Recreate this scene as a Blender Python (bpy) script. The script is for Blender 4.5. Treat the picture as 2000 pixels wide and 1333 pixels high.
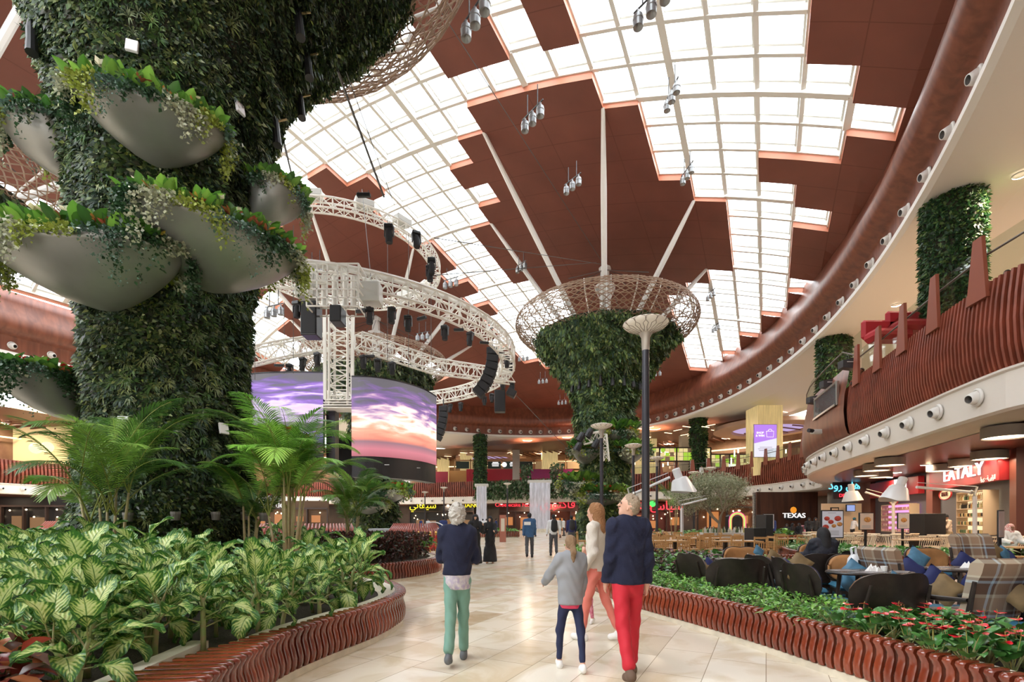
import bpy, math, random
import numpy as np
from mathutils import Matrix, Vector
random.seed(7); RNG = np.random.default_rng(7)
for o in list(bpy.data.objects): bpy.data.objects.remove(o)
SC = bpy.context.scene; COL = SC.collection
# ---------------------------------------------------------------- camera, world, exposure
F = 944.4; HC = 1.45; HOR = 1019.0
cam = bpy.data.cameras.new('camera'); cam.lens = 17.0; cam.sensor_width = 36.0
cam.shift_y = (HOR-666.5)/2000.0; cam.clip_start = 0.05; cam.clip_end = 400
co = bpy.data.objects.new('camera', cam); co.location = (0, 0, HC); co.rotation_euler = (math.pi/2, 0, 0)
COL.objects.link(co); SC.camera = co
W = bpy.data.worlds.new('world'); SC.world = W; W.use_nodes = True
W.node_tree.nodes['Background'].inputs[0].default_value = (0.93, 0.97, 1.0, 1)
W.node_tree.nodes['Background'].inputs[1].default_value = 7.0
SC.view_settings.view_transform = 'Standard'; SC.view_settings.look = 'None'
SC.view_settings.gamma = 1.0; SC.view_settings.use_curve_mapping = False
SC.view_settings.exposure = 0.12
SC.cycles.max_bounces = 6; SC.cycles.diffuse_bounces = 4; SC.cycles.glossy_bounces = 3
SC.cycles.transparent_max_bounces = 12; SC.cycles.caustics_reflective = False; SC.cycles.caustics_refractive = False

def daylight(name, loc, rot, sx, sy, power, color=(1, .98, .95)):
    l = bpy.data.lights.new(name, 'AREA'); l.shape = 'RECTANGLE'; l.size = sx; l.size_y = sy; l.energy = power; l.color = color
    o = bpy.data.objects.new(name, l); o.location = loc; o.rotation_euler = rot; COL.objects.link(o); return o

# ---------------------------------------------------------------- helpers
def P(px, Y, py=None, z=None):
    """world point seen at pixel column px at distance Y (height from row py or z)"""
    return Vector(((px-1000)/F*Y, Y, HC+(HOR-py)/F*Y if py is not None else z))
def G(px, py, z=0.0):
    Y = (HC-z)*F/(py-HOR); return Vector(((px-1000)/F*Y, Y, z))

MATS = {}
def mat(name, col, rough=.5, metal=0., emit=None, es=1., spec=.5, var=0., vscale=8., bump=0., bscale=40., coat=0., stretch=None, col2=None, alpha=None, trans=0.):
    if name in MATS: return MATS[name]
    m = bpy.data.materials.new(name); m.use_nodes = True; n = m.node_tree.nodes; l = m.node_tree.links
    b = n['Principled BSDF']; b.inputs['Base Color'].default_value = (*col, 1)
    b.inputs['Roughness'].default_value = rough; b.inputs['Metallic'].default_value = metal
    b.inputs['Specular IOR Level'].default_value = spec; b.inputs['Coat Weight'].default_value = coat
    if emit: b.inputs['Emission Color'].default_value = (*emit, 1); b.inputs['Emission Strength'].default_value = es
    if alpha is not None: b.inputs['Alpha'].default_value = alpha
    if trans: b.inputs['Transmission Weight'].default_value = trans
    if var or bump or col2:
        tc = n.new('ShaderNodeTexCoord'); mp = n.new('ShaderNodeMapping'); l.new(tc.outputs['Object'], mp.inputs[0])
        if stretch: mp.inputs['Scale'].default_value = stretch
        nz = n.new('ShaderNodeTexNoise'); nz.inputs['Scale'].default_value = vscale; nz.inputs['Detail'].default_value = 5
        l.new(mp.outputs[0], nz.inputs['Vector'])
        if var or col2:
            cr = n.new('ShaderNodeValToRGB')
            c2 = col2 if col2 else tuple(max(0, c*(1-var)) for c in col); c1 = col if col2 else tuple(min(1, c*(1+var)) for c in col)
            cr.color_ramp.elements[0].position = .35; cr.color_ramp.elements[0].color = (*c2, 1)
            cr.color_ramp.elements[1].position = .65; cr.color_ramp.elements[1].color = (*c1, 1)
            l.new(nz.outputs[0], cr.inputs[0]); l.new(cr.outputs[0], b.inputs['Base Color'])
        if bump:
            n2 = n.new('ShaderNodeTexNoise'); n2.inputs['Scale'].default_value = bscale; l.new(mp.outputs[0], n2.inputs['Vector'])
            bp = n.new('ShaderNodeBump'); bp.inputs['Strength'].default_value = bump; bp.inputs['Distance'].default_value = .02
            l.new(n2.outputs[0], bp.inputs['Height']); l.new(bp.outputs[0], b.inputs['Normal'])
    MATS[name] = m; return m
def vcmat(name, rough=.5, spec=.4, trans=.25):
    """vertex colour driven leaf material (each leaf has its own pigment)"""
    if name in MATS: return MATS[name]
    m = bpy.data.materials.new(name); m.use_nodes = True; n = m.node_tree.nodes; l = m.node_tree.links
    b = n['Principled BSDF']; a = n.new('ShaderNodeVertexColor'); a.layer_name = 'Col'
    l.new(a.outputs[0], b.inputs['Base Color']); b.inputs['Roughness'].default_value = rough; b.inputs['Specular IOR Level'].default_value = spec
    if trans:
        t = n.new('ShaderNodeBsdfTranslucent'); l.new(a.outputs[0], t.inputs[0]); mx = n.new('ShaderNodeMixShader'); mx.inputs[0].default_value = trans
        l.new(b.outputs[0], mx.inputs[1]); l.new(t.outputs[0], mx.inputs[2]); l.new(mx.outputs[0], n['Material Output'].inputs[0])
    MATS[name] = m; return m
def glassmat(name, tint=(1, 1, 1), refl=.08, dens=.0):
    if name in MATS: return MATS[name]
    m = bpy.data.materials.new(name); m.use_nodes = True; n = m.node_tree.nodes; l = m.node_tree.links
    n.remove(n['Principled BSDF']); t = n.new('ShaderNodeBsdfTransparent'); t.inputs[0].default_value = (*tint, 1)
    g = n.new('ShaderNodeBsdfGlossy'); g.inputs['Roughness'].default_value = .02
    mx = n.new('ShaderNodeMixShader'); mx.inputs[0].default_value = refl
    l.new(t.outputs[0], mx.inputs[1]); l.new(g.outputs[0], mx.inputs[2]); l.new(mx.outputs[0], n['Material Output'].inputs[0])
    MATS[name] = m; return m

def wmat(p):
    M = Matrix.LocRotScale(p.location, p.rotation_euler, p.scale)
    return wmat(p.parent) @ p.matrix_parent_inverse @ M if p.parent else M
def inv_chain(p): return wmat(p).inverted()
def link(o, parent=None):
    COL.objects.link(o)
    if parent is not None: o.parent = parent; o.matrix_parent_inverse = inv_chain(parent)
    return o
def tag(o, label=None, cat=None, group=None, kind=None):
    if label: o['label'] = label
    if cat: o['category'] = cat
    if group: o['group'] = group
    if kind: o['kind'] = kind
    return o
def thing(name, loc, label, cat, group=None, rz=0.):
    o = bpy.data.objects.new(name, None); o.empty_display_size = .1; o.location = loc; o.rotation_euler = (0, 0, rz)
    COL.objects.link(o); return tag(o, label, cat, group)
def kids(o): return [c for c in COL.objects if c.parent == o]
def dup(root, loc=None, rz=None, label=None, group=None, scale=None, rot=None):
    def cp(o, par):
        c = o.copy(); COL.objects.link(c)
        if par is not None: c.parent = par; c.matrix_parent_inverse = o.matrix_parent_inverse
        for k in KIDS.get(o.name, []): cp(k, c)
        return c
    KIDS.clear()
    def reg(o):
        ks = list(o.children); KIDS[o.name] = ks
        for k in ks: reg(k)
    reg(root); r = cp(root, None)
    if loc is not None: r.location = loc
    if rz is not None: r.rotation_euler = (r.rotation_euler[0], r.rotation_euler[1], rz)
    if rot is not None: r.rotation_euler = rot
    if label: r['label'] = label
    if group: r['group'] = group
    if scale is not None: r.scale = (scale,)*3 if not hasattr(scale, '__len__') else scale
    return r
KIDS = {}

def mkobj(name, V, Fc, m=None, parent=None, smooth=False, cols=None, midx=None, uv=None):
    me = bpy.data.meshes.new(name)
    V = np.asarray(V, dtype=np.float32).reshape(-1, 3)
    if isinstance(Fc, np.ndarray) and Fc.ndim == 2:
        n, k = Fc.shape
        me.vertices.add(len(V)); me.vertices.foreach_set('co', V.ravel())
        me.loops.add(n*k); me.loops.foreach_set('vertex_index', Fc.astype(np.int32).ravel())
        me.polygons.add(n); me.polygons.foreach_set('loop_start', np.arange(0, n*k, k, dtype=np.int32))
        me.polygons.foreach_set('loop_total', np.full(n, k, dtype=np.int32)); me.update(calc_edges=True)
    else:
        me.from_pydata([tuple(v) for v in V.tolist()], [], Fc)
    if m is not None:
        for q in (m if isinstance(m, (list, tuple)) else [m]): me.materials.append(q)
    if midx is not None: me.polygons.foreach_set('material_index', np.asarray(midx, dtype=np.int32))
    if smooth: me.polygons.foreach_set('use_smooth', np.ones(len(me.polygons), dtype=bool))
    if cols is not None:
        a = me.color_attributes.new('Col', 'FLOAT_COLOR', 'POINT'); c = np.ones((len(V), 4), dtype=np.float32); c[:, :3] = cols
        a.data.foreach_set('color', c.ravel())
    if uv is not None:
        u = me.uv_layers.new(name='UVMap'); li = np.empty(len(me.loops), dtype=np.int32); me.loops.foreach_get('vertex_index', li)
        u.data.foreach_set('uv', np.asarray(uv, dtype=np.float32)[li].ravel())
    return link(bpy.data.objects.new(name, me), parent)

class B:
    """mesh builder"""
    def __init__(s): s.v = []; s.f = []; s.mi = []; s.cur = 0
    def add(s, V, Fs):
        o = len(s.v); s.v += [tuple(map(float, v)) for v in V]; s.f += [tuple(i+o for i in f) for f in Fs]; s.mi += [s.cur]*len(Fs); return s
    def box(s, c, d, rz=0., R=None, bev=0.):
        c = Vector(c); x, y, z = d[0]/2, d[1]/2, d[2]/2
        R = R if R is not None else Matrix.Rotation(rz, 3, 'Z')
        if bev > 0:
            b = min(bev, x*.9, y*.9, z*.9); V = []; idx = {}
            for sx in (-1, 1):
                for sy in (-1, 1):
                    for sz in (-1, 1):
                        for k, p in enumerate(((sx*x, sy*(y-b), sz*(z-b)), (sx*(x-b), sy*y, sz*(z-b)), (sx*(x-b), sy*(y-b), sz*z))):
                            idx[sx, sy, sz, k] = len(V); V.append(c+R@Vector(p))
            q = lambda *a: tuple(idx[t] for t in a); Fs = []
            for sg in (-1, 1):
                Fs.append(q((sg, -1, -1, 0), (sg, 1, -1, 0), (sg, 1, 1, 0), (sg, -1, 1, 0))[::sg])
                Fs.append(q((-1, sg, -1, 1), (-1, sg, 1, 1), (1, sg, 1, 1), (1, sg, -1, 1))[::sg])
                Fs.append(q((-1, -1, sg, 2), (1, -1, sg, 2), (1, 1, sg, 2), (-1, 1, sg, 2))[::sg])
            for a in (-1, 1):
                for e in (-1, 1):
                    Fs.append(q((a, e, -1, 0), (a, e, 1, 0), (a, e, 1, 1), (a, e, -1, 1))[::-a*e])
                    Fs.append(q((a, -1, e, 0), (a, 1, e, 0), (a, 1, e, 2), (a, -1, e, 2))[::a*e])
                    Fs.append(q((-1, a, e, 1), (1, a, e, 1), (1, a, e, 2), (-1, a, e, 2))[::-a*e])
                    for g in (-1, 1): Fs.append(q((a, e, g, 0), (a, e, g, 1), (a, e, g, 2))[::a*e*g])
            return s.add(V, Fs)
        V = [c+R@Vector(p) for p in ((-x, -y, -z), (x, -y, -z), (x, y, -z), (-x, y, -z), (-x, -y, z), (x, -y, z), (x, y, z), (-x, y, z))]
        return s.add(V, [(0, 3, 2, 1), (4, 5, 6, 7), (0, 1, 5, 4), (1, 2, 6, 5), (2, 3, 7, 6), (3, 0, 4, 7)])
    def bar(s, a, b, w, h=None, up=(0, 0, 1)):
        a = Vector(a); b = Vector(b); d = b-a; L = d.length
        if L < 1e-6: return s
        d.normalize(); u = Vector(up)
        if abs(d.dot(u)) > .99: u = Vector((0, 1, 0))
        x = d.cross(u).normalized(); z = x.cross(d)
        R = Matrix((x, d, z)).transposed()
        return s.box((a+b)/2, (w, L, h or w), R=R)
    def tube(s, pts, r, n=8, cap=True, sx=1., sy=1.):
        pts = [Vector(p) for p in pts]; rs = r if hasattr(r, '__len__') else [r]*len(pts); V = []
        t0 = (pts[1]-pts[0]).normalized(); u = Vector((0, 0, 1)) if abs(t0.z) < .9 else Vector((1, 0, 0))
        x = t0.cross(u).normalized()
        for i, p in enumerate(pts):
            t = (pts[min(i+1, len(pts)-1)]-pts[max(i-1, 0)])
            t = t.normalized() if t.length > 1e-9 else t0
            x = (x-t*x.dot(t))
            x = x.normalized() if x.length > 1e-6 else t.orthogonal().normalized()
            y = t.cross(x)
            for k in range(n):
                a = 2*math.pi*k/n; V.append(p+(x*math.cos(a)*sx+y*math.sin(a)*sy)*rs[i])
        Fs = [(i*n+k, i*n+(k+1) % n, (i+1)*n+(k+1) % n, (i+1)*n+k) for i in range(len(pts)-1) for k in range(n)]
        if cap: Fs += [tuple(range(n))[::-1], tuple((len(pts)-1)*n+k for k in range(n))]
        return s.add(V, Fs)
    def cyl(s, c, r, h, n=16, r2=None):
        c = Vector(c); return s.tube([c, c+Vector((0, 0, h))], [r, r if r2 is None else r2], n)
    def lathe(s, prof, c=(0, 0, 0), n=24, R=None, sx=1., sy=1., a0=0., a1=2*math.pi):
        c = Vector(c); full = abs(a1-a0-2*math.pi) < 1e-6; V = []; m = n if full else n+1
        for r, z in prof:
            for k in range(m):
                a = a0+(a1-a0)*k/n; p = Vector((r*math.cos(a)*sx, r*math.sin(a)*sy, z)); V.append(c+(R@p if R is not None else p))
        Fs = [(i*m+k, i*m+(k+1) % m, (i+1)*m+(k+1) % m, (i+1)*m+k) for i in range(len(prof)-1) for k in range(n)]
        return s.add(V, Fs)
    def ball(s, c, r, n=10, R=None):
        rr = r if hasattr(r, '__len__') else (r,)*3; c = Vector(c); V = []; m = max(4, n//2)
        for i in range(m+1):
            t = math.pi*i/m
            for k in range(n):
                a = 2*math.pi*k/n; p = Vector((rr[0]*math.sin(t)*math.cos(a), rr[1]*math.sin(t)*math.sin(a), -rr[2]*math.cos(t))); V.append(c+(R@p if R is not None else p))
        return s.add(V, [(i*n+k, i*n+(k+1) % n, (i+1)*n+(k+1) % n, (i+1)*n+k) for i in range(m) for k in range(n)])
    def prism(s, poly, z0, z1):
        n = len(poly); V = [(p[0], p[1], z0) for p in poly]+[(p[0], p[1], z1) for p in poly]
        return s.add(V, [tuple(range(n))[::-1], tuple(range(n, 2*n))]+[(i, (i+1) % n, n+(i+1) % n, n+i) for i in range(n)])
    def quad(s, *p): return s.add(p, [tuple(range(len(p)))])
    def sweep(s, path, prof, closed=False):
        """path: list of (x,y); prof: list of (outward offset, z); outward = right of travel"""
        n = len(path); V = []; k = len(prof)
        for i in range(n):
            a = Vector(path[(i-1) % n] if (closed or i > 0) else path[i]); b = Vector(path[(i+1) % n] if (closed or i < n-1) else path[i])
            d = (b-a).normalized(); nx = Vector((d.y, -d.x))
            for o, z in prof: V.append((path[i][0]+nx.x*o, path[i][1]+nx.y*o, z))
        m = n if closed else n-1
        return s.add(V, [(i*k+q, ((i+1) % n)*k+q, ((i+1) % n)*k+q+1, i*k+q+1) for i in range(m) for q in range(k-1)])
    def build(s, name, m, parent=None, smooth=False):
        o = mkobj(name, s.v, s.f, m, parent, smooth, midx=s.mi if isinstance(m, (list, tuple)) else None)
        if smooth == 'auto':
            o.data.set_sharp_from_angle(angle=.6)
        return o
def struct(o): o['kind'] = 'structure'; return o
def rot_xy(x, y, a): return x*math.cos(a)-y*math.sin(a), x*math.sin(a)+y*math.cos(a)
def catmull(pts, n=8, closed=False):
    pts = [Vector(p) for p in pts]; out = []; N = len(pts)
    g = (lambda i: pts[i % N]) if closed else (lambda i: pts[max(0, min(N-1, i))])
    for i in range(N if closed else N-1):
        a, b, c, d = g(i-1), g(i), g(i+1), g(i+2)
        for k in range(n):
            t = k/n; out.append(.5*((2*b)+(c-a)*t+(2*a-5*b+4*c-d)*t*t+(3*b-a-3*c+d)*t**3))
    if not closed: out.append(pts[-1])
    return out
def resample(pts, step, closed=False):
    P_ = [Vector(p) for p in pts]+([Vector(pts[0])] if closed else []); L = [0]
    for a, b in zip(P_, P_[1:]): L.append(L[-1]+(b-a).length)
    n = max(2, int(round(L[-1]/step))); out = []; j = 0
    for i in range(n if closed else n+1):
        t = L[-1]*i/n
        while j < len(L)-2 and L[j+1] < t: j += 1
        out.append(P_[j].lerp(P_[j+1], (t-L[j])/max(1e-9, L[j+1]-L[j])))
    return out
# ---------------------------------------------------------------- roof geometry
EL = (-11.19783, 28.2952, 28.88474, 49.27878, -0.48685958)
RQ = (0.48376, 1.87984, 8.32145, 24.66854, -0.00194, -0.00172, 0.00031, 7.2848, -1.06973, -1.56381, 0.56323)
def ell(t, off=0.):
    cx, cy, a, b, r = EL; u = (a+off)*math.cos(t); v = (b+off)*math.sin(t)
    return (cx+u*math.cos(r)-v*math.sin(r), cy+u*math.sin(r)+v*math.cos(r))
def E2(X, Y):
    cx, cy, a, b, r = EL; x = X-cx; y = Y-cy
    return ((x*math.cos(r)+y*math.sin(r))/a)**2+((-x*math.sin(r)+y*math.cos(r))/b)**2
def gxy(i, j):
    th, s, x0, y0, a1, a2, a3 = RQ[:7]; I = i+a1*i*i+a3*i**3 if -6 < i < 19 else (i*1.08); J = j+a2*j*j
    return x0+s*(I*math.sin(th)+J*math.cos(th)), y0+s*(I*math.cos(th)-J*math.sin(th))
def rz(X, Y):
    r = E2(X, Y); A, Bq, C, D = RQ[7:11]; x = (X+8)/30; y = (Y-38)/30
    if r > 1.0: return 19.0
    return 19+(1-r)*(A+Bq*x+C*y+D*r)
def gp3(i, j, dz=0.):
    X, Y = gxy(i, j); return (X, Y, rz(X, Y)+dz)
# skylight cells
GL = set()
for i in range(-12, -1):
    for j in range(-26, 3): GL.add((i, j))
def rng(i, a, b):
    for j in range(a, b): GL.add((i, j))
for i, lo, hi in ((-1, -2, 4), (0, -1, 5), (1, -1, 4), (2, -1, 2), (3, 0, 3), (4, 1, 4), (5, 1, 3), (6, 1, 3), (7, 1, 3), (8, 0, 4), (9, -1, 3), (10, -2, 3), (11, -2, 2), (12, -2, 2), (13, -2, 1), (14, -2, 1), (15, -2, 1), (16, -2, 0)): rng(i, lo, hi)
for i, lo, hi in ((-1, -12, -6), (0, -11, -7), (1, -12, -8), (2, -12, -7), (3, -12, -8), (4, -11, -9), (5, -11, -9), (6, -12, -9), (7, -11, -9), (8, -12, -8), (9, -11, -7), (10, -12, -7), (11, -12, -7), (12, -13, -6), (13, -12, -6), (14, -12, -6), (15, -11, -7), (16, -10, -7), (17, -9, -7), (18, -9, -7)): rng(i, lo, hi)
for i, lo, hi in ((-1, -26, -13), (0, -25, -19), (1, -24, -20), (2, -24, -19), (3, -24, -20), (4, -23, -21), (5, -23, -21), (6, -24, -21), (7, -23, -21), (8, -23, -20), (9, -23, -19), (10, -22, -18), (11, -22, -18), (12, -22, -17), (13, -20, -17)): rng(i, lo, hi)
# brown petals around the near columns
for i in range(-20, -3):
    for j in range(-26, 3):
        if i <= -4:
            w = 2 if i in (-4, -16) else 3 if i in (-5, -15) else 4
            for jc in (-4, -16):
                if jc-w <= j < jc+w and not (j == jc and i == -4): GL.discard((i, j))
GL.discard((-3, -6)); GL.discard((-3, -5)); GL.discard((-3, -3))
for i in range(-12, -4):
    for j in range(2, 6): GL.discard((i, j))
mB = []; 
def ceilmat():
    m = bpy.data.materials.new('roof_panel'); m.use_nodes = True; n = m.node_tree.nodes; l = m.node_tree.links; b = n['Principled BSDF']
    uv = n.new('ShaderNodeUVMap'); sep = n.new('ShaderNodeSeparateXYZ'); l.new(uv.outputs[0], sep.inputs[0])
    def edge(out, k):
        a = n.new('ShaderNodeMath'); a.operation = 'MULTIPLY'; a.inputs[1].default_value = k; l.new(out, a.inputs[0])
        f = n.new('ShaderNodeMath'); f.operation = 'FRACT'; l.new(a.outputs[0], f.inputs[0])
        g = n.new('ShaderNodeMath'); g.operation = 'LESS_THAN'; g.inputs[1].default_value = .022*k; l.new(f.outputs[0], g.inputs[0]); return g
    e1 = edge(sep.outputs[0], 1.); e2 = edge(sep.outputs[1], .5)
    mx = n.new('ShaderNodeMath'); mx.operation = 'MAXIMUM'; l.new(e1.outputs[0], mx.inputs[0]); l.new(e2.outputs[0], mx.inputs[1])
    tc = n.new('ShaderNodeTexCoord'); nz = n.new('ShaderNodeTexNoise'); nz.inputs['Scale'].default_value = .35; nz.inputs['Detail'].default_value = 6; l.new(tc.outputs['Object'], nz.inputs['Vector'])
    cr = n.new('ShaderNodeValToRGB'); cr.color_ramp.elements[0].color = (.175, .052, .034, 1); cr.color_ramp.elements[1].color = (.225, .068, .044, 1); cr.color_ramp.elements[0].position = .3; cr.color_ramp.elements[1].position = .7
    l.new(nz.outputs[0], cr.inputs[0]); mi = n.new('ShaderNodeMixRGB'); l.new(mx.outputs[0], mi.inputs[0]); l.new(cr.outputs[0], mi.inputs[1]); mi.inputs[2].default_value = (.14, .034, .02, 1)
    l.new(mi.outputs[0], b.inputs['Base Color']); b.inputs['Roughness'].default_value = .55
    return m
MROOF = ceilmat()
M_WHITE = mat('white_steel', (.80, .79, .75), .45)
M_SIDE = mat('skylight_reveal', (.58, .22, .13), .5)
V = []; Fc = []; UV = []; SV = B(); DP = -.38
S2 = 2
for i in range(-15, 30):
    for j in range(-40, 14):
        if (i, j) in GL: continue
        for a in range(S2):
            for c in range(S2):
                q = [(i+a/S2, j+c/S2), (i+a/S2, j+(c+1)/S2), (i+(a+1)/S2, j+(c+1)/S2), (i+(a+1)/S2, j+c/S2)]
                XY = [gxy(*t) for t in q]; cxy = (sum(t[0] for t in XY)/4, sum(t[1] for t in XY)/4)
                if E2(*cxy) > 1.05: continue
                o = len(V); V += [(x, y, rz(x, y)+DP) for x, y in XY]; UV += q; Fc.append((o, o+1, o+2, o+3))
struct(mkobj('ceiling', V, Fc, MROOF, None, False, uv=UV))
REV = B(); BAR = B(); GLS = B(); edges = {}
def inb(i, j): return E2(*gxy(i+.5, j+.5)) < 1.0
GL = {c for c in GL if inb(*c)}
for (i, j) in GL:
    ps = [(i, j), (i, j+1), (i+1, j+1), (i+1, j)]
    GLS.quad(*[gp3(*p, .42) for p in ps])
    for a, b_, nb in (((i, j), (i, j+1), (i-1, j)), ((i, j+1), (i+1, j+1), (i, j+1)), ((i+1, j+1), (i+1, j), (i+1, j)), ((i+1, j), (i, j), (i, j-1))):
        k = tuple(sorted((a, b_))); edges[k] = edges.get(k, 0)+1
        if nb not in GL: REV.quad(gp3(*a, DP), gp3(*b_, DP), gp3(*b_, .05), gp3(*a, .05)); BAR.quad(gp3(*a, .05), gp3(*b_, .05), gp3(*b_, .48), gp3(*a, .48))
for (a, b_), n in edges.items():
    A = Vector(gp3(*a)); Bp = Vector(gp3(*b_)); alongI = a[1] == b_[1]; idx = a[1] if alongI else a[0]
    thick = idx % 4 == 0
    w, h0, h1 = (.32, -.12, .44) if thick else (.19, .0, .44)
    if n == 1: w = .16
    BAR.bar(A+Vector((0, 0, (h0+h1)/2)), Bp+Vector((0, 0, (h0+h1)/2)), w, h1-h0)
    BAR.bar(A+Vector((0, 0, .38)), Bp+Vector((0, 0, .38)), w+.17, .07)
struct(REV.build('trim_1', M_SIDE)); struct(BAR.build('trim_2', M_WHITE)); struct(GLS.build('window_1', glassmat('skylight_glass', (.93, .95, .96), .05)))
# ---------------------------------------------------------------- wood cornice around the oval
def woodmat(name, c1, c2, rough, scale=(14, 14, .7), coat=0., bump=.0):
    m = bpy.data.materials.new(name); m.use_nodes = True; n = m.node_tree.nodes; l = m.node_tree.links; b = n['Principled BSDF']
    tc = n.new('ShaderNodeTexCoord'); mp = n.new('ShaderNodeMapping'); mp.inputs['Scale'].default_value = scale; l.new(tc.outputs['Object'], mp.inputs[0])
    nz = n.new('ShaderNodeTexNoise'); nz.inputs['Scale'].default_value = 1.; nz.inputs['Detail'].default_value = 6; nz.inputs['Distortion'].default_value = .4; l.new(mp.outputs[0], nz.inputs['Vector'])
    cr = n.new('ShaderNodeValToRGB'); cr.color_ramp.elements[0].position = .35; cr.color_ramp.elements[0].color = (*c1, 1); cr.color_ramp.elements[1].position = .68; cr.color_ramp.elements[1].color = (*c2, 1)
    l.new(nz.outputs[0], cr.inputs[0]); l.new(cr.outputs[0], b.inputs['Base Color']); b.inputs['Roughness'].default_value = rough; b.inputs['Coat Weight'].default_value = coat
    b.inputs['Coat Roughness'].default_value = .08
    MATS[name] = m; return m
M_WOOD = woodmat('veneer', (.15, .045, .026), (.25, .082, .045), .42, (2.5, 2.5, .25))
M_WOODL = woodmat('fascia_wood', (.21, .06, .032), (.30, .092, .05), .4, (5, 5, .4))
M_WALL = mat('white_plaster', (.74, .69, .62), .6)
NE = 220
oval = [ell(2*math.pi*k/NE) for k in range(NE)][::-1]     # clockwise travel -> outward on the left
def out(path, d):
    n = len(path); r = []
    for i in range(n):
        a = Vector(path[i-1]); b = Vector(path[(i+1) % n]); t = (b-a).normalized(); r.append((path[i][0]-t.y*d, path[i][1]+t.x*d))
    return r
# sweep(): outward offset is right of travel; with this clockwise path right = inward
c = B(); c.sweep(oval, [(.0, 14.55), (0, 15.75), (.10, 15.82), (.42, 15.95), (.72, 16.2), (.86, 16.55), (.82, 16.95), (.62, 17.35), (.36, 17.9), (.16, 18.5), (.0, 19.3), (-.25, 19.35)], True)
struct(c.build('wall_cornice', M_WOOD, smooth=True))
c = B(); c.sweep(oval, [(-.05, 14.56), (.28, 14.56), (.30, 14.30), (.1, 14.2), (-3, 14.25), (-8.5, 13.75), (-8.6, 13.4)], True)
struct(c.build('trim_3', mat('ledge_white', (.78, .75, .70), .5)))
c = B(); _k = next(i for i in range(NE) if not (oval[i][0] > 4 and oval[i][1] < 52) and (oval[(i+1) % NE][0] > 4 and oval[(i+1) % NE][1] < 52)); _o = oval[_k+1:]+oval[:_k+1]; c.sweep([q for q in _o if q[0] > 4 and q[1] < 52], [(-8.4, 13.74), (-20, 13.2)]); struct(c.build('trim_12', MATS['ledge_white']))
c = B(); c.sweep(oval, [(0, 19.3), (-1.2, 19.4), (-1.2, 18.2), (-3, 18.0)], True)   # curb that closes the roof edge
struct(c.build('trim_4', M_WOOD))
# ---------------------------------------------------------------- floors
def marble():
    m = bpy.data.materials.new('marble_floor'); m.use_nodes = True; n = m.node_tree.nodes; l = m.node_tree.links; b = n['Principled BSDF']
    tc = n.new('ShaderNodeTexCoord'); mp = n.new('ShaderNodeMapping'); mp.inputs['Rotation'].default_value = (0, 0, -1.087); l.new(tc.outputs['Object'], mp.inputs[0])
    br = n.new('ShaderNodeTexBrick'); l.new(mp.outputs[0], br.inputs['Vector']); br.offset = .37; br.squash = 1.6; br.squash_frequency = 3
    br.inputs['Scale'].default_value = 1.; br.inputs['Brick Width'].default_value = .95; br.inputs['Row Height'].default_value = .52; br.inputs['Mortar Size'].default_value = .004; br.inputs['Mortar Smooth'].default_value = .3
    br.inputs['Color1'].default_value = (0, 0, 0, 1); br.inputs['Color2'].default_value = (1, 1, 1, 1); br.inputs['Mortar'].default_value = (.5, .5, .5, 1)
    cr = n.new('ShaderNodeValToRGB'); e = cr.color_ramp.elements; e[0].position = 0; e[0].color = (.62, .53, .40, 1); e[1].position = 1; e[1].color = (.55, .44, .31, 1)
    for p, c_ in ((.22, (.78, .72, .60)), (.42, (.70, .60, .45)), (.55, (.80, .75, .64)), (.72, (.66, .55, .41)), (.82, (.74, .60, .50)), (.9, (.80, .74, .62))):
        q = e.new(p); q.color = (*c_, 1)
    l.new(br.outputs['Color'], cr.inputs[0])
    nz = n.new('ShaderNodeTexNoise'); nz.inputs['Scale'].default_value = 1.6; nz.inputs['Detail'].default_value = 8; nz.inputs['Distortion'].default_value = 1.2; l.new(mp.outputs[0], nz.inputs['Vector'])
    c2 = n.new('ShaderNodeValToRGB'); c2.color_ramp.elements[0].position = .38; c2.color_ramp.elements[0].color = (.80, .72, .60, 1); c2.color_ramp.elements[1].position = .56; c2.color_ramp.elements[1].color = (1, 1, 1, 1); l.new(nz.outputs[0], c2.inputs[0])
    mx = n.new('ShaderNodeMixRGB'); mx.blend_type = 'MULTIPLY'; mx.inputs[0].default_value = .75; l.new(cr.outputs[0], mx.inputs[1]); l.new(c2.outputs[0], mx.inputs[2])
    m2 = n.new('ShaderNodeMixRGB'); l.new(br.outputs['Fac'], m2.inputs[0]); l.new(mx.outputs[0], m2.inputs[1]); m2.inputs[2].default_value = (.32, .26, .18, 1)
    l.new(m2.outputs[0], b.inputs['Base Color']); b.inputs['Roughness'].default_value = .2; b.inputs['Specular IOR Level'].default_value = .45
    return m
c = B(); c.quad((-70, -12, 0), (60, -12, 0), (60, 100, 0), (-70, 100, 0)); struct(c.build('floor', marble()))
def deckmat():
    m = bpy.data.materials.new('cafe_paving'); m.use_nodes = True; n = m.node_tree.nodes; l = m.node_tree.links; b = n['Principled BSDF']
    tc = n.new('ShaderNodeTexCoord'); br = n.new('ShaderNodeTexBrick'); l.new(tc.outputs['Object'], br.inputs['Vector']); br.inputs['Scale'].default_value = 1.
    br.inputs['Brick Width'].default_value = .6; br.inputs['Row Height'].default_value = .15; br.inputs['Mortar Size'].default_value = .006
    br.inputs['Color1'].default_value = (.27, .16, .11, 1); br.inputs['Color2'].default_value = (.42, .28, .21, 1); br.inputs['Mortar'].default_value = (.12, .08, .06, 1)
    l.new(br.outputs[0], b.inputs['Base Color']); b.inputs['Roughness'].default_value = .45; return m
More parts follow.
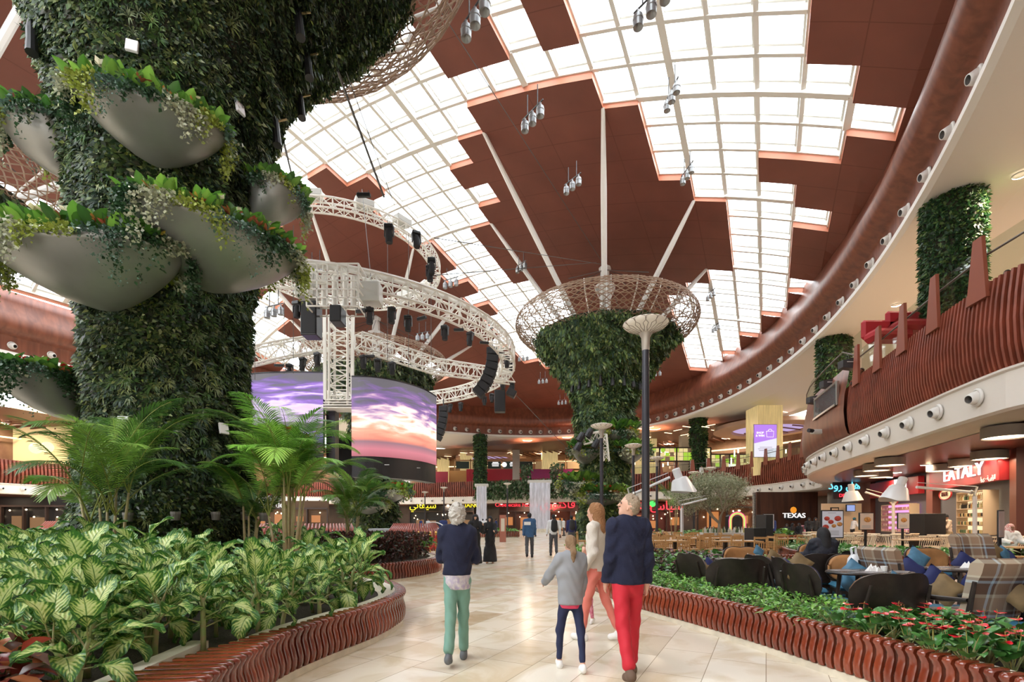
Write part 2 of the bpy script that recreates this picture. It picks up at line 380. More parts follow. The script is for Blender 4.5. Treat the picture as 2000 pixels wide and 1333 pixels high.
c = B(); c.prism([(3.6, 2), (3.4, 5.5), (3.3, 8), (3.2, 11), (3.6, 16), (4.4, 30), (8, 36), (30, 42), (40, 30), (40, 0), (12, -4), (5, -4)], .0, .012); struct(c.build('trim_5', deckmat()))

# ---------------------------------------------------------------- slatted planter benches
M_SLAT = woodmat('varnished_slat', (.115, .017, .007), (.25, .045, .016), .22, (2.2, 2.2, 1.), .6)
M_STONE = mat('cream_stone', (.66, .60, .48), .35, var=.12, vscale=5)
M_SOIL = mat('soil', (.035, .026, .018), .95, col2=(.075, .06, .045), vscale=60, bump=1., bscale=90)
def slat_bench(name, path, label, step=.095, th=.066, w=lambda t: .12, closed=False, flip=False, loc=None, hz=.47, kerb=True, group=None):
    pts = resample(catmull([(p[0], p[1], 0) for p in path], 10, closed), step, closed); n = len(pts)
    base = thing(name, pts[n//2], label, 'bench', group); s = B(); kp = []
    for i, p in enumerate(pts):
        a = pts[(i-1) % n] if closed or i else pts[i]; b_ = pts[(i+1) % n] if closed or i < n-1 else pts[i]
        t = (b_-a).normalized(); nr = Vector((t.y, -t.x, 0))*(-1 if flip else 1); W_ = w(i/n); kp.append((p.x-nr.x*.06, p.y-nr.y*.06))
        outer = [(-.03, .07), (.012, .08), (.03, .13), (.034, .19), (.018, .26), (.0, .32), (.002, .37), (.022, .41), (.036, .435), (.03, .457), (.008, .47), (-.05, .472), (-W_, .47)]
        inner = [(-W_, .43), (-.06, .43), (-.045, .40), (-.06, .36), (-.062, .31), (-.04, .25), (-.02, .19), (-.025, .13)]
        pr = [(o, z*hz/.47) for o, z in outer+inner]; m = len(pr); V = []; cx = sum(o for o, _ in pr)/m; cz = .25
        for q, (tt, ins) in enumerate(((-.5, .012), (-.3, 0), (.3, 0), (.5, .012))):
            for k, (o, z) in enumerate(pr):
                if ins:
                    o += -ins if k < 12 and k > 0 else ins; z += -ins*.8 if 8 <= k <= 12 else (ins if k in (0, 13) else 0)
                V.append(p+nr*o+t*(tt*th)+Vector((0, 0, z)))
        Fs = [(q*m+k, q*m+(k+1) % m, (q+1)*m+(k+1) % m, (q+1)*m+k) for q in range(3) for k in range(m)]
        # end caps as quads between outer and inner outlines
        for q in (0, 3):
            o = q*m; f = [(o+0, o+1, o+2, o+20), (o+2, o+3, o+19, o+20), (o+3, o+4, o+18, o+19), (o+4, o+5, o+17, o+18), (o+5, o+6, o+16, o+17), (o+6, o+7, o+8, o+15, o+16), (o+8, o+9, o+10, o+11, o+14, o+15), (o+11, o+12, o+13, o+14)]
            Fs += f
        s.add(V, Fs)
    o = s.build('seat_slats', M_SLAT, base, smooth=True); o.data.set_sharp_from_angle(angle=.9)
    if kerb:
        k2 = B(); sg = -1 if flip else 1
        k2.sweep(kp, [(0.05*sg, 0), (.05*sg, .07), (0, .075), (0, .38), (-.3*sg, .38)], closed); k2.build('kerb', M_STONE, base)
    return base, pts
def soil(name, poly, z, label, m=None):
    c = B(); c.add([(p[0], p[1], z) for p in poly], [tuple(range(len(poly)))]); o = c.build(name, m or M_SOIL); tag(o, label, 'soil', kind='stuff'); return o
LP = [(-1.8, 1.6), (-1.88, 2.4), (-1.95, 3.0), (-2.0, 3.6), (-2.02, 4.3), (-1.86, 5.0), (-1.64, 5.68), (-1.54, 6.3), (-1.55, 6.9), (-1.78, 7.6), (-2.3, 8.4), (-3.1, 9.1), (-4.0, 9.6)]
LB, LPTS = slat_bench('planter_bench', LP[::-1], 'varnished red-brown wavy slatted bench curving round the broad-leaved bed at lower left', w=lambda t: .12+.40*max(0., min(1., (t-.68)/.14)), flip=True)
def rim(pts, d0, d1, z, parent, flip=False):
    c = B(); sg = -1 if flip else 1
    c.sweep([(p[0], p[1]) for p in pts], [(-d0*sg, z-.06), (-d0*sg, z), (-d1*sg, z), (-d1*sg, z-.12)]); return c.build('stone_rim', mat('pale_rim', (.72, .68, .57), .4), parent)
rim(LPTS, .12, .26, .455, LB, True)
rim([p for i, p in enumerate(LPTS) if i/len(LPTS) > .72], .50, .64, .458, LB, True)
soil('planting_soil', [(-1.95, 1.0), (-2.5, 3.8), (-2.2, 4.6), (-1.9, 5.6), (-1.8, 6.8), (-2.0, 7.5), (-2.6, 8.4), (-4, 9.4), (-5, 11), (-8, 14), (-14, 14), (-14, 3), (-6, 1)], .36, 'dark soil and gravel under the broad-leaved plants at lower left')
RG = [(-4.42, 6.95), (-4.2, 7.9), (-3.9, 9.6), (-4.0, 11.3), (-4.7, 12.5), (-5.7, 12.6), (-6.1, 11.6), (-5.7, 9.6), (-5.2, 7.8), (-4.85, 7.05)]
R0, RPTS = slat_bench('planter_bench', RG, 'small closed loop of red slatted bench inside the leafy bed around the middle palm', closed=True, kerb=True)
c = B(); c.sweep([(p[0], p[1]) for p in RPTS], [(-.12, .40), (-.12, .465), (-.42, .465), (-.42, .3)], True); c.build('stone_rim', MATS['pale_rim'], R0)
chipo = B()
for k in range(900):
    t = random.random(); r = math.sqrt(random.random())*.85; i = int(t*len(RPTS)); p = RPTS[i % len(RPTS)]; cx, cy = -4.95, 9.7
    x, y = cx+(p.x-cx)*r, cy+(p.y-cy)*r
    chipo.box((x, y, .40+random.random()*.03), (.05+random.random()*.07, .03+random.random()*.04, .012), R=Matrix.Rotation(random.random()*6, 3, 'Z') @ Matrix.Rotation(random.uniform(-.5, .5), 3, 'X'))
tag(chipo.build('bark_mulch', mat('bark', (.13, .085, .06), .9, col2=(.06, .04, .03), vscale=30)), 'brown bark chips inside the small slatted loop under the middle palm', 'mulch', kind='stuff')
soil('planting_soil', [(p.x*.98-.1, p.y*.98+.18) for p in RPTS[::3]], .395, 'dark soil beneath the bark chips inside the slatted loop')
CP = [(-4.4, 10.3), (-3.4, 10.85), (-2.7, 11.6), (-2.2, 12.5), (-2.0, 13.3), (-2.2, 14.5), (-3.0, 15.7), (-4.4, 16.4), (-6, 16.6)]
CB, CPTS = slat_bench('planter_bench', CP, 'red slatted bench curving round the dark red-leaved hedge behind the leafy bed', w=lambda t: .16)
rim(CPTS, .16, .30, .455, CB)
soil('planting_soil', [(-3.5, 11.1), (-2.5, 12.4), (-2.3, 13.3), (-2.5, 14.4), (-3.2, 15.4), (-5, 16.1), (-7, 16), (-7, 12.5), (-5, 11)], .40, 'soil under the dark red-leaved hedge')
RP = [(3.15, 1.9), (3.2, 2.6), (3.2, 3.2), (3.1, 4.0), (2.95, 4.65), (2.77, 5.4), (2.45, 6.43), (1.98, 7.73), (1.7, 9.0), (1.58, 10.6), (1.6, 13), (1.72, 15.2), (2.1, 16.3), (2.8, 16.8)]
RB, RPT = slat_bench('planter_bench', RP, 'long red slatted planter bench between the walkway and the cafe seats at right', w=lambda t: .11, flip=True)
rim(RPT, .11, .2, .44, RB, True)
soil('planting_soil', [(3.3, 1.9), (3.3, 3.4), (3.05, 4.8), (2.6, 6.4), (2.1, 7.8), (1.85, 9.1), (1.75, 13), (1.9, 15.2), (2.8, 16.5), (4, 15), (6.5, 14.0), (6.2, 10), (3.9, 8.7), (3.7, 7.6), (4.0, 6.2), (4.3, 5), (4.5, 3.5), (4.6, 1.9)], .38, 'soil under the green plants along the right-hand slatted bench')
c = B(); kp = catmull([(4.62, 1.9, 0), (4.52, 3.5, 0), (4.32, 5, 0), (4.02, 6.2, 0), (3.72, 7.6, 0), (3.92, 8.7, 0), (4.7, 9.4, 0), (6.2, 10, 0), (6.9, 12, 0), (6.6, 14.0, 0)], 8); c.sweep([(p.x, p.y) for p in kp], [(.12, 0), (.12, .42), (-.12, .42), (-.12, .2)]); c.build('kerb', M_STONE, RB)
XB, XPTS = slat_bench('planter_bench', [(2.9, 15.2), (4.2, 14.7), (6, 14.4), (8, 14.3), (9.4, 13.9)], 'straight red slatted bench with plants in front, before the pale wooden dining tables', w=lambda t: .14)
YB, YPTS = slat_bench('planter_bench', [(13.2, 25), (12.0, 22), (10.4, 18.6), (9.6, 16.4), (9.7, 14.8), (11, 13.9), (13, 13.6), (16, 13.6)], 'curved red slatted planter bench with white-flowered plants in front of the white spindle chairs', w=lambda t: .12, step=.11, flip=False)
soil('planting_soil', [(13.2, 24.5), (12.2, 22), (10.6, 18.6), (9.9, 16.4), (10, 15), (11, 14.2), (13, 13.9), (17, 13.9), (17, 15), (13, 15.6), (12.2, 17), (13, 20), (14.5, 24)], .38, 'soil in the curved planter by the white spindle chairs')
# far low planters along the walkway
for k, (pth, lab) in enumerate((([(-7.5, 42), (-4.5, 41.2), (-1.5, 41.5), (.6, 42.5)], 'low red slatted planter in front of the left waterfall'), ([(5.2, 33.6), (6.2, 32.6), (8.5, 32.4), (10.5, 33.4), (11, 35)], 'low red slatted planter around the foot of the middle column of leaves'), ([(10.5, 31), (13, 29.6), (16, 29.4), (18, 30)], 'low red slatted planter by the olive tree'))):
    slat_bench('planter_bench', pth, lab, step=.16, th=.11, w=lambda t: .15, flip=False, hz=.6)
    soil('planting_soil', [(p[0], p[1]+.3) for p in pth]+[(pth[-1][0], pth[-1][1]+3), (pth[0][0], pth[0][1]+3)], .5, 'soil in the '+lab)
# ---------------------------------------------------------------- first floor gallery
MZ = [(14.5, -3), (13.2, 3), (12.5, 8), (12.3, 11.6), (12.6, 13.3), (13.3, 15.7), (14.1, 18.2), (14.8, 20.6), (15.6, 23.2), (16.6, 26.2), (18.0, 29.5), (20.4, 33.2), (23.8, 37.2), (26, 41.5), (26.4, 46), (26.0, 51), (23.6, 57), (18, 62), (9, 67.5), (0, 72), (-12, 77), (-24, 78), (-37, 72), (-46, 61), (-50.5, 49), (-52, 38), (-50, 24), (-44, 8)]
mz = [(p.x, p.y) for p in resample(catmull([(x, y, 0) for x, y in MZ], 10), .9)]     # counter-clockwise: outward is right of travel
ZS, ZT = 5.3, 7.65
c = B(); c.sweep(mz, [(.16, ZS), (.12, ZS+.1), (.05, ZS+.5), (.03, ZS+1.2), (.10, ZS+1.9), (.16, ZT)]); struct(c.build('wall_gallery', mat('slat_back', (.14, .032, .018), .6)))
fin = B(); fp = resample([Vector((x, y, 0)) for x, y in mz], .165)
for i in range(1, len(fp)-1):
    p = fp[i]; t = (fp[i+1]-fp[i-1]).normalized(); nr = Vector((t.y, -t.x, 0)); far = p.y > 40
    if far and i % 2: continue
    if 21.4 < p.y < 33.5 and p.x > 14: continue
    if p.y < 5 and p.x > 0: continue
    pr = [(-.06, ZS-.02), (-.10, ZS+.12), (-.17, ZS+.5), (-.20, ZS+1.1), (-.16, ZS+1.7), (-.08, ZT)]; w_ = .085 if far else .034
    V = [p+nr*o+t*s+Vector((0, 0, z)) for s in (-w_, w_) for o, z in pr]+[p+nr*.12+t*s+Vector((0, 0, z)) for s in (-w_, w_) for _, z in pr]
    n = len(pr); Fs = []
    for q in range(n-1): Fs += [(q, q+1, n+q+1, n+q), (q, 2*n+q, 2*n+q+1, q+1), (n+q, n+q+1, 3*n+q+1, 3*n+q)]
    Fs += [(0, n, 3*n, 2*n), (n-1, 3*n-1, 4*n-1, 2*n-1)]
    fin.add(V, Fs)
struct(fin.build('trim_6', mat('slat_red', (.22, .052, .028), .42, var=.25, vscale=1.5)))
# smooth veneer on the promontory
pm = [q for q in mz if 21.2 < q[1] < 33.9 and q[0] > 14]
c = B(); c.sweep(pm, [(.1, ZS-.03), (-.10, ZS+.1), (-.2, ZS+.45), (-.26, ZS+1.1), (-.22, ZS+1.8), (-.1, ZT+.1), (.02, 8.5), (.1, 8.55), (.4, 8.55)]); struct(c.build('wall_promontory', M_WOOD, smooth=True))
c = B(); c.sweep(mz, [(.5, ZS-.02), (-.05, ZS-.02), (-.05, ZS-.08), (.02, ZS-.12), (.02, 4.28), (.12, 4.22), (.5, 4.25), (8.5, 4.3), (8.5, 5)]); struct(c.build('trim_7', M_WALL, smooth=False))
c = B(); c.sweep(mz, [(.15, 6.3), (17, 6.3)]); struct(c.build('trim_8', mat('gallery_floor', (.35, .29, .23), .4)))
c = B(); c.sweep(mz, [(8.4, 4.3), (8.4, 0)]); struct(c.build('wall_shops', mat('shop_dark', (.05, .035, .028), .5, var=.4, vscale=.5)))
c = B(); c.sweep(mz, [(1.5, 4.235), (8.3, 4.245)]); struct(c.build('trim_9', mat('arcade_ceiling_wood', (.13, .035, .022), .35)))
c = B(); c.sweep(mz, [(14, 6.3), (14, 13.4)]); struct(c.build('wall_upper', mat('upper_wall', (.30, .19, .12), .6, col2=(.16, .08, .05), vscale=.4)))
c = B(); c.sweep([q for q in mz if q[1] > 53 or (q[0] < -10 and q[1] > 0)], [(2, 13.3), (14.5, 13.1)]); struct(c.build('trim_10', mat('upper_ceiling_wood', (.16, .06, .035), .45)))

# the hall closes behind the viewpoint with the same two levels
bk = resample(catmull([(-43, 10, 0), (-36, -6, 0), (-20, -16, 0), (-2, -17, 0), (12, -10, 0), (18, -3, 0), (20, 6, 0)], 6), 1.2); bk = [(p.x, p.y) for p in bk]
c = B(); c.sweep(bk, [(1.5, 0), (1.5, 4.3), (0, 4.3), (0, 5.3)]); struct(c.build('wall_back', M_WALL)); c = B(); c.sweep(bk, [(0, 5.3), (0, 7.6), (.3, 7.6), (.3, 6.3), (6, 6.3), (6, 14.2), (-4, 14.3)]); struct(c.build('wall_back_upper', M_WOODL))
# ---------------------------------------------------------------- foliage tools
def unit(a): return a/np.maximum(1e-9, np.linalg.norm(a, axis=-1, keepdims=True))
def leaves(pos, d, up, L, Wd, col, bend=.25, seg=1):
    """vectorised leaves: kite (seg=1) or 3-segment blades; returns V,F,C"""
    n = len(pos); d = unit(d); s = unit(np.cross(d, up)+1e-6); u = np.cross(s, d)
    L = np.broadcast_to(L, n)[:, None]; Wd = np.broadcast_to(Wd, n)[:, None]; bd = np.broadcast_to(bend, n)[:, None]
    dn = np.array([0, 0, -1.])
    if seg == 1:
        V = np.stack([pos, pos+d*L*.45+s*Wd*.5+u*L*.06, pos+d*L+dn*L*bd, pos+d*L*.45-s*Wd*.5+u*L*.06], 1)
        Fc = np.arange(n)[:, None]*4+np.array([0, 1, 2, 3]); m = 4
    else:
        ts = [(.0, .08), (.28, .42), (.6, .5), (.85, .28), (1., .03)]; rows = []
        for t, w in ts:
            c = pos+d*L*t+dn*L*bd*t*t; rows += [c+s*Wd*w+u*Wd*.12*(w > .2), c, c-s*Wd*w+u*Wd*.12*(w > .2)]
        V = np.stack(rows, 1); m = 15; q = []
        for k in range(4):
            for a in (0, 1): q.append([k*3+a, k*3+a+1, k*3+a+4, k*3+a+3])
        Fc = (np.arange(n)[:, None, None]*15+np.array(q)[None]).reshape(-1, 4)
    C = np.repeat(np.broadcast_to(col, (n, 3))[:, None, :], m, 1)
    if seg != 1: C = C.copy(); C[:, 1::3] *= 1.25
    return V.reshape(-1, 3), Fc, C.reshape(-1, 3)
class Leafs:
    def __init__(s): s.V = []; s.F = []; s.C = []; s.n = 0
    def add(s, V, Fc, C): s.V.append(V); s.F.append(Fc+s.n); s.C.append(C); s.n += len(V)
    def build(s, name, m, parent=None, smooth=False): return mkobj(name, np.concatenate(s.V), np.concatenate(s.F), m, parent, smooth, cols=np.clip(np.concatenate(s.C), 0, 1))
def palette(cols, n, jit=.25, rng=RNG):
    c = np.array(cols, float)[rng.integers(0, len(cols), n)]; return c*rng.uniform(1-jit, 1+jit, (n, 1))
M_LEAF = vcmat('leaf', .45, .45, .22); M_LEAFG = vcmat('leaf_glossy', .28, .5, .25)
def vnoise(p, seed=0):
    r = np.zeros(len(p))
    for k in range(5):
        g = np.random.default_rng(seed+k); w = g.normal(size=3)*(1.5+k*.8); r += np.sin(p@w+g.uniform(0, 6))/(1+k*.4)
    return r/2.2
CPROF = [(2.15, 0), (2.0, .8), (1.8, 2.0), (1.75, 4), (1.75, 6.4), (1.9, 8), (2.0, 9.4), (2.1, 10.6), (2.5, 12.0), (3.2, 13.1), (4.25, 14.5), (5.1, 15.6), (5.6, 16.2), (5.3, 16.4)]
def rev_r(z): zs = [p[1] for p in CPROF[:-1]]; rs = [p[0] for p in CPROF[:-1]]; return np.interp(z, zs, rs)
GREENS = [(.024, .052, .02), (.04, .082, .028), (.06, .11, .035), (.03, .065, .04), (.08, .125, .04), (.045, .065, .04), (.14, .19, .07), (.04, .045, .028)]
def living_column(x, y, nleaf, size, label, back=.3, near=False, rs=1., ztop=16.2, strut_ends=None, gi=None, greens=GREENS, zmin=0.):
    T = thing('living_column', (x, y, 0), label, 'green column')
    CP_ = [(r*(rs+(1-rs)*min(1, max(0, (z-8)/5))), z) for r, z in CPROF]
    rev_r = lambda z: np.interp(z, [p[1] for p in CP_[:-1]], [p[0] for p in CP_[:-1]])
    c = B(); c.lathe(CP_, (x, y, 0), 64); c.build('column_core', mat('moss_core', (.02, .03, .014), .9, col2=(.035, .028, .018), vscale=5, bump=1, bscale=12), T, smooth=True)
    # sample
    g = np.random.default_rng(int(abs(x*13+y*7))); zz = g.uniform(zmin, ztop, nleaf*4); w = rev_r(zz)/5.6; zz = zz[g.uniform(0, 1, len(zz)) < w*.8+.12][:nleaf]; n = len(zz)
    ca = math.atan2(-y, -x); th = ca+g.normal(0, 1, n)*1.15
    th = np.where(g.uniform(0, 1, n) < back, g.uniform(0, 2*math.pi, n), ca+g.uniform(-1.75, 1.75, n))
    r = rev_r(zz); sl = (rev_r(zz+.2)-rev_r(zz-.2))/.4
    nr = unit(np.stack([np.cos(th), np.sin(th), -sl], 1)); pos = np.stack([x+r*np.cos(th), y+r*np.sin(th), zz], 1)
    tg = np.stack([-np.sin(th), np.cos(th), 0*th], 1); dnv = unit(np.stack([sl*np.cos(th), sl*np.sin(th), np.ones(n)], 1))*-1
    nz = vnoise(pos, 3); nz2 = vnoise(pos*2.3, 9)
    a = g.normal(0, 1.0, n)+nz2*1.2; d = nr*g.uniform(.25, 1.1, (n, 1))+dnv*np.cos(a)[:, None]*.8+tg*np.sin(a)[:, None]*.8
    L = size*g.uniform(.6, 1.7, n)*(1+.35*nz); col = palette(greens, n, .35, g)*(1+.35*nz[:, None]*np.array([1., .8, .6]))
    hi = g.uniform(0, 1, n) < .07; col[hi] = palette([(.30, .34, .12), (.34, .38, .20), (.22, .28, .07)], hi.sum(), .3, g)
    pos = pos+nr*(g.uniform(0, 1, (n, 1))**2*size*(1.6+1.2*nz[:, None]))
    lf = Leafs(); lf.add(*leaves(pos, d, nr+.3*tg, L, L*g.uniform(.3, .62, n), col, .15))
    # tufts of longer blades
    nt = int(nleaf*.012); m = 14; zt = g.uniform(zmin+.2, ztop, nt); th = ca+g.uniform(-1.6, 1.6, nt); r = rev_r(zt); p0 = np.stack([x+r*np.cos(th), y+r*np.sin(th), zt], 1)
    n0 = np.stack([np.cos(th), np.sin(th), 0*th], 1); t0 = np.stack([-np.sin(th), np.cos(th), 0*th], 1)
    p = np.repeat(p0+n0*size*.5, m, 0); nn = np.repeat(n0, m, 0); tt = np.repeat(t0, m, 0); aa = g.uniform(0, 2*math.pi, (nt*m, 1))
    d = nn*g.uniform(.4, .9, (nt*m, 1))+(tt*np.cos(aa)+np.array([0, 0, 1.])*np.sin(aa))
    ct = np.repeat(palette([(.06, .13, .03), (.10, .18, .05), (.18, .22, .07), (.20, .25, .13), (.04, .08, .05)], nt, .3, g), m, 0)
    Lt = np.repeat(size*g.uniform(1.2, 2.6, nt), m); lf.add(*leaves(p, d, nn, Lt, Lt*.13, ct, .35))
    lf.build('foliage', M_LEAF, T)
    # lattice crown
    lat = B(); prof = catmull([(5.55, 0, 16.0), (6.3, 0, 16.35), (6.95, 0, 16.8), (7.24, 0, 17.3), (7.2, 0, 17.65), (7.0, 0, 17.95)], 3); nk = len(prof); NR = 72 if not near else 84
    for k in range(NR):
        for sgn in (1, -1):
            pts = []
            for q, pp in enumerate(prof):
                a = 2*math.pi*(k+sgn*q*.62)/NR*1.0; a += sgn*.012*math.sin(q*1.9); pts.append((x+pp.x*math.cos(a), y+pp.x*math.sin(a), pp.z))
            lat.tube(pts, .028 if not near else .022, 5, False)
    for q in range(0, nk, 2):
        pp = prof[q]; lat.tube([(x+pp.x*math.cos(t*math.pi/30), y+pp.x*math.sin(t*math.pi/30), pp.z+.03*(-1)**t) for t in range(61)], .03, 5, False)
    lat.build('lattice_crown', mat('bronze_lattice', (.30, .20, .135), .4, .3), T)
    rb = B()
    for k in range(24):
        a = 2*math.pi*(k+.5)/24; rb.tube([(x+pr*math.cos(a), y+pr*math.sin(a), pz) for pr, pz in ((4.9, 15.6), (5.9, 16.5), (6.7, 17.3), (6.95, 18.0))], .05, 6)
    rb.build('crown_ribs', M_WHITE, T)
    ms = B(); ms.lathe([(.0, 12), (.42, 12), (.42, 20.2), (.8, 20.3), (.85, 20.45), (.85, 20.55), (.42, 20.7), (.36, 21.8), (.5, 21.9), (.5, 22.05), (.3, 22.2), (0, 22.4)], (x, y, 0), 8)
    for k in range(8):
        a = 2*math.pi*k/8; ms.tube([(x+.8*math.cos(a), y+.8*math.sin(a), 20.35), (x+.42*math.cos(a), y+.42*math.sin(a), 19.5)], .04, 5)
    ms.build('mast', M_WHITE, T)
    if gi is not None:
        gi_, gj = gi; cb = B()
        for k, (di, dj) in enumerate(((-6, -2), (-6, 2), (-2, 4), (2, 4), (6, 2), (6, -2), (2, -4), (-2, -4))):
            e = Vector(gp3(gi_+di, gj+dj, -.3)); a = math.atan2(e.y-y, e.x-x); st = Vector((x+1.1*math.cos(a), y+1.1*math.sin(a), 14.2))
            if e.z < 18.7: e.z = 18.8
            bq = B(); bq.tube([st, st.lerp(e, .25), st.lerp(e, .75), e], [.16, .19, .19, .11], 8); bq.build('strut', M_WHITE, T)
        for k in range(8):
            a = 2*math.pi*(k+.3)/8; p1 = Vector((x, y, 21.9)); p2 = Vector((x+7.0*math.cos(a), y+7.0*math.sin(a), 18.2)); cb.tube([p1, p2], .025, 4, False)
        cb.build('stay_cable', mat('cable', (.12, .12, .12), .4, .6), T)
    return T
TN = (-7.65, 10.85)
T1 = living_column(TN[0], TN[1], 210000, .085, 'huge leaf-covered column filling the left side of the view, with grey planter bowls', near=True, rs=.84, gi=(-10, -4))
XY2 = gxy(6, -4); XY2 = (7.55, 39.3)
T2 = living_column(XY2[0], XY2[1], 52000, .21, 'leaf-covered column with a wide lattice crown in the middle distance', gi=(6, -4), greens=[(.055, .115, .045), (.085, .16, .055), (.04, .085, .04), (.12, .20, .06), (.18, .26, .08), (.06, .11, .06)])
XY3 = gxy(6, -16)
T3 = living_column(XY3[0], XY3[1], 20000, .30, 'farther leaf-covered column half hidden behind the hanging screens', gi=(6, -16))
XY4 = gxy(-10, -16)
T4 = living_column(XY4[0]+.5, XY4[1], 12000, .25, 'column at far left whose lattice crown shows behind the big column', gi=(-10, -16))

# ---------------------------------------------------------------- planter bowls
M_BOWL = mat('brushed_grey_metal', (.27, .27, .255), .36, .5, var=.12, vscale=1.2)
def bowl(name, c, a, b_, depth, rz_, label, hang=.7, dens=1., big=1., palette_kind=0, seed=0, group=None):
    c = Vector(c); T = thing(name, c, label, 'planter bowl', group); g = np.random.default_rng(seed+11); R = Matrix.Rotation(rz_, 3, 'Z')
    s = B(); prof = [(1.0, .06), (1.02, .0), (.97, -.10), (.90, -.26), (.78, -.46), (.60, -.68), (.38, -.87), (.18, -.97), (.0, -1.)]
    V = []; N = 40
    for r, z in prof:
        for k in range(N):
            t = 2*math.pi*k/N; ex = r*a*math.cos(t); ey = r*b_*math.sin(t)+b_*.8*(1-r); V.append(c+R@Vector((ex, ey, z*depth+.10*depth*math.cos(2*t)*r)))
    s.add(V, [(i*N+k, i*N+(k+1) % N, (i+1)*N+(k+1) % N, (i+1)*N+k) for i in range(len(prof)-1) for k in range(N)]); s.build('bowl', M_BOWL, T, smooth=True)
    s = B(); s.tube([c+R@Vector((a*math.cos(2*math.pi*k/N), b_*math.sin(2*math.pi*k/N), .06*depth+.1*depth*math.cos(4*math.pi*k/N))) for k in range(N+1)], .03*big, 6, False); s.build('rim', mat('bowl_rim', (.55, .55, .53), .35, .3), T)
    Rn = np.array(R)
    def rimpt(n, rr0=.2, rr1=1.):
        t = g.uniform(0, 2*math.pi, n); r = g.uniform(rr0, rr1, n)**.6; p = np.stack([r*a*np.cos(t), r*b_*np.sin(t), .02+0*t], 1)@Rn.T+np.array(c); o = np.stack([np.cos(t), np.sin(t), 0*t], 1)@Rn.T; return p, o
    # broad upright leaves
    nb = int(90*dens*a); p, o = rimpt(nb, .4, .95); m = 5; P5 = np.repeat(p, m, 0); az = g.uniform(0, 2*math.pi, (nb*m, 1))
    d = np.concatenate([np.cos(az)*.55, np.sin(az)*.55, g.uniform(.6, 1.3, (nb*m, 1))], 1)+np.repeat(o, m, 0)*.35
    pal = [[(.07, .20, .025), (.12, .30, .04), (.05, .14, .03), (.20, .40, .06)], [(.06, .16, .03), (.16, .32, .05)]][palette_kind]
    L = g.uniform(.22, .46, nb*m)*big; lf = Leafs(); lf.add(*leaves(P5, d, np.tile([0, 0, 1.], (nb*m, 1))+d[:, [1, 0, 2]]*.3, L, L*.42, palette(pal, nb*m, .3, g), .12, 3))
    nc = int(40*dens*a); p, o = rimpt(nc, .6, 1.); P5 = np.repeat(p+[0, 0, .08], 9, 0); az = g.uniform(0, 2*math.pi, (nc*9, 1)); d = np.concatenate([np.cos(az), np.sin(az), g.uniform(.3, 1.2, (nc*9, 1))], 1)
    L = g.uniform(.12, .24, nc*9)*big; lf.add(*leaves(P5, d, np.tile([.1, 0, 1.], (nc*9, 1)), L, L*.3, palette([(.42, .20, .05), (.35, .12, .05), (.45, .36, .06), (.10, .2, .04), (.30, .08, .04)], nc*9, .3, g), .2, 3))
    lf.build('upright_leaves', M_LEAFG, T)
    # hanging ivy strands
    iv = Leafs(); ns = int(150*dens*a); t = g.uniform(0, 2*math.pi, ns); base = np.stack([a*np.cos(t), b_*np.sin(t), .05+.1*depth*np.cos(2*t)], 1)@Rn.T+np.array(c); o = np.stack([np.cos(t), np.sin(t), 0*t], 1)@Rn.T
    kind = (np.floor(t/(2*math.pi)*14+g.uniform(-.3, .3, ns)).astype(int)*7+seed) % 4; ln = hang*g.uniform(.15, 1., ns)*(.6+.4*np.sin(t*5+seed)); pc = [(.30, .36, .06), (.42, .44, .30), (.03, .08, .03), (.10, .18, .13)]
    for q in range(ns):
        k = max(5, int(ln[q]*55/big)+4); u = np.linspace(0, 1, k)[:, None]; wob = g.normal(0, .05*big, (k, 3))
        pp = base[q]+o[q]*(.10*big*np.sin(np.minimum(1, u*3)*1.5))+np.array([0, 0, -1.])*u*ln[q]+wob*np.array([1, 1, .4]); dd = g.normal(0, 1, (k, 3))+o[q]*.9; LL = g.uniform(.04, .085, k)*big*(.6 if kind[q] == 3 else 1)
        iv.add(*leaves(pp, dd, g.normal(0, 1, (k, 3))+o[q], LL, LL*.8, palette([pc[kind[q]], tuple(v*.75 for v in pc[kind[q]])], k, .3, g), .2))
    m = int(1100*dens*a); t = g.uniform(0, 2*math.pi, m); pp = np.stack([(a+.04)*np.cos(t), (b_+.04)*np.sin(t), .04+.1*depth*np.cos(2*t)+g.normal(0, .05*big, m)], 1)@Rn.T+np.array(c)+g.normal(0, .03*big, (m, 3)); LL = g.uniform(.05, .1, m)*big
    kk = np.floor(t/(2*math.pi)*14).astype(int)*7+seed; cc = np.array(pc)[kk % 4]*g.uniform(.7, 1.3, (m, 1)); o = np.stack([np.cos(t), np.sin(t), 0*t], 1)@Rn.T
    iv.add(*leaves(pp, g.normal(0, 1, (m, 3))+o, g.normal(0, .6, (m, 3))+o, LL, LL*.75, cc, .2)); iv.build('trailing_ivy', M_LEAF, T)
    # flowers
    nf = int(13*dens*a*(2.2 if palette_kind else 1)); p, o = rimpt(nf, .7, 1.)
    for q in range(nf):
        m = 6; az = g.uniform(0, 6.28, (m, 1)); d = np.concatenate([np.cos(az), np.sin(az), g.uniform(.3, 1.5, (m, 1))], 1); L = g.uniform(.08, .13)*big
        fc = palette([(.75, .70, .45), (.8, .76, .6)] if not palette_kind or q % 5 == 4 else [(.65, .02, .03), (.75, .03, .03)], 1, .1, g)
        V, Fc, C = leaves(np.repeat((p[q]+np.array([0, 0, .2*big])+o[q]*.06)[None], m, 0), d, np.tile([0, 0, 1.], (m, 1)), L, L*.8, np.repeat(fc, m, 0), .1)
        mkobj('flower', V, Fc, M_LEAF, T, cols=C)
    return T
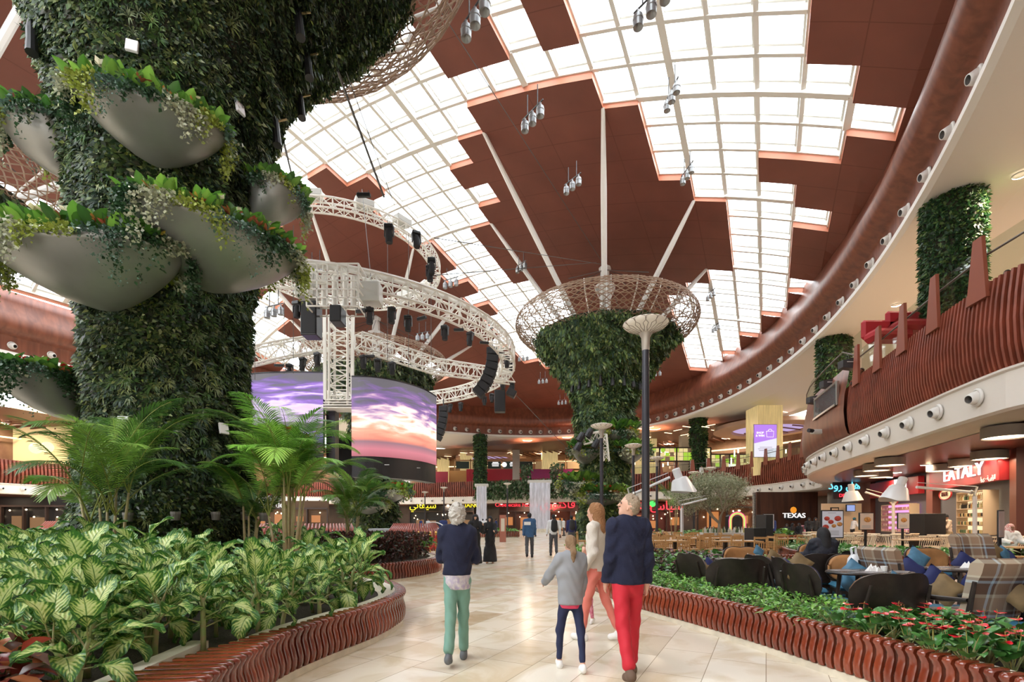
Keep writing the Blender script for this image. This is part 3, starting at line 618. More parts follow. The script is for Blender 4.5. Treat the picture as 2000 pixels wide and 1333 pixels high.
for k, (px, Y, py, a, b_, dep, hg, pk, lab) in enumerate((
        (300, 8.7, 232, 1.12, .62, .55, .75, 0, 'grey planter bowl topmost on the front of the big leafy column'),
        (92, 9.8, 268, .72, .62, .75, .8, 0, 'grey planter bowl high on the left flank of the big leafy column'),
        (165, 8.4, 492, 1.62, .75, .78, .95, 0, 'widest grey planter bowl on the lower left front of the big leafy column'),
        (432, 9.0, 470, 1.42, .85, .75, .95, 0, 'grey planter bowl on the right front of the big leafy column above the bare trunk'),
        (538, 11.2, 388, .62, .6, .7, .7, 0, 'small grey planter bowl on the right flank, partly hidden, beside the upper truss ring'),
        (92, 9.9, 752, 1.05, .7, .7, .85, 1, 'grey planter bowl with red roses low on the left flank of the big column'),
        (545, 11.9, 868, .85, .6, .5, .25, 1, 'planter bowl with red flowers in front of the left screen, behind the palm'))):
    p = P(px, Y, py); ang = math.atan2(p.y-TN[1], p.x-TN[0])+math.pi/2
    bowl('bowl_planter', p, a, b_, dep, ang, lab, hang=hg, palette_kind=pk, seed=k*3, dens=1.0)
for k, (px, py, a, pk, lab) in enumerate(((1210, 845, 1.1, 0, 'highest small bowl of plants on the middle leafy column'), (1145, 882, 1.15, 0, 'bowl of plants on the left side of the middle leafy column beside the stage lights'), (1232, 882, 1.2, 0, 'bowl of plants on the right side of the middle leafy column'), (1130, 945, 1.3, 1, 'bowl of red and white flowers at the left of the middle leafy column'), (1175, 968, 2.0, 1, 'lowest and widest flower bowl on the middle leafy column'))):
    Y = 37.2; bowl('bowl_planter', P(px, Y, py), a, a*.6, .95, 0, lab, hang=.9, big=2.6, dens=.45, palette_kind=pk, seed=40+k)
for k, (px, py, a, lab) in enumerate(((752, 962, 2.3, 'bowl of white flowers on the farther leafy column below the right screen'), (715, 985, 2.0, 'lower bowl of flowers on the farther leafy column behind the palms'))):
    bowl('bowl_planter', P(px, 46, py), a, a*.6, 1.0, 0, lab, hang=1., big=3., dens=.4, palette_kind=1, seed=60+k)
# ---------------------------------------------------------------- plants in the beds
def cane_leaf_mat():
    m = bpy.data.materials.new('variegated_leaf'); m.use_nodes = True; n = m.node_tree.nodes; l = m.node_tree.links; b = n['Principled BSDF']
    uv = n.new('ShaderNodeUVMap'); sp = n.new('ShaderNodeSeparateXYZ'); l.new(uv.outputs[0], sp.inputs[0])
    def M2(op, a, b_=None, c=None):
        k = n.new('ShaderNodeMath'); k.operation = op
        for i, v in enumerate((a, b_, c)):
            if v is None: continue
            if isinstance(v, (int, float)): k.inputs[i].default_value = v
            else: l.new(v, k.inputs[i])
        return k.outputs[0]
    ay = M2('ABSOLUTE', sp.outputs[1]); st = M2('SINE', M2('ADD', M2('MULTIPLY', sp.outputs[0], 62.), M2('MULTIPLY', ay, -17.)))
    tc = n.new('ShaderNodeTexCoord'); nz = n.new('ShaderNodeTexNoise'); nz.inputs['Scale'].default_value = 34; nz.inputs['Detail'].default_value = 4; l.new(tc.outputs['Object'], nz.inputs['Vector'])
    ex = M2('MULTIPLY', M2('ABSOLUTE', M2('SUBTRACT', sp.outputs[0], .45)), 1.1)
    v = M2('ADD', M2('ADD', M2('SUBTRACT', 1.15, M2('MULTIPLY', ay, .95)), M2('MULTIPLY', st, .24)), M2('MULTIPLY', M2('SUBTRACT', nz.outputs[0], .5), 1.3)); v = M2('SUBTRACT', v, ex)
    cr = n.new('ShaderNodeValToRGB'); e = cr.color_ramp.elements; e[0].position = .18; e[0].color = (.05, .16, .03, 1); e[1].position = .62; e[1].color = (.46, .58, .17, 1); q = e.new(.36); q.color = (.14, .30, .05, 1); q = e.new(.85); q.color = (.62, .70, .30, 1)
    l.new(v, cr.inputs[0]); mid = M2('LESS_THAN', ay, .045); mx = n.new('ShaderNodeMixRGB'); l.new(mid, mx.inputs[0]); l.new(cr.outputs[0], mx.inputs[1]); mx.inputs[2].default_value = (.14, .26, .06, 1)
    l.new(mx.outputs[0], b.inputs['Base Color']); b.inputs['Roughness'].default_value = .36; b.inputs['Specular IOR Level'].default_value = .45
    bp = n.new('ShaderNodeBump'); bp.inputs['Strength'].default_value = .35; bp.inputs['Distance'].default_value = .01; l.new(st, bp.inputs['Height']); l.new(bp.outputs[0], b.inputs['Normal'])
    t = n.new('ShaderNodeBsdfTranslucent'); l.new(mx.outputs[0], t.inputs[0]); mxs = n.new('ShaderNodeMixShader'); mxs.inputs[0].default_value = .28; l.new(b.outputs[0], mxs.inputs[1]); l.new(t.outputs[0], mxs.inputs[2]); l.new(mxs.outputs[0], n['Material Output'].inputs[0])
    return m
M_CANE = cane_leaf_mat(); M_STEM = mat('green_cane', (.20, .30, .09), .5, col2=(.30, .24, .12), vscale=14)
def broadleaf(Vs, Fs, UV, base, az, el, L, Wd, droop, g, petiole=.25, ruffle=.03, tube=None):
    """one bent broad leaf appended to lists"""
    dirh = np.array([math.cos(az), math.sin(az), 0]); side = np.array([-math.sin(az), math.cos(az), 0]); p = np.array(base, float); a = el; pts = []
    n1 = 3
    for k in range(n1): pts.append(p.copy()); p = p+(dirh*math.cos(a)+np.array([0, 0, math.sin(a)]))*petiole/n1
    if tube is not None: tube.tube(pts+[p], [.009, .008, .007, .006], 5, False)
    o = len(Vs); N = 9; prof = [.10, .62, .90, 1., .97, .86, .66, .38, .02]
    for k in range(N):
        u = k/(N-1); w = prof[k]*Wd/2; t = dirh*math.cos(a)+np.array([0, 0, math.sin(a)]); up = np.cross(t, side)*-1
        up = up if up[2] > 0 else -up
        for q in (-1, -.5, 0, .5, 1):
            Vs.append(p+side*q*w*.95+up*(abs(q)**1.3*w*.32+ruffle*math.sin(u*13+q*3)*abs(q))); UV.append((u, q))
        if k < N-1: p = p+t*L/(N-1); a -= droop/(N-1)*(1+u)
    for k in range(N-1):
        for q in range(4): Fs.append((o+k*5+q, o+k*5+q+1, o+(k+1)*5+q+1, o+(k+1)*5+q))
def dumb_cane(seed, h):
    g = random.Random(seed); T = thing('dumb_cane_plant', (0, 0, 0), 'x', 'plant'); st = B(); Vs = []; Fs = []; UV = []
    for c in range(g.choice((1, 2, 2, 3))):
        bx, by = g.uniform(-.09, .09), g.uniform(-.09, .09); hh = h*g.uniform(.75, 1.05); lx, ly = g.uniform(-.12, .12), g.uniform(-.12, .12)
        pts = [(bx+lx*t*t, by+ly*t*t, t*hh*.62) for t in (0, .25, .5, .75, 1)]; st.tube(pts, [.028, .024, .024, .021, .016], 8)
        nl = g.choice((7, 8, 9)); az = g.uniform(0, 6.28)
        for k in range(nl):
            t = k/(nl-1); az += 2.4+g.uniform(-.4, .4); el = .15+1.15*t+g.uniform(-.15, .15); L = h*g.uniform(.42, .56)*(1-.18*t); z = hh*(.30+.34*t)
            f = z/(hh*.62); base = (bx+lx*min(f, 1)**2, by+ly*min(f, 1)**2, z)
            broadleaf(Vs, Fs, UV, base, az, el, L, L*g.uniform(.44, .52), g.uniform(.9, 1.7)*(1.1-.5*t), g, petiole=h*g.uniform(.14, .22), tube=st)
    st.build('cane', M_STEM, T, smooth=True); mkobj('foliage', Vs, Fs, M_CANE, T, True, uv=UV); return T
def inpoly(x, y, poly):
    c = False; j = len(poly)-1
    for i in range(len(poly)):
        if (poly[i][1] > y) != (poly[j][1] > y) and x < (poly[j][0]-poly[i][0])*(y-poly[i][1])/(poly[j][1]-poly[i][1])+poly[i][0]: c = not c
        j = i
    return c
def scatter(poly, d, rnd, test=lambda x, y: True, tries=6000, dfun=None):
    xs = [p[0] for p in poly]; ys = [p[1] for p in poly]; pts = []
    for _ in range(tries):
        x, y = rnd.uniform(min(xs), max(xs)), rnd.uniform(min(ys), max(ys)); dd = dfun(x, y) if dfun else d
        if inpoly(x, y, poly) and test(x, y) and all((x-a)**2+(y-b)**2 > dd*dd for a, b in pts): pts.append((x, y))
    return pts
ringpoly = [(p.x, p.y) for p in RPTS]
def ring_d(x, y): return min(math.hypot(x-a, y-b) for a, b in ringpoly)
canes = [dumb_cane(s, h) for s, h in ((1, .95), (2, 1.05), (3, .9), (4, 1.0), (5, 1.12), (6, .8))]
rnd = random.Random(5)
bed = [(-2.75, 2.75), (-2.62, 3.7), (-2.32, 4.5), (-2.05, 5.5), (-1.98, 6.6), (-2.25, 7.4), (-2.9, 8.3), (-3.7, 9.2), (-3.9, 10.2), (-3.8, 12.4), (-6, 14), (-9, 13), (-12.5, 12.0), (-8.5, 8), (-5, 4.7), (-3.4, 3.0)]
ok = lambda x, y: not inpoly(x, y, ringpoly) and ring_d(x, y) > .30 and math.hypot(x-TN[0], y-TN[1]) > 2.1 and x > -1.16*y-.2
pts = scatter(bed, .4, rnd, ok, 9000, lambda x, y: .36 if y < 6.5 else .46)
used = set(); cnt = 0
for x, y in pts:
    k = rnd.randrange(6); s = rnd.uniform(.74, .95)*(.95 if x > -3 else 1.02)
    if y > 8 and x > -5: s *= .62
    edge = min(math.hypot(x-p.x, y-p.y) for p in LPTS) < .95
    if edge: lab, grp = 'variegated broad-leaved plant with bare canes along the left bench edge', 'broad-leaved plants along the bench edge'
    elif y < 6.2: lab, grp = 'large variegated pale-green broad-leaved plant in the crowded front of the left bed', 'broad-leaved plants at the front of the left bed'
    elif x < -5.6: lab, grp = 'variegated broad-leaved plant in the left bed before the big leafy column', 'broad-leaved plants before the big column'
    else: lab, grp = 'smaller variegated broad-leaved plant around the slatted loop', 'broad-leaved plants around the slatted loop'
    src = canes[k]
    if k not in used: used.add(k); o = src; o.location = (x, y, .36); o.rotation_euler = (0, 0, rnd.uniform(0, 6.28)); o.scale = (s,)*3; o['label'] = lab; o['group'] = grp
    else: o = dup(src, (x, y, .36), rnd.uniform(0, 6.28), lab, grp, s)
    cnt += 1
# --- rosette style plants built once, copied
def rosette(name, n, L, Wr, el0, el1, cols, h0, seed, label, cat='plant', m=None, droop=.5, spread=.06, extra=None, seg=3):
    g = np.random.default_rng(seed); T = thing(name, (0, 0, 0), label, cat); az = g.uniform(0, 6.283, (n, 1)); el = g.uniform(el0, el1, (n, 1))
    d = np.concatenate([np.cos(az)*np.cos(el), np.sin(az)*np.cos(el), np.sin(el)], 1); p = d*[spread, spread, 0]+np.concatenate([g.normal(0, spread, (n, 2)), g.uniform(h0[0], h0[1], (n, 1))], 1)
    Ls = L*g.uniform(.7, 1.25, n); lf = Leafs(); lf.add(*leaves(p, d, np.tile([0, 0, 1.], (n, 1))+g.normal(0, .25, (n, 3)), Ls, Ls*Wr, palette(cols, n, .3, g), droop, seg)); lf.build('foliage', m or M_LEAFG, T)
    if extra: extra(T, g)
    return T
def plant_out(protos, pts, z, lab, grp, rnd, s0=.8, s1=1.2, zones=None):
    used = set()
    for x, y in pts:
        k = rnd.randrange(len(protos)); s = rnd.uniform(s0, s1); l_, g_ = zones(x, y) if zones else (lab, grp)
        if k not in used: used.add(k); o = protos[k]; o.location = (x, y, z); o.rotation_euler = (0, 0, rnd.uniform(0, 6.28)); o.scale = (s,)*3; o['label'] = l_; o['group'] = g_
        else: o = dup(protos[k], (x, y, z), rnd.uniform(0, 6.28), l_, g_, s)
    for k, p in enumerate(protos):
        if k not in used:
            for c in list(p.children): bpy.data.objects.remove(c)
            bpy.data.objects.remove(p)
GRN = [(.10, .26, .035), (.16, .36, .05), (.07, .20, .03), (.22, .42, .08), (.05, .15, .03)]
def stems_extra(T, g):
    s = B()
    for k in range(6): s.tube([(0, 0, -.02), (g.normal(0, .03), g.normal(0, .03), .12), (g.normal(0, .08), g.normal(0, .08), .28)], .006, 4)
    s.build('stem', M_STEM, T)
lp = [rosette('leafy_green_plant', 46, .15, .4, -.1, 1.2, GRN, (.02, .30), 20+k, 'x', extra=stems_extra, spread=.09) for k in range(5)]
rp_in = [(3.35, 1.9), (3.3, 3.3), (3.05, 4.75), (2.62, 6.5), (2.15, 7.85), (1.92, 9.1), (2.15, 9.6), (3.1, 8.6), (3.5, 7.6), (3.8, 6.3), (4.1, 5.1), (4.3, 3.6), (4.4, 1.9)]
def inzone(x, y): return y
pts = [p for p in scatter(rp_in, .16, rnd, lambda x, y: y > 4.4, 8000)]
plant_out(lp, pts, .38, 'bright green leafy plant in the strip between the right bench and the cafe seats', 'green plants along the right bench', rnd, .42, .60)
lp2 = [rosette('leafy_green_plant', 40, .16, .45, 0, 1.2, GRN, (.02, .28), 30+k, 'x', spread=.09) for k in range(3)]
pts = scatter([(1.75, 13), (1.95, 15.2), (2.8, 16.3), (3.8, 15), (3.4, 12.5), (2.2, 10.5)], .26, rnd, tries=2500)
plant_out(lp2, pts, .38, 'green leafy plant at the far tip of the right-hand planter', 'green plants at the far tip of the planter', rnd)
# anthuriums
def anth(seed):
    def ex(T, g):
        for k in range(3):
            a = g.uniform(0, 6.28); r = g.uniform(.03, .13); h = g.uniform(.30, .42); x, y = r*math.cos(a), r*math.sin(a); s = B(); s.tube([(0, 0, 0), (x*.6, y*.6, h*.6), (x, y, h)], .004, 4); s.tube([(x, y, h), (x+.01, y, h+.035)], [.004, .0025], 5)
            f = s.build('flower_stalk', mat('spadix', (.35, .30, .08), .5), T); m = 6; az = np.array([[a+t] for t in (-.9, -.45, -.1, .1, .45, .9)]); L = np.array([.07, .09, .10, .10, .09, .07])*g.uniform(.9, 1.15)
            V = []; N = 14
            cc = np.array([x, y, h])
            V.append(cc)
            for q in range(N+1):
                t = -math.pi+2*math.pi*q/N; rr = .062*(1-.25*abs(math.sin(t/2))**6+.45*max(0, math.cos(t))**6-.35*max(0, -math.cos(t))**10); V.append(cc+np.array([rr*math.cos(a+t), rr*math.sin(a+t), .012*math.cos(2*t)+.3*rr*math.cos(t)*-.4]))
            mkobj('red_spathe', V, [(0, q, q+1) for q in range(1, N+1)], mat('red_spathe', (.60, .012, .025), .22, coat=.5), T, True)
    g = np.random.default_rng(seed); T = thing('anthurium_plant', (0, 0, 0), 'x', 'plant'); Vs = []; Fs = []; UV = []; st = B(); r = random.Random(seed)
    for k in range(13):
        az = r.uniform(0, 6.28); broadleaf(Vs, Fs, UV, (r.gauss(0, .02), r.gauss(0, .02), 0), az, r.uniform(.7, 1.35), r.uniform(.13, .19), r.uniform(.12, .16), r.uniform(.5, 1.2), r, petiole=r.uniform(.14, .30), ruffle=.006, tube=st)
    Vs = np.array(Vs); mkobj('foliage', Vs, Fs, mat('anthurium_leaf', (.04, .15, .03), .3, col2=(.08, .24, .05), vscale=9, spec=.6), T, True); st.build('stem', M_STEM, T); ex(T, g); return T
ap = [anth(50+k) for k in range(5)]
pts = scatter(rp_in, .2, rnd, lambda x, y: y < 4.7, 5000)
plant_out(ap, pts, .38, 'glossy green anthurium with red flowers at the near end of the right planter', 'red anthuriums in the right planter', rnd, .58, .74)
# darker bed between lamp post and dining tables
dk = [(.09, .03, .04), (.05, .025, .03), (.14, .04, .05), (.06, .09, .035), (.04, .03, .03)]
dp = [rosette('dark_leaf_plant', 34, .19, .55, 0, 1.1, dk if k < 2 else [(.05, .14, .03), (.10, .25, .05), (.16, .32, .06)], (.02, .25), 70+k, 'x', spread=.1) for k in range(4)]
pts = scatter([(2.3, 9.9), (3.3, 8.9), (3.9, 8.9), (5.9, 10.2), (6.3, 13.8), (3.2, 14.4), (2.5, 12)], .34, rnd, tries=3000)
plant_out(dp, pts, .38, 'purple and green leafy plant behind the tall lamp post, before the pale dining tables', 'mixed dark plants behind the tall lamp post', rnd, .75, 1.05)
# red crotons at the bottom left corner
rc = [rosette('red_croton_plant', 30, .2, .42, .0, 1.2, [(.30, .05, .03), (.20, .03, .03), (.36, .12, .05), (.10, .05, .04), (.16, .08, .07)], (.0, .32), 80+k, 'x', spread=.06, m=M_LEAFG) for k in range(3)]
plant_out(rc, scatter([(-2.75, 1.9), (-2.75, 2.55), (-3.0, 3.0), (-3.5, 3.15), (-3.3, 1.9)], .24, rnd, tries=1500), .36, 'red-leaved croton in the bottom left corner of the bed', 'red crotons in the corner', rnd, .8, 1.1)
# croton hedge
T = thing('croton_hedge', (-3.6, 13.6, .4), 'long clipped hedge of dark red-brown leaves above the second red bench', 'hedge'); lf = Leafs(); g = np.random.default_rng(3); n = 15000
hp = [(-3.4, 11.3), (-2.5, 12.3), (-2.3, 13.2), (-2.45, 14.3), (-3.1, 15.3), (-4.6, 15.9), (-6.5, 15.9), (-6.9, 13.8), (-4.9, 13.4), (-4.2, 11.4)]
P3 = []
while len(P3) < n:
    x, y = g.uniform(-7, -2.2), g.uniform(11.2, 16)
    if inpoly(x, y, hp): P3.append((x, y, .42+.68*g.uniform(0, 1)**.6))
P3 = np.array(P3); lf.add(*leaves(P3, g.normal(0, 1, (n, 3))+[0, -.2, .7], g.normal(0, 1, (n, 3))+[0, 0, .5], g.uniform(.07, .15, n), g.uniform(.03, .05, n), palette([(.05, .018, .018), (.10, .025, .022), (.03, .025, .018), (.16, .05, .035), (.035, .05, .02)], n, .35, g), .1)); lf.build('foliage', M_LEAFG, T)
s = B()
for k in range(90): x, y, z = P3[k]; s.tube([(x, y, .38), (x+g.normal(0, .05), y, .95)], .01, 4)
s.build('woody_stems', mat('twig', (.10, .06, .04), .8), T)
gp2 = [rosette('leafy_green_plant', 22, .24, .42, .2, 1.3, GRN, (.0, .1), 90+k, 'x', spread=.04) for k in range(3)]
plant_out(gp2, scatter([(-2.4, 13.0), (-2.35, 14.4), (-3.1, 15.6), (-6.5, 16.6), (-7, 16), (-3.5, 15)], .4, rnd, tries=1500), .75, 'light green leafy plant on the back edge of the dark hedge', 'light green plants behind the hedge', rnd)
# white-flowered planter on the right
wp = [rosette('peace_lily_plant', 44, .24, .3, .2, 1.2, [(.06, .2, .04), (.10, .28, .06), (.14, .34, .09), (.55, .6, .42)], (.0, .18), 100+k, 'x', spread=.08) for k in range(3)]
plant_out(wp, scatter([(13.0, 24), (12.1, 22), (10.6, 18.6), (9.95, 16.4), (10.1, 15.1), (11.2, 14.3), (14, 14.1), (16.8, 14.1), (16.8, 14.9), (13, 15.5), (12.1, 17), (12.8, 20), (14.2, 23.8)], .34, rnd, tries=4000), .38, 'green and white leafy plant in the curved planter by the spindle chairs', 'plants in the curved planter by the spindle chairs', rnd)
# far low planters
for k, (x0, x1, y0) in enumerate(((-7, .3, 42.3), (5.6, 10.3, 33.3), (10.8, 17.6, 30.2))):
    q = [rosette('leafy_green_plant', 26, .42, .4, .2, 1.2, GRN if k != 1 else GRN+[(.6, .1, .1), (.7, .7, .6)], (0, .3), 120+3*k+j, 'x', spread=.15) for j in range(2)]
    plant_out(q, scatter([(x0, y0), (x1, y0), (x1, y0+2), (x0, y0+2)], .7, rnd, tries=600), .5, ('green plant in the low planter before the waterfall', 'green plant at the foot of the middle leafy column', 'green plant in the low planter near the olive tree')[k], 'plants in far low planter %s' % 'abc'[k], rnd)

# ---------------------------------------------------------------- palms
M_PALM = vcmat('palm_leaf', .42, .45, .3)
def palm(name, x, y, z, h, nst, nfr, seed, label, fl=1.9, tone=1.):
    g = np.random.default_rng(seed); T = thing(name, (x, y, z), label, 'palm'); s = B(); tops = []
    for k in range(nst):
        a = g.uniform(0, 6.28); r = g.uniform(.03, .16); hh = h*g.uniform(.35, .68); bx, by = x+r*math.cos(a), y+r*math.sin(a); tx, ty = x+r*2.4*math.cos(a), y+r*2.4*math.sin(a)
        s.tube([(bx, by, z-.03), ((bx+tx)/2, (by+ty)/2, z+hh*.5), (tx, ty, z+hh)], [.035, .026, .018], 7); tops.append((tx, ty, z+hh))
    s.build('stems', mat('palm_stem', (.33, .30, .13), .6, col2=(.42, .33, .20), vscale=12), T, smooth=True)
    for k in range(nfr):
        b0 = np.array(tops[k % nst]); az = 6.283*(k*.381966)+g.uniform(-.3, .3); el = g.uniform(.95, 1.5); L = fl*g.uniform(.75, 1.1); dirh = np.array([math.cos(az), math.sin(az), 0]); N = 30; p = b0.copy(); a = el; R_ = []; Tn = []
        curl = g.uniform(1.0, 1.9)
        for q in range(N):
            t = dirh*math.cos(a)+np.array([0, 0, math.sin(a)]); R_.append(p.copy()); Tn.append(t); p = p+t*L/N; a -= curl/N*(.4+1.3*q/N)
        R_ = np.array(R_); Tn = np.array(Tn); side = np.array([-math.sin(az), math.cos(az), 0]); st = 7; idx = np.arange(st, N); ii = np.repeat(idx, 2); fr = np.tile([0, .5], len(idx)); pp = R_[ii]+Tn[ii]*L/N*fr[:, None]; uu = (ii-st)/(N-st)
        lf = Leafs(); c = palette([(.10, .24, .03), (.16, .34, .05), (.24, .42, .07), (.07, .17, .03)], 1, .25, g)[0]*tone
        for sg in (-1, 1):
            d = side*sg*(.9-.45*uu[:, None])+Tn[ii]*(.45+.6*uu[:, None])+np.array([0, 0, .12]); n = len(pp); Ll = L*.26*np.sin(np.pi*np.clip(.18+.78*uu, 0, 1))**.7*g.uniform(.85, 1.1, n)
            lf.add(*leaves(pp, d, np.cross(d, Tn[ii])*sg, Ll, np.full(n, .021), np.tile(c, (n, 1))*g.uniform(.75, 1.3, (n, 1)), .32, 3))
        V = np.concatenate(lf.V); Fc = np.concatenate(lf.F); C = np.concatenate(lf.C); rb = B(); rb.tube([tuple(v) for v in R_[::3]], [.013-.010*q/len(R_[::3]) for q in range(len(R_[::3]))], 5, False)
        o = len(V); V = np.concatenate([V, np.array(rb.v)]); Fc = np.concatenate([Fc, np.array(rb.f)+o]); C = np.concatenate([C, np.tile([.30, .34, .08], (len(rb.v), 1))])
        mkobj('frond', V, Fc, M_PALM, T, cols=np.clip(C, 0, 1))
    return T
palm('areca_palm', -4.45, 9.6, .4, 2.9, 12, 40, 1, 'tall feathery palm with many yellow-green stems in the slatted loop, middle of the left bed', 2.0, 1.15)
palm('areca_palm', -6.75, 8.1, .4, 2.6, 7, 24, 2, 'darker feathery palm at left in front of the big leafy column', 2.0, .75)
palm('areca_palm', -5.4, 9.9, .4, 2.2, 5, 12, 12, 'slender darker palm between the two larger palms of the left bed', 1.5, .7)
palm('areca_palm', -4.3, 13.0, .4, 2.3, 7, 22, 3, 'feathery palm behind the dark hedge, right of the tallest palm', 1.6, .95)
palm('areca_palm', 10.4, 31.0, .5, 3.2, 5, 16, 4, 'distant palm left of the olive tree under the red restaurant sign', 2.2, .8)
# ---------------------------------------------------------------- olive tree
T = thing('olive_tree', (10.7, 25.0, 0), 'silvery-green olive tree with a rounded airy crown beside the bottle counter', 'tree'); g = np.random.default_rng(8); s = B(); tips = []
def br(p, d, r, L, lev):
    p = Vector(p); d = Vector(d).normalized(); q = p+d*L; s.tube([p, p.lerp(q, .5)+Vector(g.normal(0, .03, 3)), q], [r, r*.8, r*.6], 6)
    if lev == 0: tips.append(q); return
    for k in range(3 if lev > 1 else 4):
        br(q, d+Vector(g.normal(0, .45, 3))+Vector((0, 0, .1)), r*.6, L*.72, lev-1)
br((10.7, 25, 0), (.02, 0, 1), .12, 1.35, 4); s.build('trunk', mat('olive_bark', (.28, .24, .18), .8), T)
tp = np.array([tuple(t) for t in tips]); n = 16000; c0 = np.array([10.72, 25, 3.0]); pp = tp[g.integers(0, len(tp), n)]+g.normal(0, .2, (n, 3)); m_ = int(n*.45); u = unit(g.normal(0, 1, (m_, 3)))*g.uniform(.5, 1., (m_, 1)); pp[:m_] = c0+u*np.array([1.2, 1.1, 1.05])
lf = Leafs(); lf.add(*leaves(pp, g.normal(0, 1, (n, 3))+[0, 0, .3], g.normal(0, 1, (n, 3)), g.uniform(.08, .15, n), g.uniform(.02, .035, n), palette([(.32, .36, .22), (.42, .45, .30), (.22, .26, .13), (.5, .5, .36)], n, .25, g), .1)); lf.build('foliage', M_LEAF, T)
# hanging greenery on the far balcony
lf = Leafs(); g = np.random.default_rng(12); n = 9000; xx = g.uniform(-5.6, 15, n); yy = np.interp(xx, [-6, 0, 9, 16], [73.9, 71.6, 67.0, 62.8])-.7; zz = g.uniform(4.9, 7.4, n)
col = (np.abs(xx+5.1) < .8) | (np.abs(xx-2.0) < .7) | (np.abs(xx-6.3) < .9); zz = np.where(col & (g.uniform(0, 1, n) < .5), g.uniform(7.2, 9.6, n), zz)
pp = np.stack([xx, yy+g.uniform(-.4, .4, n), zz], 1); lf.add(*leaves(pp, g.normal(0, 1, (n, 3))+[0, -.4, -.5], g.normal(0, 1, (n, 3))+[0, -1, 0], g.uniform(.25, .5, n), g.uniform(.18, .3, n), palette([(.05, .12, .04), (.08, .17, .06), (.04, .09, .03), (.14, .2, .10), (.3, .3, .22)], n, .3, g), .3))
hg = lf.build('hanging_greenery', M_LEAF); tag(hg, 'curtain of hanging green plants over the far gallery edge around the waterfalls', 'hanging plants', kind='stuff')
# ---------------------------------------------------------------- stage rig over the middle of the hall
M_TR = mat('truss_white', (.82, .80, .74), .35); M_BLK = mat('black_metal', (.015, .015, .017), .4); M_BLK2 = mat('black_fabric', (.025, .025, .028), .8)
M_DG = mat('dark_grey', (.06, .06, .065), .4)
def truss(s, path, w=.5, h=.5, r=.035, closed=False, step=.6, rd=.02):
    pts = resample(path, step, closed); n = len(pts); rails = [[], [], [], []]
    for i, p in enumerate(pts):
        a = pts[(i-1) % n] if closed or i else p; b_ = pts[(i+1) % n] if closed or i < n-1 else p; t = (b_-a).normalized(); u = Vector((0, 0, 1))
        sd = t.cross(u)
        if sd.length < .2: sd = Vector((1, 0, 0))
        sd.normalize(); up = sd.cross(t)
        for k, (x, y) in enumerate(((-1, -1), (1, -1), (1, 1), (-1, 1))): rails[k].append(p+sd*x*w/2+up*y*h/2)
    for R_ in rails: s.tube(R_+([R_[0]] if closed else []), r, 6, False)
    m = n if closed else n-1
    for i in range(m):
        j = (i+1) % n
        for a, b_ in ((0, 1), (1, 2), (2, 3), (3, 0)):
            s.tube([rails[a][i], rails[b_][i]], rd, 4, False)
            q = (rails[a][i], rails[b_][j]) if i % 2 else (rails[b_][i], rails[a][j]); s.tube(q, rd, 4, False)
    return pts
def circ(cx, cy, z, R, a0=0, a1=360, n=72): return [Vector((cx+R*math.cos(math.radians(a0+(a1-a0)*k/n)), cy+R*math.sin(math.radians(a0+(a1-a0)*k/n)), z)) for k in range(n+(a1-a0 < 360))]
SCX, SCY = -9.75, 27.6
T = thing('truss_ring', (SCX, SCY, 16.2), 'smaller upper white truss ring hanging under the skylight', 'truss')
s = B(); truss(s, circ(SCX, SCY+.2, 16.25, 5.3), .5, .5, .045, True, .5, .022); s.build('ring_frame', M_TR, T)
s = B()
for a in (-118, -85, -60, -38, 40, 62): s.box((SCX+5.3*math.cos(math.radians(a)), SCY+.2+5.3*math.sin(math.radians(a)), 16.7), (.9, .5, .32), rz=math.radians(a+90), bev=.04)
s.build('winch_housing', mat('light_grey_case', (.62, .62, .58), .4), T)
T = thing('truss_ring', (SCX, SCY, 10.8), 'large lower white truss ring carrying speakers and stage lamps', 'truss')
s = B(); truss(s, circ(SCX, SCY, 10.75, 9.55), .7, .75, .055, True, .62, .028); s.build('ring_frame', M_TR, T)
s = B(); s.sweep([(SCX+9.75*math.cos(t*math.pi/60), SCY+9.75*math.sin(t*math.pi/60)) for t in range(-58, 12)], [(0, 10.95), (0, 11.28)]); s.build('white_skirt', M_TR, T)
s = B()
c0 = P(658, 18.2, 568)
for dx in np.linspace(-.95, .95, 6):
    for dy in (-.45, .45): s.bar(c0+Vector((dx, dy, -.78)), c0+Vector((dx, dy, .78)), .045)
for dz in np.linspace(-.78, .78, 6):
    for dy in (-.45, .45): s.bar(c0+Vector((-.95, dy, dz)), c0+Vector((.95, dy, dz)), .045)
    for dx in (-.95, .95): s.bar(c0+Vector((dx, -.45, dz)), c0+Vector((dx, .45, dz)), .045)
for dx in (-.5, -.1, .3, .6): s.cyl(c0+Vector((dx, 0, -.6)), .09, 1.1, 10)
s.build('winch_cage', M_TR, T)
s = B(); s.box(P(600, 18.5, 562), (.75, .6, .85), bev=.04); s.build('winch_housing', MATS['light_grey_case'], T); s = B(); s.box(P(725, 18.6, 575), (.75, .6, .8), bev=.04); s.build('winch_housing', MATS['light_grey_case'], T)
# inner straight trusses
for pa, pb, pc, lab in (((478, 21, 700), (560, 22, 682), (645, 23.5, 668), 'straight white truss from the left towards the hanging ladder tower'), ((700, 23.5, 666), (850, 27, 716), (1000, 30, 738), 'straight white truss running right from the hanging ladder tower')):
    A, Bq, Cq = [P(q[0], q[1], q[2]) for q in (pa, pb, pc)]; T = thing('straight_truss', Bq, lab, 'truss'); s = B(); truss(s, [A, Bq, Cq], .6, .7, .05, False, .6, .026); s.build('frame', M_TR, T)
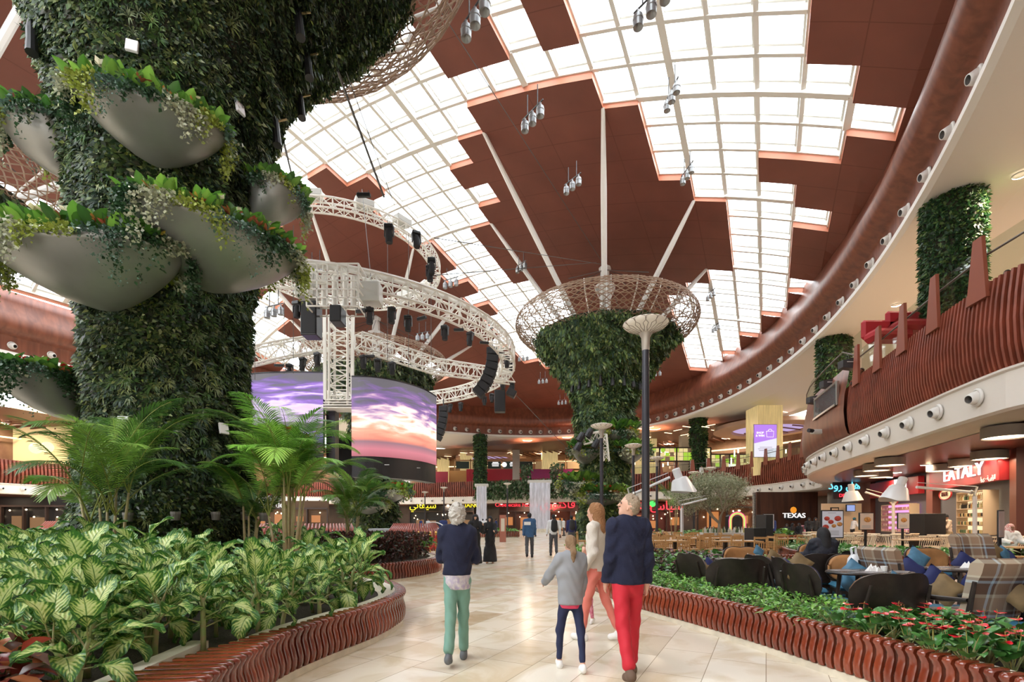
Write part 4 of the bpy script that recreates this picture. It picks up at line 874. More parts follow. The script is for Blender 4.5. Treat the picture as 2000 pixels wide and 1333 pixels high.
# hanging ladder tower
c0 = P(666, 22.5, 700); T = thing('ladder_tower', (c0.x, c0.y, 6.9), 'white hanging truss tower between the two big screens, lit purple', 'truss')
s = B(); z1 = 10.9; z0 = 6.75; truss(s, [Vector((c0.x, c0.y, z1)), Vector((c0.x, c0.y, z0))], .85, .7, .06, False, .45, .028)
for dx in (-.62, .62): s.bar((c0.x+dx, c0.y-.3, z0+.3), (c0.x+dx*1.05, c0.y-.3, z1), .13)
s.build('frame', M_TR, T)
s = B()
for k in range(4): s.box((c0.x, c0.y, z0-.1+.12*k), (1.5-.1*k, .9, .05))
s.build('foot_platform', M_TR, T)
# ---------------------------------------------------------------- curved screens
def screen_mat(name, warm):
    m = bpy.data.materials.new(name); m.use_nodes = True; n = m.node_tree.nodes; l = m.node_tree.links; b = n['Principled BSDF']; uv = n.new('ShaderNodeUVMap'); sp = n.new('ShaderNodeSeparateXYZ'); l.new(uv.outputs[0], sp.inputs[0])
    cr = n.new('ShaderNodeValToRGB'); e = cr.color_ramp.elements; e[0].position = 0; e[0].color = (.42, .12, .15, 1); e[1].position = 1; e[1].color = (.13, .12, .14, 1)
    S = [(.10, (.62, .2, .25)), (.19, (.30, .16, .20)), (.22, (.80, .25, .18)), (.33, (.95, .45, .30)), (.44, (1.1, .92, .80)), (.54, (1., .72, .72)), (.68, (.32, .16, .42)), (.8, (.18, .12, .28)), (.9, (.13, .12, .14))] if warm else [(.12, (.10, .08, .16)), (.2, (.16, .08, .40)), (.235, (.45, .25, .75)), (.26, (.12, .11, .13)), (.38, (.13, .11, .14)), (.46, (.75, .5, .95)), (.6, (.85, .65, .95)), (.72, (.30, .14, .6)), (.86, (.14, .1, .25)), (.93, (.13, .12, .13))]
    for p, c in S: q = e.new(p); q.color = (*c, 1)
    mp = n.new('ShaderNodeMapping'); mp.inputs['Scale'].default_value = (2.6, 9, 1); l.new(uv.outputs[0], mp.inputs[0]); nz = n.new('ShaderNodeTexNoise'); nz.inputs['Scale'].default_value = 1.3; nz.inputs['Detail'].default_value = 7; nz.inputs['Distortion'].default_value = .6; l.new(mp.outputs[0], nz.inputs['Vector'])
    def mm(op, a, b_):
        k = n.new('ShaderNodeMath'); k.operation = op
        for i, v in enumerate((a, b_)):
            if isinstance(v, (int, float)): k.inputs[i].default_value = v
            else: l.new(v, k.inputs[i])
        return k.outputs[0]
    hi = mm('MINIMUM', mm('MULTIPLY', mm('MAXIMUM', mm('SUBTRACT', sp.outputs[1], .2), 0.), 3.), 1.)
    v = mm('ADD', sp.outputs[1], mm('MULTIPLY', mm('MULTIPLY', mm('SUBTRACT', nz.outputs[0], .5), 1.15), hi)); l.new(v, cr.inputs[0])
    b.inputs['Base Color'].default_value = (.02, .02, .02, 1); b.inputs['Roughness'].default_value = .5; l.new(cr.outputs[0], b.inputs['Emission Color']); b.inputs['Emission Strength'].default_value = 1.15; return m
def curved_screen(name, pts, zt, zb, label, m, blk=.95):
    T = thing(name, (pts[0][0], pts[0][1], zb-blk), label, 'screen'); path = [(p.x, p.y) for p in resample([Vector((x, y, 0)) for x, y in pts], .2)]; n = len(path); V = []; UV = []
    for k, (x, y) in enumerate(path): V += [(x, y, zb), (x, y, zt)]; UV += [(k/(n-1), 0), (k/(n-1), 1)]
    mkobj('picture', V, [(2*k, 2*k+2, 2*k+3, 2*k+1) for k in range(n-1)], m, T, uv=UV)
    s = B(); s.sweep(path, [(-.02, zb), (-.25, zb), (-.25, zt), (-.02, zt+.02), (-.02, zt), (0.03, zt), (.03, zt+.06), (-.3, zt+.06)]); s.build('casing', M_BLK, T)
    s = B(); s.sweep(path, [(-.04, zb), (-.04, zb-blk), (-.6, zb-blk)]); s.build('black_skirt', M_BLK, T)
    s = B()
    for k in range(8, n-3, 9): s.box((path[k][0]*1.0, path[k][1]-.012, zb-.35), (.22, .015, .03))
    s.build('small_marks', mat('white_mark', (.7, .7, .7), .5), T)
pR = catmull([(-7.3, 22.0, 0), (-6.35, 22.08, 0), (-5.35, 22.75, 0), (-4.45, 24.0, 0), (-4.0, 25.6, 0)], 8)
curved_screen('curved_screen', [(p.x, p.y) for p in pR], 8.02, 4.42, 'right curved hanging screen showing an orange and purple sunset over the sea', screen_mat('sunset_picture', True))
pL = catmull([(-15.2, 25.2, 0), (-14.0, 23.6, 0), (-12.4, 22.5, 0), (-10.5, 22.1, 0), (-8.65, 22.15, 0)], 8)
curved_screen('curved_screen', [(p.x, p.y) for p in pL], 8.25, 4.6, 'left curved hanging screen showing purple evening clouds, partly behind the leafy column', screen_mat('dusk_picture', False), .3)
s = B(); a = P(645, 22.6, 840); s.box((a.x, a.y+.3, 5.3), (.42, .5, 3.1)); o = s.build('speaker_cabinet', M_BLK); tag(o, 'tall black cabinet hanging beside the left screen edge', 'speaker')
s = B(); a = P(685, 24.5, 905); s.box((a.x-.2, a.y+.3, 4.4), (.8, .6, 2.6)); o = s.build('speaker_cabinet', M_BLK); tag(o, 'black cabinet behind the gap between the two screens', 'speaker')
# ---------------------------------------------------------------- stage lamps
def moving_head():
    T = thing('stage_lamp', (0, 0, 0), 'x', 'stage lamp'); s = B(); s.box((0, 0, -.09), (.42, .36, .18), bev=.03); s.box((0, 0, .02), (.12, .12, .1)); s.build('base_box', M_BLK, T)
    s = B(); s.box((-.2, 0, -.36), (.05, .16, .44), bev=.015); s.box((.2, 0, -.36), (.05, .16, .44), bev=.015); s.box((0, 0, -.19), (.42, .18, .05)); s.build('yoke', M_DG, T)
    s = B(); s.lathe([(0, .2), (.11, .2), (.15, .1), (.16, -.1), (.17, -.36), (.15, -.42), (.0, -.40)], (0, 0, -.42), 14); s.build('head', M_BLK2, T, smooth='auto'); return T
def par_lamp():
    T = thing('stage_lamp', (0, 0, 0), 'x', 'stage lamp'); s = B(); s.tube([(-.22, 0, 0), (-.24, 0, -.2), (.24, 0, -.2), (.22, 0, 0)], .02, 5); s.build('yoke', M_DG, T)
    s = B(); s.box((0, 0, -.2), (.62, .22, .17), bev=.03); s.build('head', M_BLK, T); return T
mh = moving_head(); pl = par_lamp(); used = {}
spots = [(760, 16.3, 440, 0), (812, 17, 455, 0), (843, 19, 505, 0), (840, 19.2, 520, 0), (710, 15.8, 372, 1), (580, 18.4, 590, 0), (705, 18.3, 600, 1), (722, 18.4, 602, 0), (765, 18.7, 602, 0), (797, 19.2, 618, 0), (823, 19.8, 615, 1), (869, 20.5, 637, 0), (896, 21.2, 638, 1), (919, 22, 650, 0), (946, 23.4, 664, 1), (978, 26, 683, 1), (990, 27, 698, 0), (998, 29, 705, 0), (982, 30.5, 745, 0), (1000, 31, 748, 0), (545, 23, 708, 1), (565, 22.8, 712, 0), (592, 22.6, 700, 0), (620, 22.3, 690, 0), (710, 22.6, 695, 0), (722, 22.6, 690, 1), (738, 22.8, 702, 0), (766, 23.6, 708, 0), (960, 33, 770, 0), (946, 33.5, 775, 0), (900, 34.5, 787, 0), (880, 35, 790, 0), (870, 35.2, 792, 0)]
for k, (px, Y, py, kind) in enumerate(spots):
    src = (mh, pl)[kind]; p = P(px, Y, py); lab = ('black moving-head stage lamp', 'flat black stage floodlight')[kind]+(' hanging under the upper truss ring' if py < 530 else ' under the near left part of the lower truss ring' if px < 850 and py < 660 else ' under the right curve of the lower truss ring' if py < 760 and px > 850 else ' on the inner trusses above the screens' if py < 720 else ' under the far side of the lower truss ring')
    grp = 'stage lamps, '+lab.split(' lamp ')[-1].split('floodlight ')[-1]+(' flat' if kind else '')
    if kind not in used: used[kind] = 1; o = src; o.location = p; o.scale = (.72,)*3; o['label'] = lab; o['group'] = grp
    else: o = dup(src, p, random.uniform(-.6, .6), lab, grp)
    if k % 3 == 1: o.rotation_euler[0] = random.uniform(-.3, .3)
# speakers
def line_array(px, Y, py, n, w, lab, lean):
    p = P(px, Y, py); T = thing('line_array_speaker', p, lab, 'speaker'); a = 0; q = Vector(p)
    for k in range(n):
        s = B(); s.box(q, (w, .6, .36), R=Matrix.Rotation(a, 3, 'Y'), bev=.03); s.build('cabinet', M_BLK2, T); q = q+Matrix.Rotation(a, 3, 'Y') @ Vector((0, 0, -.39)); a += lean
    s = B(); s.tube([p+Vector((0, 0, .1)), p+Vector((0, 0, .7))], .04); s.build('hanger', M_DG, T)
line_array(962, 26, 688, 7, .62, 'long curved black line-array speaker under the right end of the lower truss ring', .13)
line_array(866, 33, 800, 6, .55, 'small curved black line-array speaker right of the sunset screen', .1)
def cabinet(px0, py0, px1, py1, Y, lab, d=.6, rot=0):
    a = P(px0, Y, py0); b_ = P(px1, Y, py1); c_ = (a+b_)/2; T = thing('speaker_cabinet', c_, lab, 'speaker'); s = B(); s.box(c_, (abs(b_.x-a.x), d, abs(a.z-b_.z)), bev=.03, R=Matrix.Rotation(rot, 3, 'Y')); s.build('cabinet', M_BLK, T)
    s = B(); s.box(c_+Vector((0, -d/2-.01, 0)), (abs(b_.x-a.x)*.85, .02, abs(a.z-b_.z)*.9), R=Matrix.Rotation(rot, 3, 'Y')); s.build('grille', M_BLK2, T)
cabinet(593, 594, 624, 660, 18.6, 'black loudspeaker with purple-lit lower edge, left of the winch cage'); cabinet(649, 602, 671, 634, 18.0, 'small square black loudspeaker below the winch cage')
cabinet(966, 764, 987, 806, 31.5, 'black loudspeaker box below the right end of the lower truss ring'); cabinet(990, 762, 1008, 775, 31, 'tilted black loudspeaker at the far right tip of the lower truss ring', rot=.5)
# suspension wires
def wire(pts, r, lab, nm='suspension_wire'):
    s = B(); s.tube(pts, r, 5, False); o = s.build(nm, MATS['cable']); tag(o, lab, 'cable'); return o
for a_, b_, r, lab in (((545, 13.5, 240), (577, 16.4, 372), .03, 'thick black cable above the left end of the upper truss ring'), ((660, 12.5, 140), (750, 16, 385), .035, 'thick black cable crossing the skylight to the upper truss ring'), ((676, 12.5, 140), (770, 16.2, 400), .012, 'thin wire beside the thick black cable in the skylight'),
                      ((707, 22, 370), (725, 18.6, 548), .012, 'thin wire dropping to the right winch box'), ((757, 21.5, 430), (757, 21.5, 730), .012, 'vertical wire left of the upper ring lamps'), ((798, 20.5, 455), (798, 20.5, 720), .012, 'vertical wire through the middle of the upper ring'), ((842, 21.5, 520), (842, 21.5, 700), .012, 'vertical wire at the right edge of the upper ring'), ((573, 19.5, 440), (573, 19.5, 730), .012, 'vertical wire beside the leafy column'), ((498, 19.8, 580), (498, 19.8, 742), .012, 'vertical wire nearest to the leafy column trunk'), ((555, 22, 590), (555, 22, 730), .012, 'vertical wire above the left screen'),
                      ((1008, 31, 772), (1120, 36, 890), .02, 'thin wire running down from the tilted speaker to the middle column'), ((850, 20, 5), (1178, 38, 515), .02, 'long thin wire from the top edge down to the mast of the middle column'), ((848, 22, 465), (1178, 38, 517), .02, 'long thin wire from the upper ring to the mast of the middle column'), ((850, 22, 538), (1165, 38, 513), .02, 'lower thin wire from the upper ring to the mast')):
    wire([P(a_[0], a_[1], a_[2]), P(b_[0], b_[1], b_[2])], r, lab)
# ceiling spot triples
def triple():
    T = thing('ceiling_spot_bar', (0, 0, 0), 'x', 'ceiling lamp'); s = B(); s.bar((-.62, 0, 0), (.62, 0, 0), .04); s.bar((-.3, 0, 0), (-.3, 0, .8), .03); s.bar((.3, 0, 0), (.3, 0, .8), .03); s.build('bar', M_DG, T)
    for k in (-.46, 0, .46):
        s = B(); s.lathe([(0, -.02), (.035, -.02), (.05, -.14), (.14, -.2), (.15, -.3), (.165, -.31), (.165, -.34), (.15, -.35), (.15, -.55), (.12, -.54), (0, -.42)], (k, 0, 0), 16); s.build('spot', mat('spot_metal', (.33, .34, .35), .35, .6), T, smooth='auto')
    return T
tr = triple(); first = True
for px, py, Y, rzz, lab in ((928, 12, 13.5, -.9, 'cluster of three spots near the top edge over the first skylight'), (1272, -8, 14, -.9, 'spot cluster cut by the top edge of the frame'), (1040, 215, 19, -.9, 'three spots on the brown panel left of the steepest strut'), (1312, 175, 21, -1.45, 'three spots hanging below the long skylight beam'), (1118, 350, 26, -.9, 'three darker spots in the middle of the brown petal'), (1342, 330, 27, -1.4, 'three spots where the beam meets the brown petal'), (880, 545, 33, -.5, 'three spots right of the upper truss ring'), (1388, 570, 41, -1.4, 'three spots on the right skylight right of the lattice crown'), (1398, 635, 46, -1.4, 'lower three spots on the right skylight'), (1018, 515, 38, -.9, 'three spots beside the leftmost strut of the middle column'), (617, 518, 28, -.4, 'three spots inside the upper ring, left'), (535, 597, 24, -.4, 'three pale spots beside the leafy trunk'), (1022, 695, 52, -.4, 'three small spots left of the middle column at mid height'), (1060, 740, 56, -.4, 'three small spots in the far brown panel'), (1098, 782, 60, -.4, 'farthest three spots by the cornice'), (1280, 725, 50, -.5, 'three spots right of the middle column trunk'), (825, 650, 38, -.4, 'three spots behind the lower ring'), (960, 630, 42, -.5, 'three spots above the curve of the lower ring')):
    p = P(px, Y, py)
    if first: first = False; o = tr; o.location = p; o['label'] = lab; o.rotation_euler = (0, 0, rzz)
    else: o = dup(tr, p, rzz, lab)
    o['group'] = 'three-spot ceiling bars'
# floodlights and white boxes on the big column
def on_col(px, py, r_extra=.1):
    # intersect view ray with the trunk surface
    d = Vector(((px-1000)/F, 1, (HOR-py)/F)); o = Vector((0, 0, HC)); t = 3.
    while t < 16:
        q = o+d*t; rr = math.hypot(q.x-TN[0], q.y-TN[1]); cr_ = rev_r(q.z)*(.84+.16*min(1, max(0, (q.z-8)/5)))
        if rr < cr_+r_extra: return q
        t += .02
    return o+d*10
for px, py, lab in ((583, 45, 'black stage spotlight clamped to the big column flare, upper of the four'), (600, 125, 'black stage spotlight on the big column flare, second from top'), (586, 205, 'black stage spotlight on the big column flare, third from top'), (538, 255, 'black stage spotlight on the big column flare, lowest and smallest'), (62, 70, 'black spotlight at the left edge of the big column flare')):
    q = on_col(px, py, .25); T = thing('column_spotlight', q, lab, 'stage lamp'); s = B(); s.tube([q+Vector((0, 0, .28)), q+Vector((0, 0, .1)), q+Vector((.05, -.05, -.15)), q+Vector((.09, -.09, -.42))], [.06, .09, .085, .10], 10); s.build('barrel', M_BLK, T); s = B(); s.bar(q+Vector((0, 0, .2)), q+Vector((.22, .1, .34)), .03); s.build('bracket', mat('brass', (.5, .4, .2), .4, .6), T)
for px, py, lab in ((258, 90, 'white square box on the big leafy column near its top'), (469, 212, 'white box on the right of the big leafy column'), (437, 838, 'small white box low on the right of the big leafy column'), (240, 826, 'white box low on the column behind the left palm')):
    q = on_col(px, py, .18); s = B(); s.box(q, (.2, .06, .24), R=Matrix.Rotation(math.atan2(q.y-TN[1], q.x-TN[0])+math.pi/2, 3, 'Z') @ Matrix.Rotation(-.2, 3, 'X'), bev=.01); tag(s.build('white_box', mat('box_white', (.78, .78, .8), .4)), lab, 'box')
for k, (px, py) in enumerate(((165, 1013), (250, 1010), (343, 1008), (421, 1008), (478, 1008), (515, 1010), (233, 425), (178, 425))):
    q = on_col(px, py, .22); T = thing('column_uplight', q, 'small grey can uplight mounted on the foliage of the big column', 'lamp', 'can uplights on the big column'); s = B(); s.cyl(q-Vector((0, 0, .09)), .07, .12, 12, .085); s.build('can', mat('can_grey', (.16, .15, .14), .5), T); s = B(); s.cyl(q+Vector((0, 0, .03)), .09, .05, 12); s.build('lip', mat('can_lip', (.22, .21, .2), .4), T)
# bed uplights
for px, py, z, lab in ((484, 1125, .46, 'dark can lamp standing on the bark chips of the slatted loop'), (560, 1120, .46, 'pale can lamp at the foot of the middle palm')):
    p = G(px, py, z); s = B(); s.cyl(p-Vector((0, 0, .02)), .075, .2, 14, .09); s.cyl(p+Vector((0, 0, .18)), .1, .05, 14); tag(s.build('garden_lamp', mat('lamp_can', (.08, .075, .07), .35, .3)), lab, 'lamp')
# spots in a row around the middle column
for k in range(9):
    a = math.radians(-90+(k-4)*17); r = 3.0; p = Vector((XY2[0]+r*math.cos(a), XY2[1]+r*math.sin(a), 12.1)); T = thing('column_spotlight', p, 'small black spotlight in the ring around the neck of the middle column', 'stage lamp', 'ring of spotlights on the middle column'); s = B(); s.tube([p+Vector((0, 0, .4)), p, p-Vector((-.05*math.cos(a), -.05*math.sin(a), .45))], [.08, .13, .15], 8); s.build('barrel', M_BLK, T); s = B(); s.bar(p+Vector((0, 0, .3)), p+Vector((.1, 0, .62)), .05); s.build('bracket', MATS['brass'], T)
T = thing('light_frame', P(1165, 36, 860), 'white truss frame with black stage lamps at the left of the middle column', 'stage lamp'); s = B(); a = P(1158, 36, 870); truss(s, [a+Vector((-.7, 0, .4)), a+Vector((.8, 0, .7))], .5, .7, .05, step=.5); truss(s, [a+Vector((.8, 0, .8)), a+Vector((1.0, 0, -1.2))], .4, .4, .04, step=.5); s.build('frame', M_TR, T)
for dx, dz in ((-1.1, -.1), (-.9, .6), (-.3, .9), (.2, .1)):
    s = B(); s.lathe([(0, .3), (.2, .28), (.26, 0), (.28, -.4), (0, -.38)], a+Vector((dx, -.3, dz)), 10, R=Matrix.Rotation(.5, 3, 'Y')); s.build('lamp_head', M_BLK, T)
# ---------------------------------------------------------------- lamp posts
def lamp_post(h):
    T = thing('lamp_post', (0, 0, 0), 'x', 'lamp post'); s = B(); s.lathe([(.16, 0), (.16, .03), (.078, .04), (.075, h*.5), (.07, h-.45)], (0, 0, 0), 16); s.build('pole', mat('pole_grey', (.045, .045, .055), .35, .4), T, smooth='auto')
    s = B(); s.lathe([(.072, h-.45), (.085, h-.2), (.13, h-.12)], (0, 0, 0), 16); s.build('collar', mat('lamp_bronze', (.40, .36, .31), .35, .3), T, smooth=True)
    s = B(); prof = [(.10, h-.10), (.22, h-.06), (.36, h+.0), (.435, h+.06), (.42, h+.09), (.28, h+.13), (0, h+.15)]; s.lathe(prof, (0, 0, 0), 24); s.build('lamp_shade', mat('opal_shade', (.62, .57, .50), .5, emit=(1, .85, .65), es=.12), T, smooth=True)
    s = B(); pr = lambda t: (np.interp(t, range(5), [.10, .22, .36, .435, .42])+.006, np.interp(t, range(5), [h-.10, h-.06, h, h+.06, h+.09]))
    def q(a, t): r, z = pr(t); return (r*math.cos(a), r*math.sin(a), z)
    for k in range(12):
        a = 2*math.pi*k/12; d = math.pi/12
        for sg in (1, -1): s.tube([q(a, 0), q(a+sg*d*.6, .9), q(a+sg*d*.4, 1.6), q(a+sg*d, 2.1), q(a+sg*d*.9, 3), q(a+sg*d*.2, 4)], .006, 4, False)
    s.build('leaded_pattern', mat('lead_line', (.25, .20, .16), .5), T); return T
lp0 = lamp_post(5.24); first = True
for px, py, lab in ((1261, 640, 'nearest tall grey lamp post with patterned dish head, in the right planter'), (1175, 835, 'lamp post just left of the man in red trousers'), (1237, 873, 'lamp post behind the nearest post, its dish under the flower bowls'), (1283, 897, 'lamp post behind the big white desk-style lamp shade'), (1387, 917, 'lamp post in front of the olive tree'), (867, 962, 'far lamp post above the white-haired woman'), (830, 970, 'far lamp post left of the white-haired woman'), (991, 955, 'far lamp post in front of the red sign'), (1355, 925, 'thin far lamp post left of the olive tree')):
    Y = (5.24-HC)*F/(HOR-py) if (HOR-py) > 80 else 58
    if px == 1261: Y = 9.45
    p = Vector(((px-1000)/F*Y, Y, 0)); sc = 1. if Y < 57 else 1.1*(HC+(HOR-py)/F*Y)/5.24
    if first: first = False; o = lp0; o.location = p; o['label'] = lab
    else: o = dup(lp0, p, None, lab, None, sc)
# ---------------------------------------------------------------- text helper
def text(name, s, loc, rz_, size, m, parent=None, ext=.02, sx=1., align='CENTER', bold=0.):
    cu = bpy.data.curves.new(name, 'FONT'); cu.body = s; cu.size = size; cu.extrude = ext; cu.align_x = align; cu.align_y = 'CENTER'; cu.offset = bold; cu.resolution_u = 3
    t = bpy.data.objects.new(name, cu); COL.objects.link(t); bpy.context.view_layer.update()
    me = bpy.data.meshes.new_from_object(t.evaluated_get(bpy.context.evaluated_depsgraph_get())); bpy.data.objects.remove(t); bpy.data.curves.remove(cu)
    R = Matrix.Translation(loc) @ Matrix.Rotation(rz_, 4, 'Z') @ Matrix.Rotation(math.pi/2, 4, 'X') @ Matrix.Diagonal((sx, 1, 1, 1)); me.transform(R); me.name = name
    me.materials.clear(); me.materials.append(m); return link(bpy.data.objects.new(name, me), parent)
def glow(name, c, s=2.5): return mat(name, (.02, .02, .02), .5, emit=c, es=s)
G_WHITE = glow('glow_white', (1, .95, .92), 1.3); G_RED = glow('glow_red', (1., .03, .05), 2.0); G_YEL = glow('glow_yellow', (1, .8, .02), 1.6); G_GRN = glow('glow_green', (.1, .8, .15), 1.2); G_BLU = glow('glow_cyan', (.15, .7, 1.), 1.6)
G_WARM = glow('glow_warm', (1, .78, .48), 6.); G_LINE = glow('light_line', (1, .74, .42), 3.)
M_GOLD = mat('gold_strings', (.62, .50, .24), .35, .3, emit=(1, .78, .36), es=.35, col2=(.35, .26, .10), vscale=1., stretch=(9, 9, .6))
def pt_at(i_, off, z): # point of gallery edge index with outward offset
    a = Vector((*mz[max(0, i_-1)], 0)); b_ = Vector((*mz[min(len(mz)-1, i_+1)], 0)); t = (b_-a).normalized(); return Vector((mz[i_][0]+t.y*off, mz[i_][1]-t.x*off, z)), math.atan2(t.y, t.x)
# air nozzles in the white band and in the cornice
def nozzle(r):
    T = thing('air_nozzle', (0, 0, 0), 'x', 'air nozzle'); s = B(); s.lathe([(r, .0), (r*1.02, .03), (r*.82, .07), (r*.78, .02)], (0, 0, 0), 24, R=Matrix.Rotation(math.pi/2, 3, 'X')); s.build('ring', mat('nozzle_white', (.74, .72, .68), .35), T, smooth=True)
    Rr = Matrix.Rotation(math.pi/2+.25, 3, 'X') @ Matrix.Rotation(.25, 3, 'Y')
    s = B(); s.lathe([(r*.78, .0), (r*.74, .10), (r*.60, .20), (r*.52, .26), (r*.44, .26)], (0, 0, 0), 24, R=Rr); s.build('barrel', MATS['nozzle_white'], T, smooth=True)
    s = B(); s.lathe([(r*.46, .24), (r*.40, .06), (0, .06)], (0, 0, 0), 20, R=Rr); s.build('dark_throat', mat('nozzle_throat', (.16, .15, .14), .6), T); return T
nz = nozzle(.235); first = True
def put_nozzle(p, rz_, lab, grp, sc):
    global first
    if first: first = False; o = nz; o.location = p; o.rotation_euler = (0, 0, rz_); o.scale = (sc,)*3; o['label'] = lab; o['group'] = grp
    else: o = dup(nz, p, rz_, lab, grp, sc)
acc = 0
for i in range(1, len(mz)-1):
    acc += (Vector(mz[i])-Vector(mz[i-1])).length; p, a = pt_at(i, -.02, 4.78)
    if p.x > 0 and p.y < 9 or (p.y < 30 and p.x < 0): continue
    if p.y > 30 and i % 2: continue
    if p.y < 30 and acc < 1.05: continue
    acc = 0; near = p.y < 30
    put_nozzle(p, a+math.pi, 'round white air nozzle in the white band under the right balcony' if near else 'small round air nozzle in the white band under the far gallery', 'air nozzles under the right balcony' if near else 'air nozzles under the far gallery', 1. if near else .95)
for k in range(0, 130):
    t = 2*math.pi*k/130; X, Y = ell(t, -.02)
    if Y < 13 or (X/Y < -1.2) or X/Y > 1.12: continue
    x2, y2 = ell(t+.01, -.02); a = math.atan2(y2-Y, x2-X); put_nozzle(Vector((X, Y, 15.1)), a+math.pi, 'round white air nozzle in the wooden cornice above the gallery', 'air nozzles in the cornice', 1.25)
# wing posts, glass and handrail on the right balcony
wp_m = mat('wing_post_red', (.26, .07, .038), .38); st_m = mat('brushed_steel', (.42, .41, .38), .3, .7)
bal = resample([Vector((x, y, 0)) for x, y in mz if y > 6 and x > 5 and y < 64], 2.05); prev = None; lastp = None
for k, p in enumerate(bal):
    a_ = bal[max(0, k-1)]; b_ = bal[min(len(bal)-1, k+1)]; t = (b_-a_).normalized(); nr = Vector((t.y, -t.x, 0)); onprom = 21.0 < p.y < 33.8
    if not onprom:
        T = thing('balcony_post', (p.x, p.y, ZT), 'red-brown tapering wing post with a steel stanchion, number %d along the balcony' % k if False else 'red-brown tapering wing post on the right balcony rail', 'post', 'wing posts on the right balcony'); s = B(); o = nr*.05
        V = []
        for sgn in (-.045, .045): V += [p-nr*.16+t*(-.34)+nr*sgn+Vector((0, 0, ZT-.4)), p-nr*.16+t*.34+nr*sgn+Vector((0, 0, ZT-.4)), p-nr*.10+t*.2+nr*sgn+Vector((0, 0, 8.95)), p-nr*.10+t*(-.1)+nr*sgn+Vector((0, 0, 8.95))]
        s.add(V, [(0, 1, 2, 3), (4, 7, 6, 5), (0, 4, 5, 1), (1, 5, 6, 2), (2, 6, 7, 3), (3, 7, 4, 0)]); s.build('wing', wp_m, T); s = B(); s.box(p+t*.36+Vector((0, 0, (ZT+8.75)/2)), (.12, .03, 8.75-ZT+.3), R=Matrix((t, nr, Vector((0, 0, 1)))).transposed()); s.build('steel_stanchion', st_m, T)
    if lastp is not None:
        s = B(); A = lastp+nr*.05; Bq = p+nr*.05; zl = ZT if not onprom else 8.5; V = [A+Vector((0, 0, zl-.1)), Bq+Vector((0, 0, zl-.1)), Bq+Vector((0, 0, 8.8 if not onprom else 9.6)), A+Vector((0, 0, 8.8 if not onprom else 9.6))]; s.quad(*V)
        s.quad(*[v+nr*.015 for v in V]); o = s.build('glass_panel', glassmat('clear_glass', (.88, .93, .90), .07)); tag(o, 'clear glass balustrade pane between the wing posts of the right balcony', 'glass panel', 'glass panes of the right balcony')
    lastp = p
hr = B(); hr.tube([q+Vector((0, 0, 8.45 if not 21 < q.y < 34 else 9.3)) for q in bal[::1]], .03, 8, False); tag(hr.build('handrail', mat('dark_rail', (.10, .075, .06), .4, .3)), 'dark handrail running along the right balcony behind the glass', 'handrail')
# promontory window, camera device, flat triangular boxes
def on_prom(px, z, off=0.): # x,y on promontory at pixel column
    best = min(pm, key=lambda q: abs(1000+F*q[0]/q[1]-px)); return Vector((best[0], best[1], z))
T = thing('control_window', (15.6, 23.2, 6.9), 'long window in the smooth wooden promontory of the right balcony', 'window'); wpth = [q for q in pm if 21.6 < q[1] < 26.2]
s = B(); s.sweep(wpth, [(-.27, 6.85), (-.34, 6.85), (-.34, 6.95), (-.28, 6.95)]); s.sweep(wpth, [(-.2, 8.0), (-.30, 8.0), (-.30, 7.9), (-.2, 7.9)])
for q in (wpth[0], wpth[-1]): s.box((q[0]-.26, q[1], 7.42), (.1, .1, 1.1))
s.build('frame', st_m, T); s = B(); s.sweep(wpth, [(-.285, 6.95), (-.26, 7.9)]); s.build('pane', mat('window_glass_dark', (.10, .12, .13), .06, spec=.9), T)
for px, z in ((1595, 8.15), (1622, 8.3), (1655, 8.45)):
    p = on_prom(px, z); T = thing('wedge_speaker', p, ('leftmost', 'middle', 'rightmost')[(1595, 1622, 1655).index(px)]+' of three black wedge boxes above the promontory window', 'speaker'); s = B(); c_ = p+Vector((-.42, -.2, 0)); s.add([c_+Vector(v) for v in ((-.1, -.1, -.2), (.45, -.15, -.28), (.45, -.15, .22), (-.1, -.1, .12), (-.1, .25, -.2), (.45, .2, -.28), (.45, .2, .22), (-.1, .25, .12))], [(0, 1, 2, 3), (4, 7, 6, 5), (0, 4, 5, 1), (1, 5, 6, 2), (2, 6, 7, 3), (3, 7, 4, 0)]); s.build('body', M_DG, T); s = B(); s.box(c_+Vector((.2, -.15, .02)), (.3, .02, .03)); s.build('white_strip', MATS['white_mark'], T)
p = on_prom(1612, 6.05); T = thing('surveillance_camera', p, 'grey device with a black lens sticking out of the wooden promontory', 'camera'); s = B(); s.box(p+Vector((-.5, -.2, 0)), (.6, .3, .22), bev=.03); s.build('housing', MATS['light_grey_case'], T); s = B(); s.tube([p+Vector((-.75, -.25, .03)), p+Vector((-1.05, -.35, .05))], .1, 10); s.build('lens', M_BLK, T)
# green and plain pillars, gold columns on the upper floor
def pillar_green(px, py_top, r, lab, n, size):
    Y = (14.25-HC)*F/(HOR-py_top); x = (px-1000)/F*Y; T = thing('leafy_pillar', (x, Y, 6.3), lab, 'green pillar'); s = B(); s.cyl((x, Y, 6.3), r, 8.0, 24); s.build('pillar_core', MATS['moss_core'], T); g = np.random.default_rng(px); th = g.uniform(0, 6.283, n); zz = g.uniform(6.3, 14.3, n); nr = np.stack([np.cos(th), np.sin(th), 0*th], 1); pos = np.array([x, Y, 0])+nr*r+np.stack([0*zz, 0*zz, zz], 1)+nr*g.uniform(0, .1, (n, 1)); lf = Leafs(); L = size*g.uniform(.6, 1.5, n)
    lf.add(*leaves(pos, nr*.7+g.normal(0, .7, (n, 3))+[0, 0, -.3], nr, L, L*.5, palette([(.02, .07, .02), (.04, .11, .03), (.015, .05, .02), (.09, .15, .04)], n, .35, g), .2)); lf.build('foliage', M_LEAF, T)
